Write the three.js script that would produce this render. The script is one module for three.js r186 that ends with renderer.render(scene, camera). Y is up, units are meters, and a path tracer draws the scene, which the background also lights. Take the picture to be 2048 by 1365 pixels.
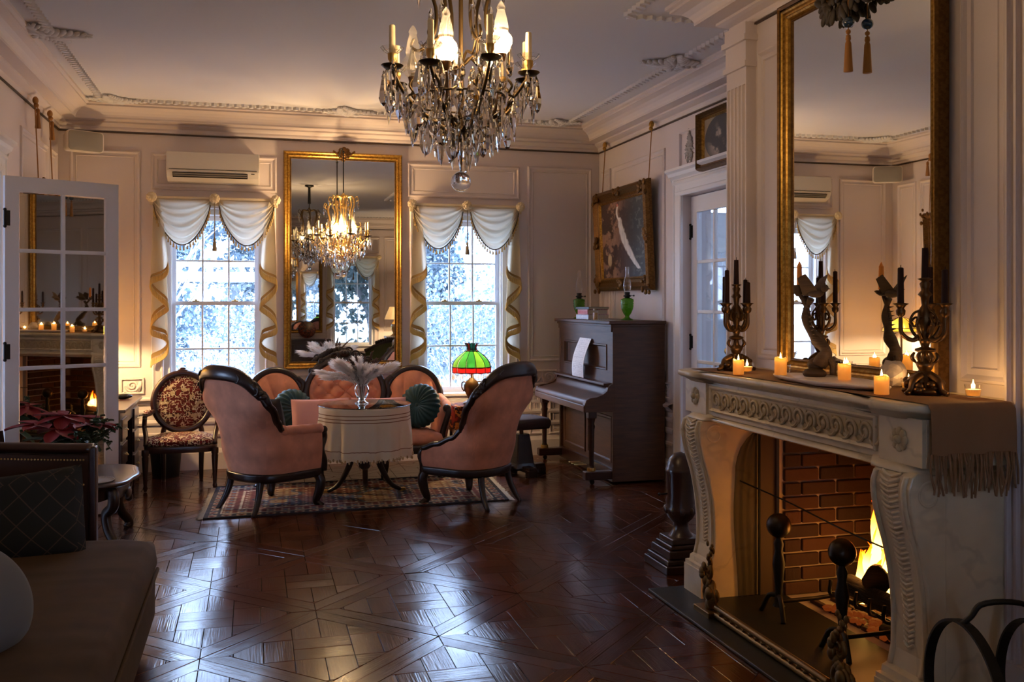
import * as THREE from 'three';
import { mergeGeometries } from 'three/addons/utils/BufferGeometryUtils.js';
import { RoundedBoxGeometry } from 'three/addons/geometries/RoundedBoxGeometry.js';

// ---------- camera, sky, sun, exposure ----------
const scene = new THREE.Scene();
const F = 1900, YAW = Math.atan(519 / 1900);
const camera = new THREE.PerspectiveCamera(2 * Math.atan(682.5 / F) * 180 / Math.PI, 2048 / 1365, 0.05, 200);
camera.position.set(0, 1.5, 0);
camera.rotation.y = -YAW;
camera.setViewOffset(2048, 1365, 0, 77.5, 2048, 1365);
const renderer = new THREE.WebGLRenderer({ antialias: true });
renderer.toneMapping = THREE.LinearToneMapping;
renderer.toneMappingExposure = 1.06;
renderer.shadowMap.enabled = true;
scene.background = new THREE.Color().setRGB(7.6, 10.4, 16.2);
const sun = new THREE.DirectionalLight(new THREE.Color().setRGB(1, 0.95, 0.88), 9);
sun.position.set(-20, 17, 5); sun.castShadow = true;
Object.assign(sun.shadow.camera, { left: -25, right: 25, top: 25, bottom: -25, near: 1, far: 80 });
scene.add(sun);

// ---------- helpers ----------
let seed = 7;
const rnd = () => { seed = (seed * 1664525 + 1013904223) >>> 0; return seed / 4294967296; };
const rr = (a, b) => a + (b - a) * rnd();
const V = (x, y, z) => new THREE.Vector3(x, y, z);
const PI = Math.PI, sin = Math.sin, cos = Math.cos;
const lerp = (a, b, t) => a + (b - a) * t;
const sstep = (a, b, x) => { const t = Math.min(1, Math.max(0, (x - a) / (b - a))); return t * t * (3 - 2 * t); };
const RGB = (r, g, b) => new THREE.Color().setRGB(r, g, b);
function pl(table, x) { // piecewise smooth interpolation of [x, value] pairs
  if (x <= table[0][0]) return table[0][1];
  for (let i = 1; i < table.length; i++) if (x <= table[i][0]) { const [a, p] = table[i - 1], [b, q] = table[i]; const t = (x - a) / (b - a); return lerp(p, q, t * t * (3 - 2 * t)); }
  return table[table.length - 1][1];
}
const used = {};
function numbered(name) { const n = used[name] = (used[name] ?? -1) + 1; return n ? name + '_' + String(n).padStart(3, '0') : name; }
function uvBox(geo) { // uv in metres by the way each face points
  const g = geo.index ? geo.toNonIndexed() : geo;
  const p = g.attributes.position, uv = new Float32Array(p.count * 2), a = V(), b = V(), c = V();
  for (let i = 0; i < p.count; i += 3) {
    a.fromBufferAttribute(p, i); b.fromBufferAttribute(p, i + 1); c.fromBufferAttribute(p, i + 2);
    const n = b.clone().sub(a).cross(c.clone().sub(a)), ax = Math.abs(n.x), ay = Math.abs(n.y), az = Math.abs(n.z);
    [a, b, c].forEach((q, k) => {
      const o = (i + k) * 2;
      if (ax >= ay && ax >= az) { uv[o] = q.z; uv[o + 1] = q.y; } else if (ay >= az) { uv[o] = q.x; uv[o + 1] = q.z; } else { uv[o] = q.x; uv[o + 1] = q.y; }
    });
  }
  g.setAttribute('uv', new THREE.BufferAttribute(uv, 2));
  return g;
}
function merge(list) {
  const l = list.flat(9).filter(Boolean).map((g) => {
    const n = g.index ? g.toNonIndexed() : g;
    if (!n.attributes.uv) n.setAttribute('uv', new THREE.BufferAttribute(new Float32Array(n.attributes.position.count * 2), 2));
    if (!n.attributes.normal) n.computeVertexNormals();
    for (const k of Object.keys(n.attributes)) if (!['position', 'normal', 'uv'].includes(k)) n.deleteAttribute(k);
    return n;
  });
  return l.length === 1 ? l[0] : mergeGeometries(l);
}
function obj(name, geo, mat, parent = scene, keepUV = false) {
  let g = Array.isArray(geo) ? merge(geo) : geo;
  if (!keepUV) g = uvBox(g);
  const m = new THREE.Mesh(g, mat);
  m.name = parent === scene ? numbered(name) : name;
  m.castShadow = m.receiveShadow = true;
  parent.add(m);
  return m;
}
function tag(o, label, category, group) { Object.assign(o.userData, { label, category }); if (group) o.userData.group = group; return o; }
function thing(name, label, category, [x, y, z] = [0, 0, 0], turn = 0, group) {
  const o = new THREE.Group(); o.name = numbered(name); scene.add(o); o.position.set(x, y, z); o.rotation.y = turn;
  return tag(o, label, category, group);
}
function dup(root, [x, y, z], turn, label) {
  const r = root.clone(); r.name = numbered(root.name.replace(/_\d{3}$/, '')); scene.add(r); r.position.set(x, y, z); r.rotation.y = turn;
  r.userData = { ...root.userData, label }; return r;
}
function struct(name, geo, mat, parent = scene, keepUV) { const m = obj(name, geo, mat, parent, keepUV); if (parent === scene) m.userData.kind = 'structure'; return m; }
function sgroup(name) { const g = new THREE.Group(); g.name = name; g.userData.kind = 'structure'; scene.add(g); return g; }
const stuff = (m) => { m.userData.kind = 'stuff'; return m; };
// geometry builders
const box = (w, h, d, x = 0, y = 0, z = 0) => new THREE.BoxGeometry(w, h, d).translate(x, y, z);
const span = (x0, x1, y0, y1, z0, z1) => box(Math.abs(x1 - x0), Math.abs(y1 - y0), Math.abs(z1 - z0), (x0 + x1) / 2, (y0 + y1) / 2, (z0 + z1) / 2);
const rbox = (w, h, d, x = 0, y = 0, z = 0, r = 0.005, s = 2) => new RoundedBoxGeometry(w, h, d, s, Math.min(r, w / 2.01, h / 2.01, d / 2.01)).translate(x, y, z);
const cyl = (r0, r1, h, x = 0, y = 0, z = 0, s = 16) => new THREE.CylinderGeometry(r1, r0, h, s).translate(x, y + h / 2, z); // r0 at the bottom
const ball = (r, x = 0, y = 0, z = 0, sx = 1, sy = 1, sz = 1, s = 14) => new THREE.SphereGeometry(r, s, Math.max(6, Math.round(s * 0.7))).scale(sx, sy, sz).translate(x, y, z);
const lathe = (prof, s = 20) => new THREE.LatheGeometry(prof.map(([r, y]) => new THREE.Vector2(Math.max(r, 1e-4), y)), s);
function loft(rows, closed = false, caps = false) { // rows of points, each row as long as the next
  const n = rows[0].length, pos = [], idx = [], m = rows.length;
  for (const r of rows) for (const p of r) pos.push(p.x, p.y, p.z);
  const w = closed ? n : n - 1;
  for (let i = 0; i < m - 1; i++) for (let j = 0; j < w; j++) {
    const a = i * n + j, b = i * n + (j + 1) % n, c = a + n, d = (i + 1) * n + (j + 1) % n;
    idx.push(a, b, c, b, d, c);
  }
  if (caps) for (const [i, flip] of [[0, true], [m - 1, false]]) {
    const c = pos.length / 3, mid = V(); rows[i].forEach((p) => mid.add(p)); mid.multiplyScalar(1 / n); pos.push(mid.x, mid.y, mid.z);
    for (let j = 0; j < w; j++) { const a = i * n + j, b = i * n + (j + 1) % n; flip ? idx.push(c, b, a) : idx.push(c, a, b); }
  }
  const g = new THREE.BufferGeometry();
  g.setAttribute('position', new THREE.Float32BufferAttribute(pos, 3)); g.setIndex(idx); g.computeVertexNormals();
  return g;
}
// swept round or oval bar through points; r: number or function of t (0..1) giving number or [across, up]
function tube(pts, r = 0.01, n = 24, k = 8, closed = false) {
  const P = pts.map((p) => (Array.isArray(p) ? V(...p) : p));
  const curve = P.length > 2 ? new THREE.CatmullRomCurve3(P, closed, 'centripetal') : new THREE.LineCurve3(P[0], P[1]);
  const rows = []; let up = null;
  for (let i = 0; i <= n; i++) {
    const t = i / n, c = curve.getPoint(t), T = curve.getTangent(t);
    if (!up) { up = Math.abs(T.y) < 0.9 ? V(0, 1, 0) : V(1, 0, 0); }
    up = up.clone().addScaledVector(T, -up.dot(T)).normalize();
    const side = T.clone().cross(up), q = typeof r === 'function' ? r(t) : r, [a, b] = Array.isArray(q) ? q : [q, q], row = [];
    for (let j = 0; j < k; j++) { const f = j / k * 2 * PI; row.push(c.clone().addScaledVector(side, cos(f) * a).addScaledVector(up, sin(f) * b)); }
    rows.push(row);
  }
  return loft(rows, true, !closed);
}
// mitred moulding round a rectangle in the xy plane; prof: [inward, out] pairs
function frameRing(x0, x1, y0, y1, prof, closeProf = false) {
  const rows = [...prof, ...(closeProf ? [prof[0]] : [])].map(([d, z]) => [V(x0 + d, y0 + d, z), V(x1 - d, y0 + d, z), V(x1 - d, y1 - d, z), V(x0 + d, y1 - d, z)]);
  const out = [];
  for (let i = 0; i < rows.length - 1; i++) for (let j = 0; j < 4; j++) {
    const a = rows[i][j], b = rows[i][(j + 1) % 4], c = rows[i + 1][(j + 1) % 4], d = rows[i + 1][j];
    out.push(a, b, c, a, c, d);
  }
  const g = new THREE.BufferGeometry().setFromPoints(out); g.computeVertexNormals(); return g;
}
// moulding round a closed floor plan (axis-parallel polygon, anticlockwise from above seen with z down); prof: [inward, y]
function planRing(poly, prof, skip = () => false) {
  const n = poly.length, off = (d) => poly.map(([x, z], i) => {
    const [px, pz] = poly[(i + n - 1) % n], [qx, qz] = poly[(i + 1) % n];
    const a = V(x - px, 0, z - pz).normalize(), b = V(qx - x, 0, qz - z).normalize();
    return [x - (a.z + b.z) * d, z + (a.x + b.x) * d];
  });
  const out = [], rows = prof.map(([d, y]) => off(d).map(([x, z]) => V(x, y, z)));
  for (let i = 0; i < rows.length - 1; i++) for (let j = 0; j < n; j++) {
    if (skip(j)) continue;
    const a = rows[i][j], b = rows[i][(j + 1) % n], c = rows[i + 1][(j + 1) % n], d = rows[i + 1][j];
    out.push(a, c, b, a, d, c);
  }
  const g = new THREE.BufferGeometry().setFromPoints(out); g.computeVertexNormals(); return g;
}
function extrude(pts, depth, bevel = 0, holes = []) {
  const s = pts.isShape ? pts : new THREE.Shape(pts.map(([x, y]) => new THREE.Vector2(x, y)));
  for (const h of holes) s.holes.push(new THREE.Path(h.map(([x, y]) => new THREE.Vector2(x, y))));
  return new THREE.ExtrudeGeometry(s, { depth, bevelEnabled: bevel > 0, bevelSize: bevel, bevelThickness: bevel, bevelOffset: -bevel, bevelSegments: 2, curveSegments: 12 });
}
const rect = (x0, x1, y0, y1) => [[x0, y0], [x1, y0], [x1, y1], [x0, y1]];
const spiral = (r0, turns, n = 30, dir = 1, a0 = 0) => Array.from({ length: n + 1 }, (_, i) => { const t = i / n, a = a0 + dir * t * turns * 2 * PI, r = r0 * (1 - t) + 0.12 * r0; return [cos(a) * r, sin(a) * r]; });
function onWall(g, side) { // turn geometry made in xy, facing +z, to a wall: 'back' stays; 'right' faces -x; 'left' faces +x; 'rear' faces -z. x then is measured along +z for right/left as given
  if (side === 'right') return g.rotateY(-PI / 2);
  if (side === 'left') return g.rotateY(PI / 2);
  if (side === 'rear') return g.rotateY(PI);
  return g;
}

// ---------- textures ----------
const hash = (x, y, s) => { let h = (x * 374761393 + y * 668265263 + s * 2147483647) | 0; h = Math.imul(h ^ (h >>> 13), 1274126177); return ((h ^ (h >>> 16)) >>> 0) / 4294967296; };
function vnoise(x, y, px, py, s) {
  const xi = Math.floor(x), yi = Math.floor(y), fx = x - xi, fy = y - yi, u = fx * fx * (3 - 2 * fx), v = fy * fy * (3 - 2 * fy);
  const h = (a, b) => hash(((a % px) + px) % px, ((b % py) + py) % py, s);
  return lerp(lerp(h(xi, yi), h(xi + 1, yi), u), lerp(h(xi, yi + 1), h(xi + 1, yi + 1), u), v);
}
function fbm(x, y, px, py, s, o = 4) { let a = 0, w = 0.5, t = 0; for (let i = 0; i < o; i++) { a += w * vnoise(x * (1 << i), y * (1 << i), px << i, py << i, s + i); t += w; w *= 0.5; } return a / t; }
function tex(n, fn, rep = 1, srgb = true, m = n) {
  const d = new Uint8Array(n * m * 4);
  for (let j = 0; j < m; j++) for (let i = 0; i < n; i++) { const c = fn(i / n, j / m), o = (j * n + i) * 4; const q = Array.isArray(c) ? c : [c, c, c]; d[o] = q[0]; d[o + 1] = q[1]; d[o + 2] = q[2]; d[o + 3] = 255; }
  const t = new THREE.DataTexture(d, n, m, THREE.RGBAFormat);
  t.wrapS = t.wrapT = THREE.RepeatWrapping; t.magFilter = THREE.LinearFilter; t.minFilter = THREE.LinearMipmapLinearFilter; t.generateMipmaps = true;
  if (srgb) t.colorSpace = THREE.SRGBColorSpace;
  if (Array.isArray(rep)) t.repeat.set(...rep); else t.repeat.set(rep, rep);
  t.needsUpdate = true; return t;
}
const mixc = (a, b, t) => [lerp(a[0], b[0], t), lerp(a[1], b[1], t), lerp(a[2], b[2], t)];
const T = {};
T.grain = tex(512, (u, v) => { const w = fbm(u * 6, v * 40, 6, 40, 3, 3), f = fbm(u * 10, v * 160, 10, 160, 9, 2); const k = 0.55 * w + 0.45 * f; return [150 + 105 * k, 150 + 105 * k, 150 + 105 * k]; }, 1.2);
T.grainB = tex(512, (u, v) => 255 * (0.5 * fbm(u * 5, v * 60, 5, 60, 21, 3) + 0.5 * fbm(u * 12, v * 200, 12, 200, 29, 2)), 1.2, false);
T.rough = tex(512, (u, v) => 110 + 145 * fbm(u * 8, v * 8, 8, 8, 41, 5), 1, false);
T.plaster = tex(256, (u, v) => 255 * fbm(u * 16, v * 16, 16, 16, 51, 4), 2, false);
T.velvet = tex(256, (u, v) => { const k = 0.8 + 0.2 * fbm(u * 5, v * 5, 5, 5, 61, 5); return [255 * k, 255 * k, 255 * k]; }, 3);
T.weave = tex(128, (u, v) => 128 + 100 * sin(u * 2 * PI * 32) * sin(v * 2 * PI * 32), 10, false);
T.marble = tex(512, (u, v) => { const n = fbm(u * 4, v * 4, 4, 4, 71, 5), m = Math.abs(sin((u * 2 + v * 3 + n * 2.2) * PI)); const k = 0.93 + 0.07 * sstep(0.02, 0.25, m) - 0.12 * fbm(u * 12, v * 12, 12, 12, 77, 3); return [250 * k, 240 * k, 218 * k]; }, 0.9);
T.gold = tex(256, (u, v) => { const k = fbm(u * 10, v * 10, 10, 10, 81, 5); return mixc([206, 176, 116], [250, 224, 166], sstep(0.3, 0.65, k)); }, 9);
const M = {};
const std = (o) => new THREE.MeshStandardMaterial({ side: THREE.DoubleSide, ...o });
const phy = (o) => new THREE.MeshPhysicalMaterial({ side: THREE.DoubleSide, ...o });
M.wall = std({ color: RGB(0.66, 0.575, 0.555), roughness: 0.55, bumpMap: T.plaster, bumpScale: 0.0004 });
M.ceil = std({ color: RGB(0.66, 0.64, 0.66), roughness: 0.85, bumpMap: T.plaster, bumpScale: 0.0004 });
M.white = std({ color: RGB(0.80, 0.78, 0.78), roughness: 0.4 });
M.sash = std({ color: RGB(0.75, 0.75, 0.76), roughness: 0.4 });
M.dark = phy({ color: RGB(0.048, 0.014, 0.009), roughness: 0.3, map: T.grain, bumpMap: T.grainB, bumpScale: 0.0003, clearcoat: 0.35, clearcoatRoughness: 0.2 });
M.carved = phy({ color: RGB(0.03, 0.012, 0.009), roughness: 0.32, map: T.grain, clearcoat: 0.3, clearcoatRoughness: 0.25 });
M.piano = phy({ color: RGB(0.12, 0.047, 0.02), roughness: 0.46, map: T.grain, bumpMap: T.grainB, bumpScale: 0.0002, clearcoat: 0.08, clearcoatRoughness: 0.2 });
M.pink = phy({ color: RGB(0.84, 0.36, 0.225), roughness: 0.9, map: T.velvet, sheen: 0.8, sheenColor: RGB(0.8, 0.5, 0.42), sheenRoughness: 0.5 });
M.pinkCushion = phy({ color: RGB(0.74, 0.37, 0.32), roughness: 0.95, bumpMap: T.weave, bumpScale: 0.0015 });
M.teal = phy({ color: RGB(0.006, 0.06, 0.072), roughness: 0.6, map: T.velvet, sheen: 1, sheenColor: RGB(0.05, 0.22, 0.26), sheenRoughness: 0.4 });
M.charcoal = phy({ color: RGB(0.03, 0.035, 0.04), roughness: 0.95, bumpMap: T.weave, bumpScale: 0.0015 });
M.gold = std({ color: RGB(0.50, 0.37, 0.155), map: T.gold, metalness: 0.8, roughness: 0.36, bumpMap: T.rough, bumpScale: 0.0005 });
M.goldDark = std({ color: RGB(0.17, 0.105, 0.045), map: T.gold, metalness: 0.6, roughness: 0.45 });
M.bronze = std({ color: RGB(0.105, 0.055, 0.024), metalness: 0.85, roughness: 0.38, bumpMap: T.rough, bumpScale: 0.001 });
M.brass = std({ color: RGB(0.65, 0.42, 0.14), metalness: 0.9, roughness: 0.3 });
M.iron = std({ color: RGB(0.012, 0.011, 0.01), metalness: 0.5, roughness: 0.5 });
M.mirror = std({ color: RGB(0.86, 0.87, 0.86), metalness: 1, roughness: 0.01 });
M.doorMirror = std({ color: RGB(0.80, 0.77, 0.71), metalness: 1, roughness: 0.015 });
M.pane = phy({ color: RGB(1, 1, 1), transmission: 1, thickness: 0, roughness: 0, ior: 1.45 });
M.spire = phy({ color: RGB(0.98, 0.95, 0.9), transmission: 1, thickness: 0, roughness: 0.26, ior: 1.7 });
M.fixture = std({ color: RGB(0.055, 0.034, 0.014), metalness: 0.8, roughness: 0.45 });
M.thinGlass = phy({ color: RGB(0.97, 0.96, 0.94), transmission: 1, thickness: 0, roughness: 0.03, ior: 1.6 });
M.crystal = phy({ color: RGB(1, 1, 1), transmission: 1, thickness: 0.02, roughness: 0, ior: 1.5 });
M.solidCrystal = phy({ color: RGB(1, 1, 1), transmission: 1, thickness: 0.05, roughness: 0, ior: 1.5 });
M.glass = phy({ color: RGB(1, 1, 1), transmission: 1, thickness: 0.01, roughness: 0.0, ior: 1.45 });
M.marble = phy({ color: RGB(0.82, 0.75, 0.63), map: T.marble, roughness: 0.35, clearcoat: 0.1 });
M.wax = phy({ color: RGB(0.95, 0.72, 0.36), roughness: 0.9, transmission: 0.55, thickness: 0 });
M.ivory = std({ color: RGB(0.8, 0.66, 0.42), roughness: 0.5 });
M.redwax = phy({ color: RGB(0.022, 0.008, 0.007), roughness: 0.6, specularIntensity: 0.3 });
M.flame = new THREE.MeshStandardMaterial({ color: 0x000000, emissive: RGB(1, 0.62, 0.22), emissiveIntensity: 14 });
M.bulb = new THREE.MeshStandardMaterial({ color: 0x000000, emissive: RGB(1, 0.68, 0.34), emissiveIntensity: 14 });
M.cream = phy({ color: RGB(0.78, 0.70, 0.55), roughness: 1, transmission: 0.6, thickness: 0 });
M.creamThick = std({ color: RGB(0.66, 0.54, 0.36), roughness: 0.95 });
M.trim = std({ color: RGB(0.33, 0.20, 0.065), roughness: 0.85 });
M.fringe = std({ color: RGB(0.58, 0.40, 0.15), roughness: 0.8 });
M.cord = std({ color: RGB(0.30, 0.13, 0.03), roughness: 0.8 });
function lamp(color, power, x, y, z, radius = 1) { const l = new THREE.PointLight(color, power, 0, 2); l.position.set(x, y, z); l.castShadow = true; l.shadow.radius = radius; scene.add(l); return l; }
const WARM = RGB(1, 0.68, 0.36), AMBER = RGB(1, 0.55, 0.18);
// ---------- room shell ----------
const XL = -1.62, XR = 3.35, ZB = -8.95, ZF = 1.65, HC = 3.21, XC = 2.6, ZC0 = -4.8, ZC1 = -2.5;
const POLY = [[XL, ZB], [XR, ZB], [XR, ZC0], [XC, ZC0], [XC, ZC1], [XR, ZC1], [XR, ZF], [XL, ZF]];
const PANEL = [[0, 0], [0.004, 0.014], [0.014, 0.018], [0.022, 0.012], [0.03, 0.004], [0.05, 0.004], [0.054, 0.008], [0.06, 0]];
const WIN = { half: 0.435, y0: 0.62, y1: 2.34 };
const WX = [-0.324, 1.967];
function wallShape(x0, x1, y0, y1, notches, holes) {
  const o = [[x0, y0]];
  for (const [a, b, t] of notches.sort((p, q) => p[0] - q[0])) o.push([a, y0], [a, t], [b, t], [b, y0]);
  o.push([x1, y0], [x1, y1], [x0, y1]);
  return extrude(o, 0.25, 0, holes).translate(0, 0, -0.25);
}
const winHole = (c) => rect(c - WIN.half, c + WIN.half, WIN.y0, WIN.y1);
// walls
const wallBack = struct('wall_back', wallShape(XL - 0.25, XR + 0.25, -0.05, HC + 0.1, [], WX.map(winHole)).translate(0, 0, ZB), M.wall);
const wallRear = struct('wall_rear', onWall(wallShape(-XR - 0.25, -XL + 0.25, -0.05, HC + 0.1, [], WX.map((c) => winHole(-c))), 'rear').translate(0, 0, ZF), M.wall);
const DR = [-7.03, -6.27, 2.36], DL = [5.42, 6.92, 2.36];
const wallRight = struct('wall_right', onWall(wallShape(ZB, ZF, -0.05, HC + 0.1, [DR], []), 'right').translate(XR, 0, 0), M.wall);
const wallLeft = struct('wall_left', onWall(wallShape(-ZF, -ZB, -0.05, HC + 0.1, [DL], []), 'left').translate(XL, 0, 0), M.wall);
const ceiling = struct('ceiling', span(XL - 0.25, XR + 0.25, HC, HC + 0.2, ZB - 0.25, ZF + 0.25), M.ceil);
// chimney breast, its firebox opening towards -x
const FB = { z0: -4.31, z1: -3.0, h: 0.90 };
const chimney = struct('wall_chimney', onWall(extrude([[ZC0, 0], [FB.z0, 0], [FB.z0, FB.h], [FB.z1, FB.h], [FB.z1, 0], [ZC1, 0], [ZC1, HC], [ZC0, HC]], 0.75).translate(0, 0, -0.75), 'right').translate(XC, 0, 0), M.wall);
// cornice, picture rail, dado cap and baseboard
const CORN = [[0, 2.998], [0.012, 3.0], [0.02, 3.018], [0.02, 3.035], [0.055, 3.048], [0.075, 3.058], [0.075, 3.072], [0.165, 3.078], [0.165, 3.094], [0.172, 3.11], [0.19, 3.132], [0.22, 3.152], [0.262, 3.166], [0.27, 3.168], [0.27, 3.182], [0.29, 3.19], [0.29, HC]];
struct('trim_1', planRing(POLY, CORN), M.wall).name = 'trim_1';
struct('trim_2', planRing(POLY, [[0, 2.984], [0.016, 2.984], [0.016, 2.993], [0, 2.993]]), std({ color: RGB(0.05, 0.028, 0.016), roughness: 0.6 })).name = 'trim_2';
const BASE = [[0.022, 0], [0.022, 0.15], [0.016, 0.165], [0.01, 0.185], [0, 0.19]];
const CAP = [[0, 0.585], [0.014, 0.595], [0.016, 0.61], [0.04, 0.625], [0.05, 0.635], [0.05, 0.65], [0.03, 0.658], [0, 0.662]];
function run(wall, name, segs, prof, mat = M.wall, dir = 'back') { // straight moulding runs along one wall, [a, b] in the wall's own x
  const gs = segs.map(([a, b]) => loft([[...prof].map(([d, y]) => V(a, y, d)), [...prof].map(([d, y]) => V(b, y, d))]).toNonIndexed());
  gs.forEach((g) => g.computeVertexNormals());
  const g = onWall(merge(gs), dir), at = { back: [0, 0, ZB], right: [XR, 0, 0], left: [XL, 0, 0], rear: [0, 0, ZF] }[dir];
  return struct(name, g.translate(...at), mat, wall);
}
const PIC = [[0, 0.40], [0.01, 0.405], [0.01, 0.42], [0, 0.425]];
const W = { back: wallBack, right: wallRight, left: wallLeft, rear: wallRear };
const CASE = 0.53;
const backSegs = [[XL, WX[0] - CASE], [WX[0] + CASE, WX[1] - CASE], [WX[1] + CASE, XR]];
const full = { back: [[XL, XR]], right: [[ZB, -7.2], [-6.1, ZC0], [ZC1, ZF]], left: [[-ZF, 5.26], [7.08, -ZB]], rear: [[-XR, -XL]] };
const capSegs = { back: backSegs, right: full.right, left: full.left, rear: backSegs.map(([a, b]) => [-b, -a]) };
for (const k of Object.keys(W)) {
  run(W[k], 'baseboard', full[k], BASE, M.wall, k).name = 'baseboard_' + k;
  run(W[k], 'dado_cap', capSegs[k], CAP, M.wall, k);
  run(W[k], 'dado_moulding', full[k], [[0, 0.505], [0.012, 0.51], [0.016, 0.525], [0.012, 0.54], [0, 0.545]], M.wall, k);
  run(W[k], 'dado_moulding', full[k], [[0, 0.405], [0.014, 0.41], [0.02, 0.43], [0.012, 0.45], [0, 0.455]], M.wall, k);
  run(W[k], 'dado_moulding', full[k], [[0, 0.29], [0.014, 0.295], [0.02, 0.315], [0.012, 0.335], [0, 0.34]], M.wall, k);
}
// raised panel frames on the walls: [x0, x1, y0, y1] in the wall's own x
function panels(k, list, mat = M.wall) {
  const at = { back: [0, 0, ZB], right: [XR, 0, 0], left: [XL, 0, 0], rear: [0, 0, ZF] }[k];
  for (const [a, b, c, d] of list) struct('panel_moulding', onWall(frameRing(a, b, c, d, PANEL), k).translate(...at), mat, W[k]);
}
const bp = [[-1.53, -0.95, 0.925, 2.835], [-0.866, 0.215, 2.50, 2.825], [1.418, 2.52, 2.50, 2.825], [2.602, 3.27, 0.915, 2.835], [0.265, 1.371, 0.70, 0.84]];
panels('back', bp);
panels('rear', bp.map(([a, b, c, d]) => [-b, -a, c, d]));
panels('right', [[-8.86, -8.62, 0.92, 2.80], [-8.56, -7.36, 0.92, 2.80], [-6.05, -4.9, 0.92, 2.80], [-2.4, -1.35, 0.92, 2.80], [-0.05, 1.5, 0.92, 2.80]]);
panels('left', [[7.55, 8.5, 0.92, 2.78], [8.56, 8.86, 0.92, 2.78], [3.7, 4.95, 0.92, 2.78], [1.9, 3.5, 0.92, 2.78], [0.2, 1.7, 0.92, 2.78], [-1.5, 0.1, 0.92, 2.78]]);
// carved scroll plaques in the dado band
function plaque(k, a, b, y0 = 0.69, y1 = 0.835, flip = 1) {
  const at = { back: [0, 0, ZB], right: [XR, 0, 0], left: [XL, 0, 0], rear: [0, 0, ZF] }[k], c = (a + b) / 2, h = (y1 - y0) / 2, y = (y0 + y1) / 2, w = (b - a) / 2;
  const g = [frameRing(a, b, y0, y1, [[0, 0], [0.004, 0.02], [0.014, 0.02], [0.02, 0.008]])];
  const sc = (cx, r, dir, a0) => g.push(tube(spiral(r, 1.9, 30, dir, a0).map(([x, yy]) => [cx + x, y + yy * 0.95, 0.008]), (t) => [0.0085 * (1.1 - t * 0.6), 0.01], 44, 5));
  const n = Math.max(1, Math.round(w / h)), step = 2 * w / n;
  for (let i = 0; i < n; i++) {
    const cx = a + step * (i + 0.5); sc(cx, h * 0.68, flip * (i % 2 ? -1 : 1), flip > 0 ? PI : 0);
    for (let q = 0; q < 4; q++) g.push(tube([[cx + flip * h * (0.3 + q * 0.16), y - h * 0.72, 0.006], [cx + flip * h * (0.62 + q * 0.12), y - h * 0.25 + q * 0.01, 0.012], [cx + flip * h * (0.66 + q * 0.1), y + h * (0.25 + 0.13 * q), 0.006]], (t) => 0.004 + 0.007 * sin(PI * t), 10, 5));
  }
  const pq = struct('carved_plaque', onWall(merge(g), k).translate(...at), M.wall, W[k]); return pq;
}
plaque('back', -1.60, -1.14); plaque('back', -1.12, -0.92, 0.69, 0.835, 1); plaque('back', 2.60, 2.90, 0.69, 0.835, -1); plaque('back', 2.92, 3.3, 0.69, 0.835, -1);
plaque('right', -7.42, -7.24); plaque('right', -8.5, -7.5); plaque('left', 7.6, 8.4, 0.69, 0.835, -1); plaque('left', 2.0, 3.4); plaque('left', 0.3, 1.6);
// wainscot upright panels
panels('back', [[-1.5, -1.0, 0.21, 0.56], [2.62, 2.76, 0.2, 0.62], [2.82, 3.25, 0.2, 0.62]]);

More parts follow.
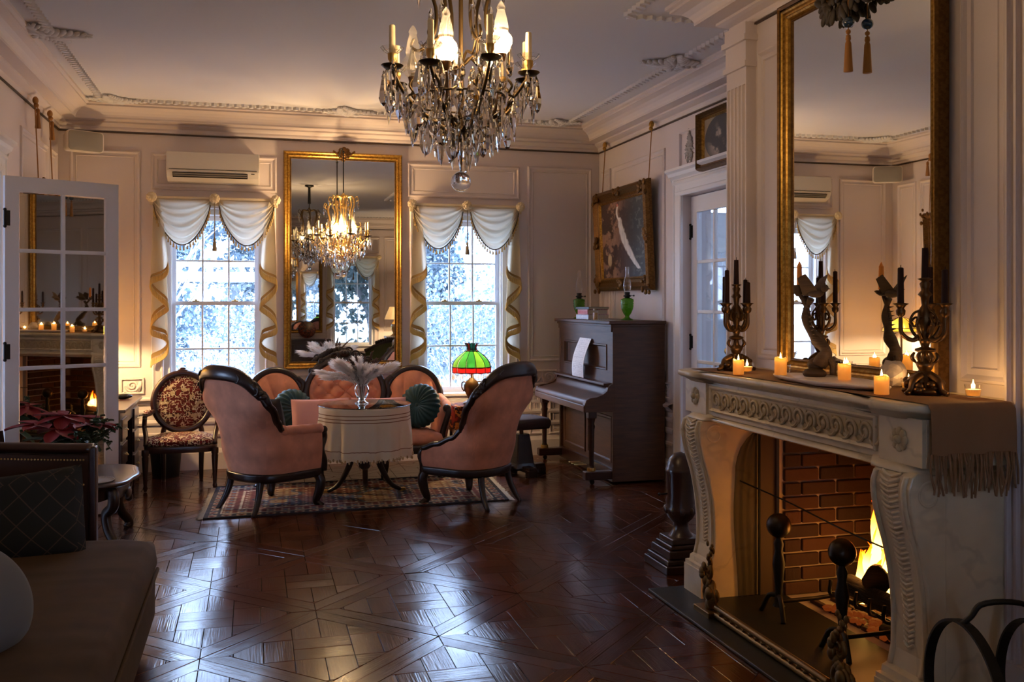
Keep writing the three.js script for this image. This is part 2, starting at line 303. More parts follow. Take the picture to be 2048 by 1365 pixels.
// ---------- windows ----------
function makeWindow(name, k, c) {
  const at = { back: [0, 0, ZB], rear: [0, 0, ZF] }[k], g = sgroup(name), h = WIN.half, P = (n, geo, m, par = g) => struct(n, onWall(Array.isArray(geo) ? merge(geo) : geo, k).translate(...at), m, par);
  const cc = k === 'rear' ? -c : c, y0 = WIN.y0, y1 = WIN.y1;
  const prof = [[0, 0], [0.002, 0.03], [0.012, 0.036], [0.02, 0.03], [0.03, 0.026], [0.07, 0.02], [0.078, 0.026], [0.09, 0.022], [0.096, 0], [0.096, -0.01]];
  P('casing', frameRing(cc - CASE, cc + CASE, y0 - 0.12, y1 + 0.095, prof), M.wall);
  P('jamb', [span(cc - h, cc - h + 0.05, y0, y1, -0.25, -0.02), span(cc + h - 0.05, cc + h, y0, y1, -0.25, -0.02), span(cc - h, cc + h, y1 - 0.05, y1, -0.25, -0.02)], M.sash);
  P('jamb_stop', [span(cc - h + 0.05, cc - h + 0.062, y0, y1, -0.075, -0.045), span(cc + h - 0.062, cc + h - 0.05, y0, y1, -0.075, -0.045)], M.sash);
  P('sill', [rbox(2 * h + 0.2, 0.03, 0.32, cc, y0 - 0.005, -0.10, 0.01), span(cc - h - 0.06, cc + h + 0.06, y0 - 0.1, y0 - 0.02, 0, 0.022), span(cc - h, cc + h, y0 - 0.04, y0 - 0.01, -0.3, -0.1)], M.sash);
  const sashAt = (n, ya, yb, z, bottom, top) => {
    const xa = cc - h + 0.05, xb = cc + h - 0.05, ga = xa + 0.043, gb = xb - 0.043, gy0 = ya + bottom, gy1 = yb - top, bars = [];
    bars.push(span(xa, ga, ya, yb, z - 0.035, z), span(gb, xb, ya, yb, z - 0.035, z), span(ga, gb, ya, gy0, z - 0.035, z), span(ga, gb, gy1, yb, z - 0.035, z));
    for (let i = 1; i < 3; i++) bars.push(rbox(0.017, gy1 - gy0, 0.026, lerp(ga, gb, i / 3), (gy0 + gy1) / 2, z - 0.0175, 0.005));
    bars.push(rbox(gb - ga, 0.017, 0.026, (ga + gb) / 2, (gy0 + gy1) / 2, z - 0.0175, 0.005));
    const s = P(n, bars, M.sash);
    for (let i = 0; i < 3; i++) for (let j = 0; j < 2; j++) P('pane', new THREE.PlaneGeometry((gb - ga) / 3 - 0.006, (gy1 - gy0) / 2 - 0.006).translate(lerp(ga, gb, (i + 0.5) / 3), lerp(gy0, gy1, (j + 0.5) / 2), z - 0.0175), M.pane, s);
    return s;
  };
  sashAt('upper_sash', 1.475, y1 - 0.05, -0.14, 0.035, 0.045);
  const lo = sashAt('lower_sash', y0 + 0.01, 1.507, -0.098, 0.05, 0.033);
  for (const s of [-0.17, 0.17]) P('sash_lock', [rbox(0.06, 0.012, 0.03, cc + s, 1.512, -0.115, 0.004), rbox(0.02, 0.014, 0.035, cc + s, 1.522, -0.105, 0.004)], M.brass, lo);
  return g;
}
makeWindow('window_1', 'back', WX[0]); makeWindow('window_2', 'back', WX[1]); makeWindow('window_3', 'rear', WX[0]); makeWindow('window_4', 'rear', WX[1]);

// ---------- doors ----------
const CASEP = [[0, 0], [0, 0.02], [0.008, 0.032], [0.03, 0.036], [0.04, 0.028], [0.09, 0.02], [0.10, 0.028], [0.12, 0.026], [0.13, 0.02], [0.13, 0]];
function doorCasing(k, a, b, top, wall) { // three-sided architrave with a head cornice
  const at = { right: [XR, 0, 0], left: [XL, 0, 0] }[k];
  const legs = [[a - 0.13, a, 1], [b, b + 0.13, -1]].map(([x0, x1, s]) => loft([0, top + 0.13].map((y) => CASEP.map(([d, z]) => V(s > 0 ? x0 + d : x1 - d, y, z)))));
  const head = loft([a - 0.13, b + 0.13].map((x) => CASEP.map(([d, z]) => V(x, top + 0.13 - d, z + 0.001))));
  const hood = loft([a - 0.17, b + 0.17].map((x) => [[0.02, 0], [0.02, 0.03], [0.05, 0.05], [0.06, 0.075], [0.085, 0.09], [0.085, 0.11], [0, 0.115]].map(([z, y]) => V(x, top + 0.11 + y, z))), false, true);
  const g = [...legs, head, hood].map((q) => { const n = q.toNonIndexed(); n.computeVertexNormals(); return n; });
  return struct('door_casing', onWall(merge(g), k).translate(...at), M.white, wall);
}
doorCasing('right', DR[0], DR[1], DR[2], wallRight); doorCasing('left', DL[0], DL[1], DL[2], wallLeft);
// a glazed leaf in its own axes: hinge at x = 0, runs to x = w, faces +z
function leaf(parent, w, h, rows, glassMat, knobAt, stile = 0.10, rail = [0.26, 0.12]) {
  const d = 0.044, x0 = stile, x1 = w - stile, y0 = rail[0], y1 = h - rail[1], bars = [];
  bars.push(span(0, x0, 0, h, -d, 0), span(x1, w, 0, h, -d, 0), span(x0, x1, 0, y0, -d, 0), span(x0, x1, y1, h, -d, 0));
  for (let j = 1; j < rows; j++) bars.push(rbox(x1 - x0, 0.026, 0.034, (x0 + x1) / 2, lerp(y0, y1, j / rows), -d / 2, 0.006));
  bars.push(rbox(0.026, y1 - y0, 0.034, (x0 + x1) / 2, (y0 + y1) / 2, -d / 2, 0.006));
  const f = obj('door_frame', merge(bars), M.white, parent);
  for (let i = 0; i < 2; i++) for (let j = 0; j < rows; j++) {
    const a = lerp(x0, x1, i / 2), b = lerp(x0, x1, (i + 1) / 2), c = lerp(y0, y1, j / rows), e = lerp(y0, y1, (j + 1) / rows);
    obj('pane', box(b - a - 0.02, e - c - 0.02, 0.004, (a + b) / 2, (c + e) / 2, -d / 2), glassMat, parent);
  }
  for (const y of [0.25, h / 2, h - 0.28]) obj('hinge', [cyl(0.008, 0.008, 0.1, -0.002, y - 0.05, 0.006, 10), box(0.03, 0.1, 0.004, 0.016, y, 0.001), ball(0.011, -0.002, y + 0.055, 0.006), ball(0.011, -0.002, y - 0.055, 0.006)], M.iron, parent);
  if (knobAt) for (const s of [1, -1]) obj('door_knob', [ball(0.027, w - 0.05, knobAt, s > 0 ? 0.05 : -d - 0.05, 1, 1, 0.8), lathe([[0.026, 0], [0.022, 0.006], [0.009, 0.012], [0.009, 0.03]], 14).rotateX(s * PI / 2).translate(w - 0.05, knobAt, s > 0 ? 0 : -d)], M.brass, parent);
}
const d1 = sgroup('door_1'); // glazed door to the porch
leaf(d1, 0.75, 2.34, 5, M.pane, 1.13, 0.10, [0.22, 0.13]); d1.position.set(XR + 0.07, 0.01, -7.025); d1.rotation.y = -PI / 2;
const d3 = sgroup('door_2'); // open french door with mirrored panes
leaf(d3, 0.74, 2.32, 5, M.doorMirror, 0, 0.085, [0.26, 0.10]); d3.position.set(-1.567, 0.015, -6.89); d3.rotation.y = Math.atan2(0.48, 0.877);
const d4 = sgroup('door_3'); // the other leaf, folded back against the wall
leaf(d4, 0.73, 2.32, 5, M.doorMirror, 0, 0.085, [0.26, 0.10]); d4.position.set(-1.53, 0.015, -5.4); d4.rotation.y = -PI / 2 + 0.06;

// hall beyond the open doors, and the porch
struct('floor_hall', span(-5.2, XL - 0.02, -0.2, -0.012, -7.6, -4.6), std({ color: RGB(0.12, 0.06, 0.035), roughness: 0.35 }));
struct('wall_hall', [span(-5.2, XL - 0.25, -0.2, 3.2, -7.8, -7.6), span(-5.2, XL - 0.25, -0.2, 3.2, -4.6, -4.4), span(-5.4, -5.2, -0.2, 0.9, -7.8, -4.4), span(-5.4, -5.2, 2.3, 3.2, -7.8, -4.4), span(-5.4, -5.2, 0.9, 2.3, -7.8, -6.6), span(-5.4, -5.2, 0.9, 2.3, -5.5, -4.4)], M.wall);
struct('roof_veranda', span(-4, 6, 2.55, 2.65, ZF + 0.26, ZF + 1.5), M.white);
struct('ceiling_hall', span(-5.4, XL - 0.25, 3.2, 3.3, -7.8, -4.4), M.ceil);

// ---------- pilasters, chimney mouldings ----------
function pilaster(name, z0, z1) {
  const w = z1 - z0, n = 5, pts = [[0, 0]], fw = w * 0.125, gap = (w - n * fw * 1.15) / (n + 1);
  for (let i = 0; i < n; i++) { const a = gap + i * (fw * 1.15 + gap); for (let q = 0; q <= 8; q++) { const t = q / 8 * PI; pts.push([a + fw * 1.15 * (1 - cos(t)) / 2, -0.02 * sin(t)]); } }
  pts.push([w, 0]);
  const flat = new THREE.Shape([...pts.map(([x, y]) => new THREE.Vector2(x, y)), new THREE.Vector2(w, -0.07), new THREE.Vector2(0, -0.07)]);
  const shaft = new THREE.ExtrudeGeometry(flat, { depth: 2.42, bevelEnabled: false }).rotateX(-PI / 2).scale(1, 1, -1).translate(0, 0.25, 0);
  const idx = shaft.index; // mirrored in z: double-sided material, only normals matter
  shaft.computeVertexNormals();
  const steps = [[0, 0.25, 0.012], [2.67, 2.76, 0.0], [2.76, 2.79, 0.016], [2.79, 2.90, 0.004], [2.90, 2.93, 0.022], [2.93, 2.998, 0.008]];
  const g = [shaft, ...steps.map(([a, b, d]) => span(-d, w + d, a, b, -0.07, d))];
  return struct(name, onWall(merge(g), 'right').translate(XC - 0.06, 0, z0), M.wall);
}
pilaster('trim_3', -4.775, -4.56); pilaster('trim_4', -2.755, -2.54);
const CP = (a, b, c, d) => struct('panel_moulding', onWall(frameRing(a, b, c, d, PANEL), 'right').translate(XC, 0, 0), M.wall, chimney);
CP(-4.53, -4.25, 1.2, 2.83); CP(-3.03, -2.79, 1.2, 2.83);

// ---------- ceiling ornament ----------
function beadRun(x0, z0, x1, z1) {
  const L = Math.hypot(x1 - x0, z1 - z0), n = Math.round(L / 0.062), g = [], a = Math.atan2(x1 - x0, z1 - z0);
  for (let i = 0; i < n; i++) { const t = (i + 0.5) / n; g.push(new THREE.BoxGeometry(0.05, 0.026, 0.03).rotateY(a + 0.5).translate(lerp(x0, x1, t), HC - 0.012, lerp(z0, z1, t))); }
  return g;
}
const BX0 = XL + 0.40, BX1 = XR - 0.46, BZ0 = ZB + 0.40, BZ1 = ZF - 0.4, KX = XC - 0.46, KZ0 = ZC0 - 0.46, KZ1 = ZC1 + 0.46;
const beadPath = [[BX0, BZ0], [BX1, BZ0], [BX1, KZ0], [KX, KZ0], [KX, KZ1], [BX1, KZ1], [BX1, BZ1], [BX0, BZ1]];
stuff(obj('bead_moulding', beadPath.map(([x, z], i) => beadRun(x, z, ...beadPath[(i + 1) % 8])), M.ceil, ceiling));
function acanthus(x, z, turn, s = 1) { // leafy plaster spray with four arms
  const g = [];
  for (let q = 0; q < 4; q++) {
    const a0 = q * PI / 2 + (q % 2 ? 0.35 : 0.1), R = (q % 2 ? 0.2 : 0.24) * s, ca = cos(a0), sa = sin(a0);
    for (let i = 0; i < 11; i++) { const L = R * (0.12 + 0.085 * i), sd = i % 2 ? 1 : -1, wd = 0.05 * s * (1.1 - i * 0.075); g.push(ball(0.028 * s * (1.2 - i * 0.06), 0, 0, 0, 1.7, 0.75, 0.7, 8).rotateY(-a0 - sd * 0.8).translate(ca * L - sa * sd * wd, -0.012, sa * L + ca * sd * wd)); }
    g.push(tube([[0, -0.012, 0], [ca * R * 0.5 - sa * 0.02, -0.022, sa * R * 0.5 + ca * 0.02], [ca * R * 1.1, -0.008, sa * R * 1.1]], (t) => 0.014 * s * (1.1 - t), 10, 5));
  }
  for (let i = 0; i < 9; i++) g.push(ball(0.026 * s, cos(i * 0.7) * 0.045 * s, -0.016, sin(i * 0.7) * 0.045 * s, 1, 0.8, 1, 7));
  obj('plaster_ornament', merge(g).rotateY(turn).translate(x, HC - 0.004, z), M.ceil, ceiling);
}
acanthus(-1.24, -6.55, 0, 1.0); acanthus(BX0 + 0.1, BZ0, 0.2, 0.9); acanthus(BX1 - 0.1, BZ0, -0.2, 0.9); acanthus(BX1, -6.2, 0, 1); acanthus(0.82, BZ0, 0, 1); acanthus(-1.24, -1, 0, 1);
// ---------- parquet floor: diagonal panels of framed basket weave ----------
const floor = struct('floor', span(XL - 0.25, XR + 0.25, -0.2, -0.022, ZB - 0.25, ZF + 0.25), std({ color: RGB(0.012, 0.006, 0.004), roughness: 0.9 }));
T.plank = tex(512, (u, v) => { const w = fbm(u * 3, v * 24, 3, 24, 103, 3), f = fbm(u * 6, v * 120, 6, 120, 109, 2), k = 0.5 * w + 0.5 * f; const c = 120 + 135 * k; return [c, c, c]; }, [1.4, 1.4]);
T.plankB = tex(512, (u, v) => 255 * (0.35 * fbm(u * 3, v * 30, 3, 30, 113, 3) + 0.4 * fbm(u * 6, v * 150, 6, 150, 119, 2) + 0.25 * fbm(u * 20, v * 20, 20, 20, 121, 3)), [1.4, 1.4], false);
T.plankR = tex(256, (u, v) => 105 + 110 * fbm(u * 6, v * 6, 6, 6, 127, 5), [1.1, 1.1], false);
const FLOORM = [[0.13, 0.032, 0.011], [0.105, 0.025, 0.009], [0.155, 0.04, 0.014], [0.09, 0.021, 0.008], [0.135, 0.036, 0.014]].map((c, i) => phy({ color: RGB(...c), map: T.plank, bumpMap: T.plankB, bumpScale: 0.0008, roughness: 0.29 + 0.03 * (i % 3), roughnessMap: T.plankR, ior: 1.55 }));
function clip(poly, nx, nz, d) { // keep nx*x + nz*z <= d
  const out = [];
  for (let i = 0; i < poly.length; i++) {
    const a = poly[i], b = poly[(i + 1) % poly.length], da = nx * a[0] + nz * a[1] - d, db = nx * b[0] + nz * b[1] - d;
    if (da <= 0) out.push(a);
    if ((da < 0 && db > 0) || (da > 0 && db < 0)) { const t = da / (da - db); out.push([lerp(a[0], b[0], t), lerp(a[1], b[1], t)]); }
  }
  return out;
}
const area = (p) => { let s = 0; for (let i = 0; i < p.length; i++) { const a = p[i], b = p[(i + 1) % p.length]; s += a[0] * b[1] - b[0] * a[1]; } return s / 2; };
function insetPoly(p, d) { // convex polygon moved in by d on every side
  const s = Math.sign(area(p)); let q = p;
  for (let i = 0; i < p.length; i++) {
    const a = p[i], b = p[(i + 1) % p.length], L = Math.hypot(b[0] - a[0], b[1] - a[1]); if (L < 1e-4) continue;
    const nx = s * (b[1] - a[1]) / L, nz = -s * (b[0] - a[0]) / L;
    q = clip(q, nx, nz, nx * a[0] + nz * a[1] - d);
  }
  return q;
}
function boardGeo(poly, ang) { // bevelled board; grain along ang
  let p = insetPoly(poly, 0.0005); if (p.length < 3 || Math.abs(area(p)) < 2e-5) return null;
  if (area(p) > 0) p = p.slice().reverse();
  let top = insetPoly(p, 0.0018);
  if (top.length !== p.length) top = p.map(([x, z]) => { const c = p.reduce((s, q) => [s[0] + q[0] / p.length, s[1] + q[1] / p.length], [0, 0]); return [lerp(x, c[0], 0.07), lerp(z, c[1], 0.07)]; });
  else { // match corners
    const used2 = new Set(); top = p.map((a) => { let bi = 0, bd = 1e9; top.forEach((b, i) => { const d = Math.hypot(a[0] - b[0], a[1] - b[1]); if (d < bd && !used2.has(i)) { bd = d; bi = i; } }); used2.add(bi); return top[bi]; });
  }
  const cx = top.reduce((s, q) => s + q[0], 0) / top.length, cz = top.reduce((s, q) => s + q[1], 0) / top.length;
  const tx = rr(-0.0035, 0.0035), tz = rr(-0.0035, 0.0035), dy = rr(-0.0007, 0);
  const yy = ([x, z]) => dy + tx * (x - cx) + tz * (z - cz), pos = [], uv = [], ca = cos(ang), sa = sin(ang), ou = rnd() * 5, ov = rnd() * 5;
  const push = (x, y, z) => { pos.push(x, y, z); uv.push(x * ca + z * sa + ou, -x * sa + z * ca + ov); };
  for (let i = 1; i < top.length - 1; i++) for (const q of [top[0], top[i], top[i + 1]]) push(q[0], yy(q), q[1]);
  for (let i = 0; i < p.length; i++) {
    const j = (i + 1) % p.length, a = top[i], b = top[j], c = p[j], d = p[i];
    const A = [a[0], yy(a), a[1]], B = [b[0], yy(b), b[1]], C = [c[0], yy(a) - 0.003, c[1]], D = [d[0], yy(d) - 0.003, d[1]];
    for (const q of [A, D, B, B, D, C]) push(...q);
    const E = [c[0], -0.02, c[1]], H = [d[0], -0.02, d[1]];
    for (const q of [D, H, C, C, H, E]) push(...q);
  }
  const g = new THREE.BufferGeometry(); g.setAttribute('position', new THREE.Float32BufferAttribute(pos, 3)); g.setAttribute('uv', new THREE.Float32BufferAttribute(uv, 2)); g.computeVertexNormals();
  // face up whatever the order of the corners
  const n = g.attributes.normal; if (n.getY(0) < 0) { for (let i = 0; i < n.count; i++) n.setXYZ(i, -n.getX(i), -n.getY(i), -n.getZ(i)); }
  return { g, cx, cz };
}
const boards = [];
{
  const L = 1.02, fw = 0.082, s2 = Math.SQRT1_2, half = L / 2 * s2, cell = 0.25;
  const roomClip = (p) => clip(clip(clip(clip(p, 1, 0, XR), -1, 0, -XL), 0, 1, ZF), 0, -1, -ZB);
  const add = (poly, ang) => { const p = roomClip(poly); if (p.length < 3) return; const b = boardGeo(p, ang); if (b) boards.push(b); };
  for (let j = -6; j <= 8; j++) for (let i = -4; i <= 5; i++) for (const o of [0, 0.5]) {
    const cx = 0.296 + L * (i + o), cz = -4.2 + L * (j + o);
    if (cx < XL - L || cx > XR + L || cz < ZB - L || cz > ZF + L) continue;
    const R = (p, q) => [cx + (p - q) * s2, cz + (p + q) * s2];
    const h = half, m = half - fw;
    // frame strips, mitred
    add([R(-h, -h), R(h, -h), R(m, -m), R(-m, -m)], PI / 4);
    add([R(h, -h), R(h, h), R(m, m), R(m, -m)], 3 * PI / 4);
    add([R(h, h), R(-h, h), R(-m, m), R(m, m)], PI / 4);
    add([R(-h, h), R(-h, -h), R(-m, -m), R(-m, m)], 3 * PI / 4);
    for (let a = -3; a <= 3; a++) for (let b = -3; b <= 3; b++) {
      const x0 = cx + (a - 0.5) * cell, z0 = cz + (b - 0.5) * cell, odd = (a + b) & 1;
      for (let k = 0; k < 2; k++) {
        let p = odd ? rect(x0 + k * cell / 2, x0 + (k + 1) * cell / 2, z0, z0 + cell) : rect(x0, x0 + cell, z0 + k * cell / 2, z0 + (k + 1) * cell / 2);
        for (const [nx, nz] of [[s2, s2], [s2, -s2], [-s2, s2], [-s2, -s2]]) p = clip(p, nx, nz, nx * cx + nz * cz + m);
        if (p.length >= 3) add(p, odd ? PI / 2 : 0);
      }
    }
  }
}
{ // the boards that show largest stand as parts of their own, the rest are joined
  const seen = (b) => { const c = cos(YAW), s = sin(YAW), X = b.cx * c + b.cz * s, Z = b.cx * s - b.cz * c; if (Z < 3.2) return 99; const u = 1024 + F * X / Z; if (u < 290 || u > 1560 || (b.cx > 2 && b.cz > -4.7)) return 90; return Z; };
  boards.sort((a, b) => seen(a) - seen(b));
  boards.slice(0, 300).forEach((b, i) => obj('parquet_block', b.g, FLOORM[i * 7 % 5], floor, true));
  for (let k = 0; k < 5; k++) stuff(obj('parquet_blocks', boards.slice(300).filter((_, i) => Math.floor(hash(i, k * 0, 5) * 5) === k).map((b) => b.g), FLOORM[k], floor, true));
}
// ---------- garden outside ----------
const LEAFG = (() => { const g = new THREE.BufferGeometry(); g.setAttribute('position', new THREE.Float32BufferAttribute([0, 0, 0, 0.5, 0.12, 0.35, 1, 0, 0, 0, 0, 0, 1, 0, 0, 0.5, 0.12, -0.35], 3)); g.setAttribute('uv', new THREE.Float32BufferAttribute(new Float32Array(12), 2)); g.computeVertexNormals(); return g; })();
const leafM = (r, g, b) => phy({ color: RGB(r, g, b), roughness: 0.7, transmission: 0.35, thickness: 0 });
const LM = { fir: leafM(0.12, 0.17, 0.21), green: leafM(0.17, 0.23, 0.27), pale: leafM(0.36, 0.38, 0.42), deep: leafM(0.03, 0.05, 0.05), twig: std({ color: RGB(0.34, 0.32, 0.33), roughness: 0.9 }), bark: std({ color: RGB(0.16, 0.15, 0.16), roughness: 0.95 }) };
struct('ground', span(-45, 45, -0.6, -0.35, -70, ZB - 0.27), std({ color: RGB(0.30, 0.32, 0.33), roughness: 1, bumpMap: T.plaster, bumpScale: 0.05 })).name = 'ground_lawn';
struct('ground', span(-45, 45, -0.6, -0.35, ZF + 0.27, 45), std({ color: RGB(0.2, 0.22, 0.17), roughness: 1 })).name = 'ground_terrace';
struct('ground', span(XR + 0.26, 9, -0.6, -0.12, ZB - 0.2, ZF + 0.2), std({ color: RGB(0.45, 0.46, 0.48), roughness: 1 })).name = 'ground_porch';
function instanced(name, list, size, mat, parent) { // list of [position, spread] -> leaves
  const m = new THREE.InstancedMesh(LEAFG, mat, list.length), q = new THREE.Quaternion(), e = new THREE.Euler(), X = new THREE.Matrix4();
  list.forEach((p, i) => { const s = size * rr(0.6, 1.3); e.set(rr(0, 6.3), rr(0, 6.3), rr(0, 6.3)); X.compose(p, q.setFromEuler(e), V(s, s, s)); m.setMatrixAt(i, X); });
  m.name = name; m.castShadow = m.receiveShadow = true; parent.add(m); return stuff(m);
}
function limbs(g, p, dir, len, r, depth, tips, bend = 0.5) {
  const mid = p.clone().addScaledVector(dir, len * 0.5).add(V(rr(-1, 1), rr(-0.4, 0.6), rr(-1, 1)).multiplyScalar(len * 0.08)), end = p.clone().addScaledVector(dir, len).add(V(rr(-1, 1), rr(-0.3, 0.5), rr(-1, 1)).multiplyScalar(len * 0.12));
  g.push(tube([p, mid, end], (t) => r * (1 - 0.45 * t), 5, 5)); tips.push(end, mid);
  if (depth > 0) for (let i = 0; i < 3; i++) limbs(g, i === 2 ? mid : end, dir.clone().add(V(rr(-1, 1), rr(-0.3, 0.8), rr(-1, 1)).multiplyScalar(bend)).normalize(), len * rr(0.55, 0.75), r * 0.55, depth - 1, tips, bend);
}
function fir(x, z, h, rad, label, n = 2600, mat = LM.fir, size = 0.15) {
  const t = thing('evergreen_tree', label, 'tree', [x, -0.35, z], 0, 'garden trees');
  obj('trunk', tube([[0, 0, 0], [0.05, h * 0.5, 0], [0, h * 0.97, 0.03]], (k) => 0.16 * (1.05 - k), 10, 7), LM.bark, t);
  const l = []; for (let i = 0; i < n * 6; i++) { const k = Math.pow(rnd(), 0.8), a = rr(0, 6.283), tier = 0.75 + 0.25 * sin(k * h * 5), r = rad * (1 - k * 0.92) * Math.sqrt(rr(0.15, 1)) * tier; l.push(V(cos(a) * r, 0.3 + k * (h - 0.3) - r * 0.25, sin(a) * r)); }
  instanced('foliage', l, size, mat, t);
}
function broad(x, z, h, rad, label, n, mat, size, bare = false, name = 'leafy_tree') {
  const t = thing(name, label, 'tree', [x, -0.35, z], 0, 'garden trees'), g = [], tips = [];
  limbs(g, V(0, 0, 0), V(rr(-0.15, 0.15), 1, rr(-0.15, 0.15)).normalize(), h * 0.36, h * 0.022, bare ? 4 : 3, tips, bare ? 0.75 : 0.6);
  obj('branches', g, bare ? LM.twig : LM.bark, t);
  const l = []; for (let i = 0; i < n; i++) { const p = tips[Math.floor(rnd() * tips.length)]; l.push(p.clone().add(V(rr(-1, 1), rr(-1, 1), rr(-1, 1)).multiplyScalar(rad * (bare ? 0.25 : 0.3)))); }
  if (n) instanced('foliage', l, size, mat, t);
}
function shrub(x, z, h, label, n, mat, size = 0.09) {
  const t = thing('garden_shrub', label, 'shrub', [x, -0.35, z], 0, 'garden shrubs'), g = [], l = [];
  for (let i = 0; i < 26; i++) { const a = rr(0, 6.3), s = rr(0.2, 0.75) * h; const p = [V(cos(a) * 0.05, 0, sin(a) * 0.05), V(cos(a) * s * 0.45, h * rr(0.35, 0.6), sin(a) * s * 0.45), V(cos(a) * s + rr(-0.1, 0.1), h * rr(0.6, 1.05), sin(a) * s)]; g.push(tube(p, (k) => 0.014 * (1.1 - k), 7, 4)); for (let q = 0; q < n / 26; q++) { const k = rr(0.35, 1); l.push(p[1].clone().lerp(p[2], k).add(V(rr(-1, 1), rr(-1, 1), rr(-1, 1)).multiplyScalar(0.16 * h))); } }
  obj('stems', g, LM.twig, t); if (n) instanced('foliage', l, size, mat, t);
}
// beyond the back windows
broad(-1.35, -14.2, 4.2, 1.2, 'bare arching tree outside the window under the air conditioner', 60, LM.pale, 0.07, true, 'bare_tree');
broad(3.5, -15.5, 5.0, 1.5, 'bare twiggy tree outside the window behind the stained glass lamp', 2400, LM.pale, 0.055, true, 'bare_tree');
broad(5.0, -17.5, 5.5, 1.6, 'taller pale twiggy tree outside the window nearer the piano', 3600, LM.pale, 0.06, true, 'bare_tree');
fir(-2.6, -23, 8.5, 2.6, 'dark fir behind the white pergola', 3400); fir(0.5, -27, 10, 3.0, 'tall dark fir beyond the pergola, nearest the gilt mirror', 3800); fir(4.2, -25, 8, 2.6, 'fir beyond the window behind the stained glass lamp', 3000); fir(7.2, -22, 6.5, 2.3, 'fir at the piano side of the garden', 2600);
fir(-6.5, -26, 9, 3.0, 'dark fir at the far edge of the lawn beyond the french door', 3000); fir(10.5, -28, 10, 3.2, 'large fir farthest along the garden on the porch side', 3000);
for (const [i, x] of [-9, -3.8, 2.4, 6.3, 12].entries()) broad(x, -34 - (i % 2) * 3, 9.5, 4.2, ['leafy tree at the far end of the tree line beyond the desk corner', 'leafy tree of the far tree line behind the pergola', 'leafy tree of the far tree line between both windows', 'leafy tree of the far tree line behind the piano side window', 'leafy tree at the porch end of the far tree line'][i], 14000, LM.green, 0.28);
shrub(-0.55, -13.5, 1.35, 'round pale shrub beside the white pergola', 2600, LM.pale, 0.045); shrub(-0.05, -14.6, 1.7, 'loose shrub behind the pergola post nearest the gilt mirror', 1800, LM.green, 0.055);
shrub(3.0, -13.2, 2.0, 'dense shrub low outside the window with the stained glass lamp', 3600, LM.green, 0.06); shrub(4.0, -13.8, 2.3, 'broad leafed bush outside the window nearer the piano', 4000, LM.green, 0.065); shrub(1.0, -14.0, 1.9, 'feathery shrub outside the window beside the gilt mirror', 3000, LM.fir, 0.06);
{ // white pergola with lattice roof
  const t = thing('garden_pergola', 'white wooden pergola with lattice sides standing on the lawn', 'pergola', [-0.62, -0.35, -16.5]), pm = std({ color: RGB(0.8, 0.8, 0.8), roughness: 0.6 });
  for (const [x, z] of [[-0.85, -0.5], [0.75, -0.5], [-0.85, 0.5], [0.75, 0.5]]) obj('post', [box(0.13, 2.2, 0.13, x, 1.1, z), box(0.2, 0.08, 0.2, x, 0.04, z)], pm, t);
  for (const z of [-0.5, 0.5]) obj('beam', box(2.3, 0.14, 0.08, -0.05, 2.27, z), pm, t);
  for (let i = 0; i < 9; i++) obj('rafter', box(0.05, 0.12, 1.6, -1.1 + i * 0.26, 2.4, 0), pm, t);
  for (let i = 0; i < 5; i++) obj('batten', box(2.4, 0.04, 0.05, -0.05, 2.48, -0.6 + i * 0.3), pm, t);
  for (const x of [-0.85, 0.75]) for (let i = 0; i < 6; i++) obj('lattice_slat', box(0.03, 0.03, 1.0, x, 0.35 + i * 0.3, 0), pm, t);
  for (let i = 0; i < 3; i++) obj('rail', box(1.5, 0.05, 0.04, -0.05, 0.25 + i * 0.28, -0.5), pm, t);
}
// behind the rear windows
for (const [i, x] of [-5.5, -2.2, 0.6, 3.2, 6.2].entries()) broad(x, 6.5 + (i % 2) * 2.2, 7.5, 3.6, ['first', 'second', 'third', 'fourth', 'fifth'].map((w) => w + ' leafy tree from the hall side, beyond the windows behind the camera')[i], 12000, LM.deep, 0.22);
// porch: white clapboard wing across from the glazed doors
{
  const t = thing('clapboard_wing', 'white clapboard side of the neighbouring wing outside the glazed porch door', 'building', [6.6, -0.12, 0]), pm = std({ color: RGB(0.72, 0.73, 0.74), roughness: 0.7 });
  obj('roof', span(-2.95, 0.3, 3.0, 3.1, -9.5, -3.5), pm, t);
  for (const z of [-9.5, -3.6]) obj('porch_end', span(-2.95, 0.3, 0, 2.6, z, z + 0.1), pm, t);
  obj('wall', span(0.02, 0.3, 0, 3.4, -9.5, -3.5), pm, t);
  for (let i = 0; i < 21; i++) obj('clapboard', box(0.016, 0.165, 6.0).rotateZ(0.07).translate(0, 0.08 + i * 0.16, -6.5), pm, t);
}
// ---------- parlour chairs ----------
const cabriole = (x, z, h, sx, sz, r = 0.026) => tube([[x, h, z], [x + sx * 0.02, h * 0.78, z + sz * 0.022], [x + sx * 0.012, h * 0.42, z + sz * 0.012], [x - sx * 0.004, h * 0.14, z - sz * 0.002], [x + sx * 0.014, 0.02, z + sz * 0.016], [x + sx * 0.026, 0.0, z + sz * 0.028]], (t) => (t < 0.3 ? lerp(r * 1.15, r * 1.25, t / 0.3) : t < 0.82 ? lerp(r * 1.25, r * 0.62, (t - 0.3) / 0.52) : lerp(r * 0.62, r * 0.95, (t - 0.82) / 0.18)), 22, 9);
const rakedLeg = (x, z, h, sx, sz) => tube([[x, h, z], [x + sx * 0.012, h * 0.6, z - 0.02], [x + sx * 0.03, h * 0.25, z - 0.055], [x + sx * 0.045, 0, z - 0.095]], (t) => lerp(0.027, 0.017, t), 14, 8);
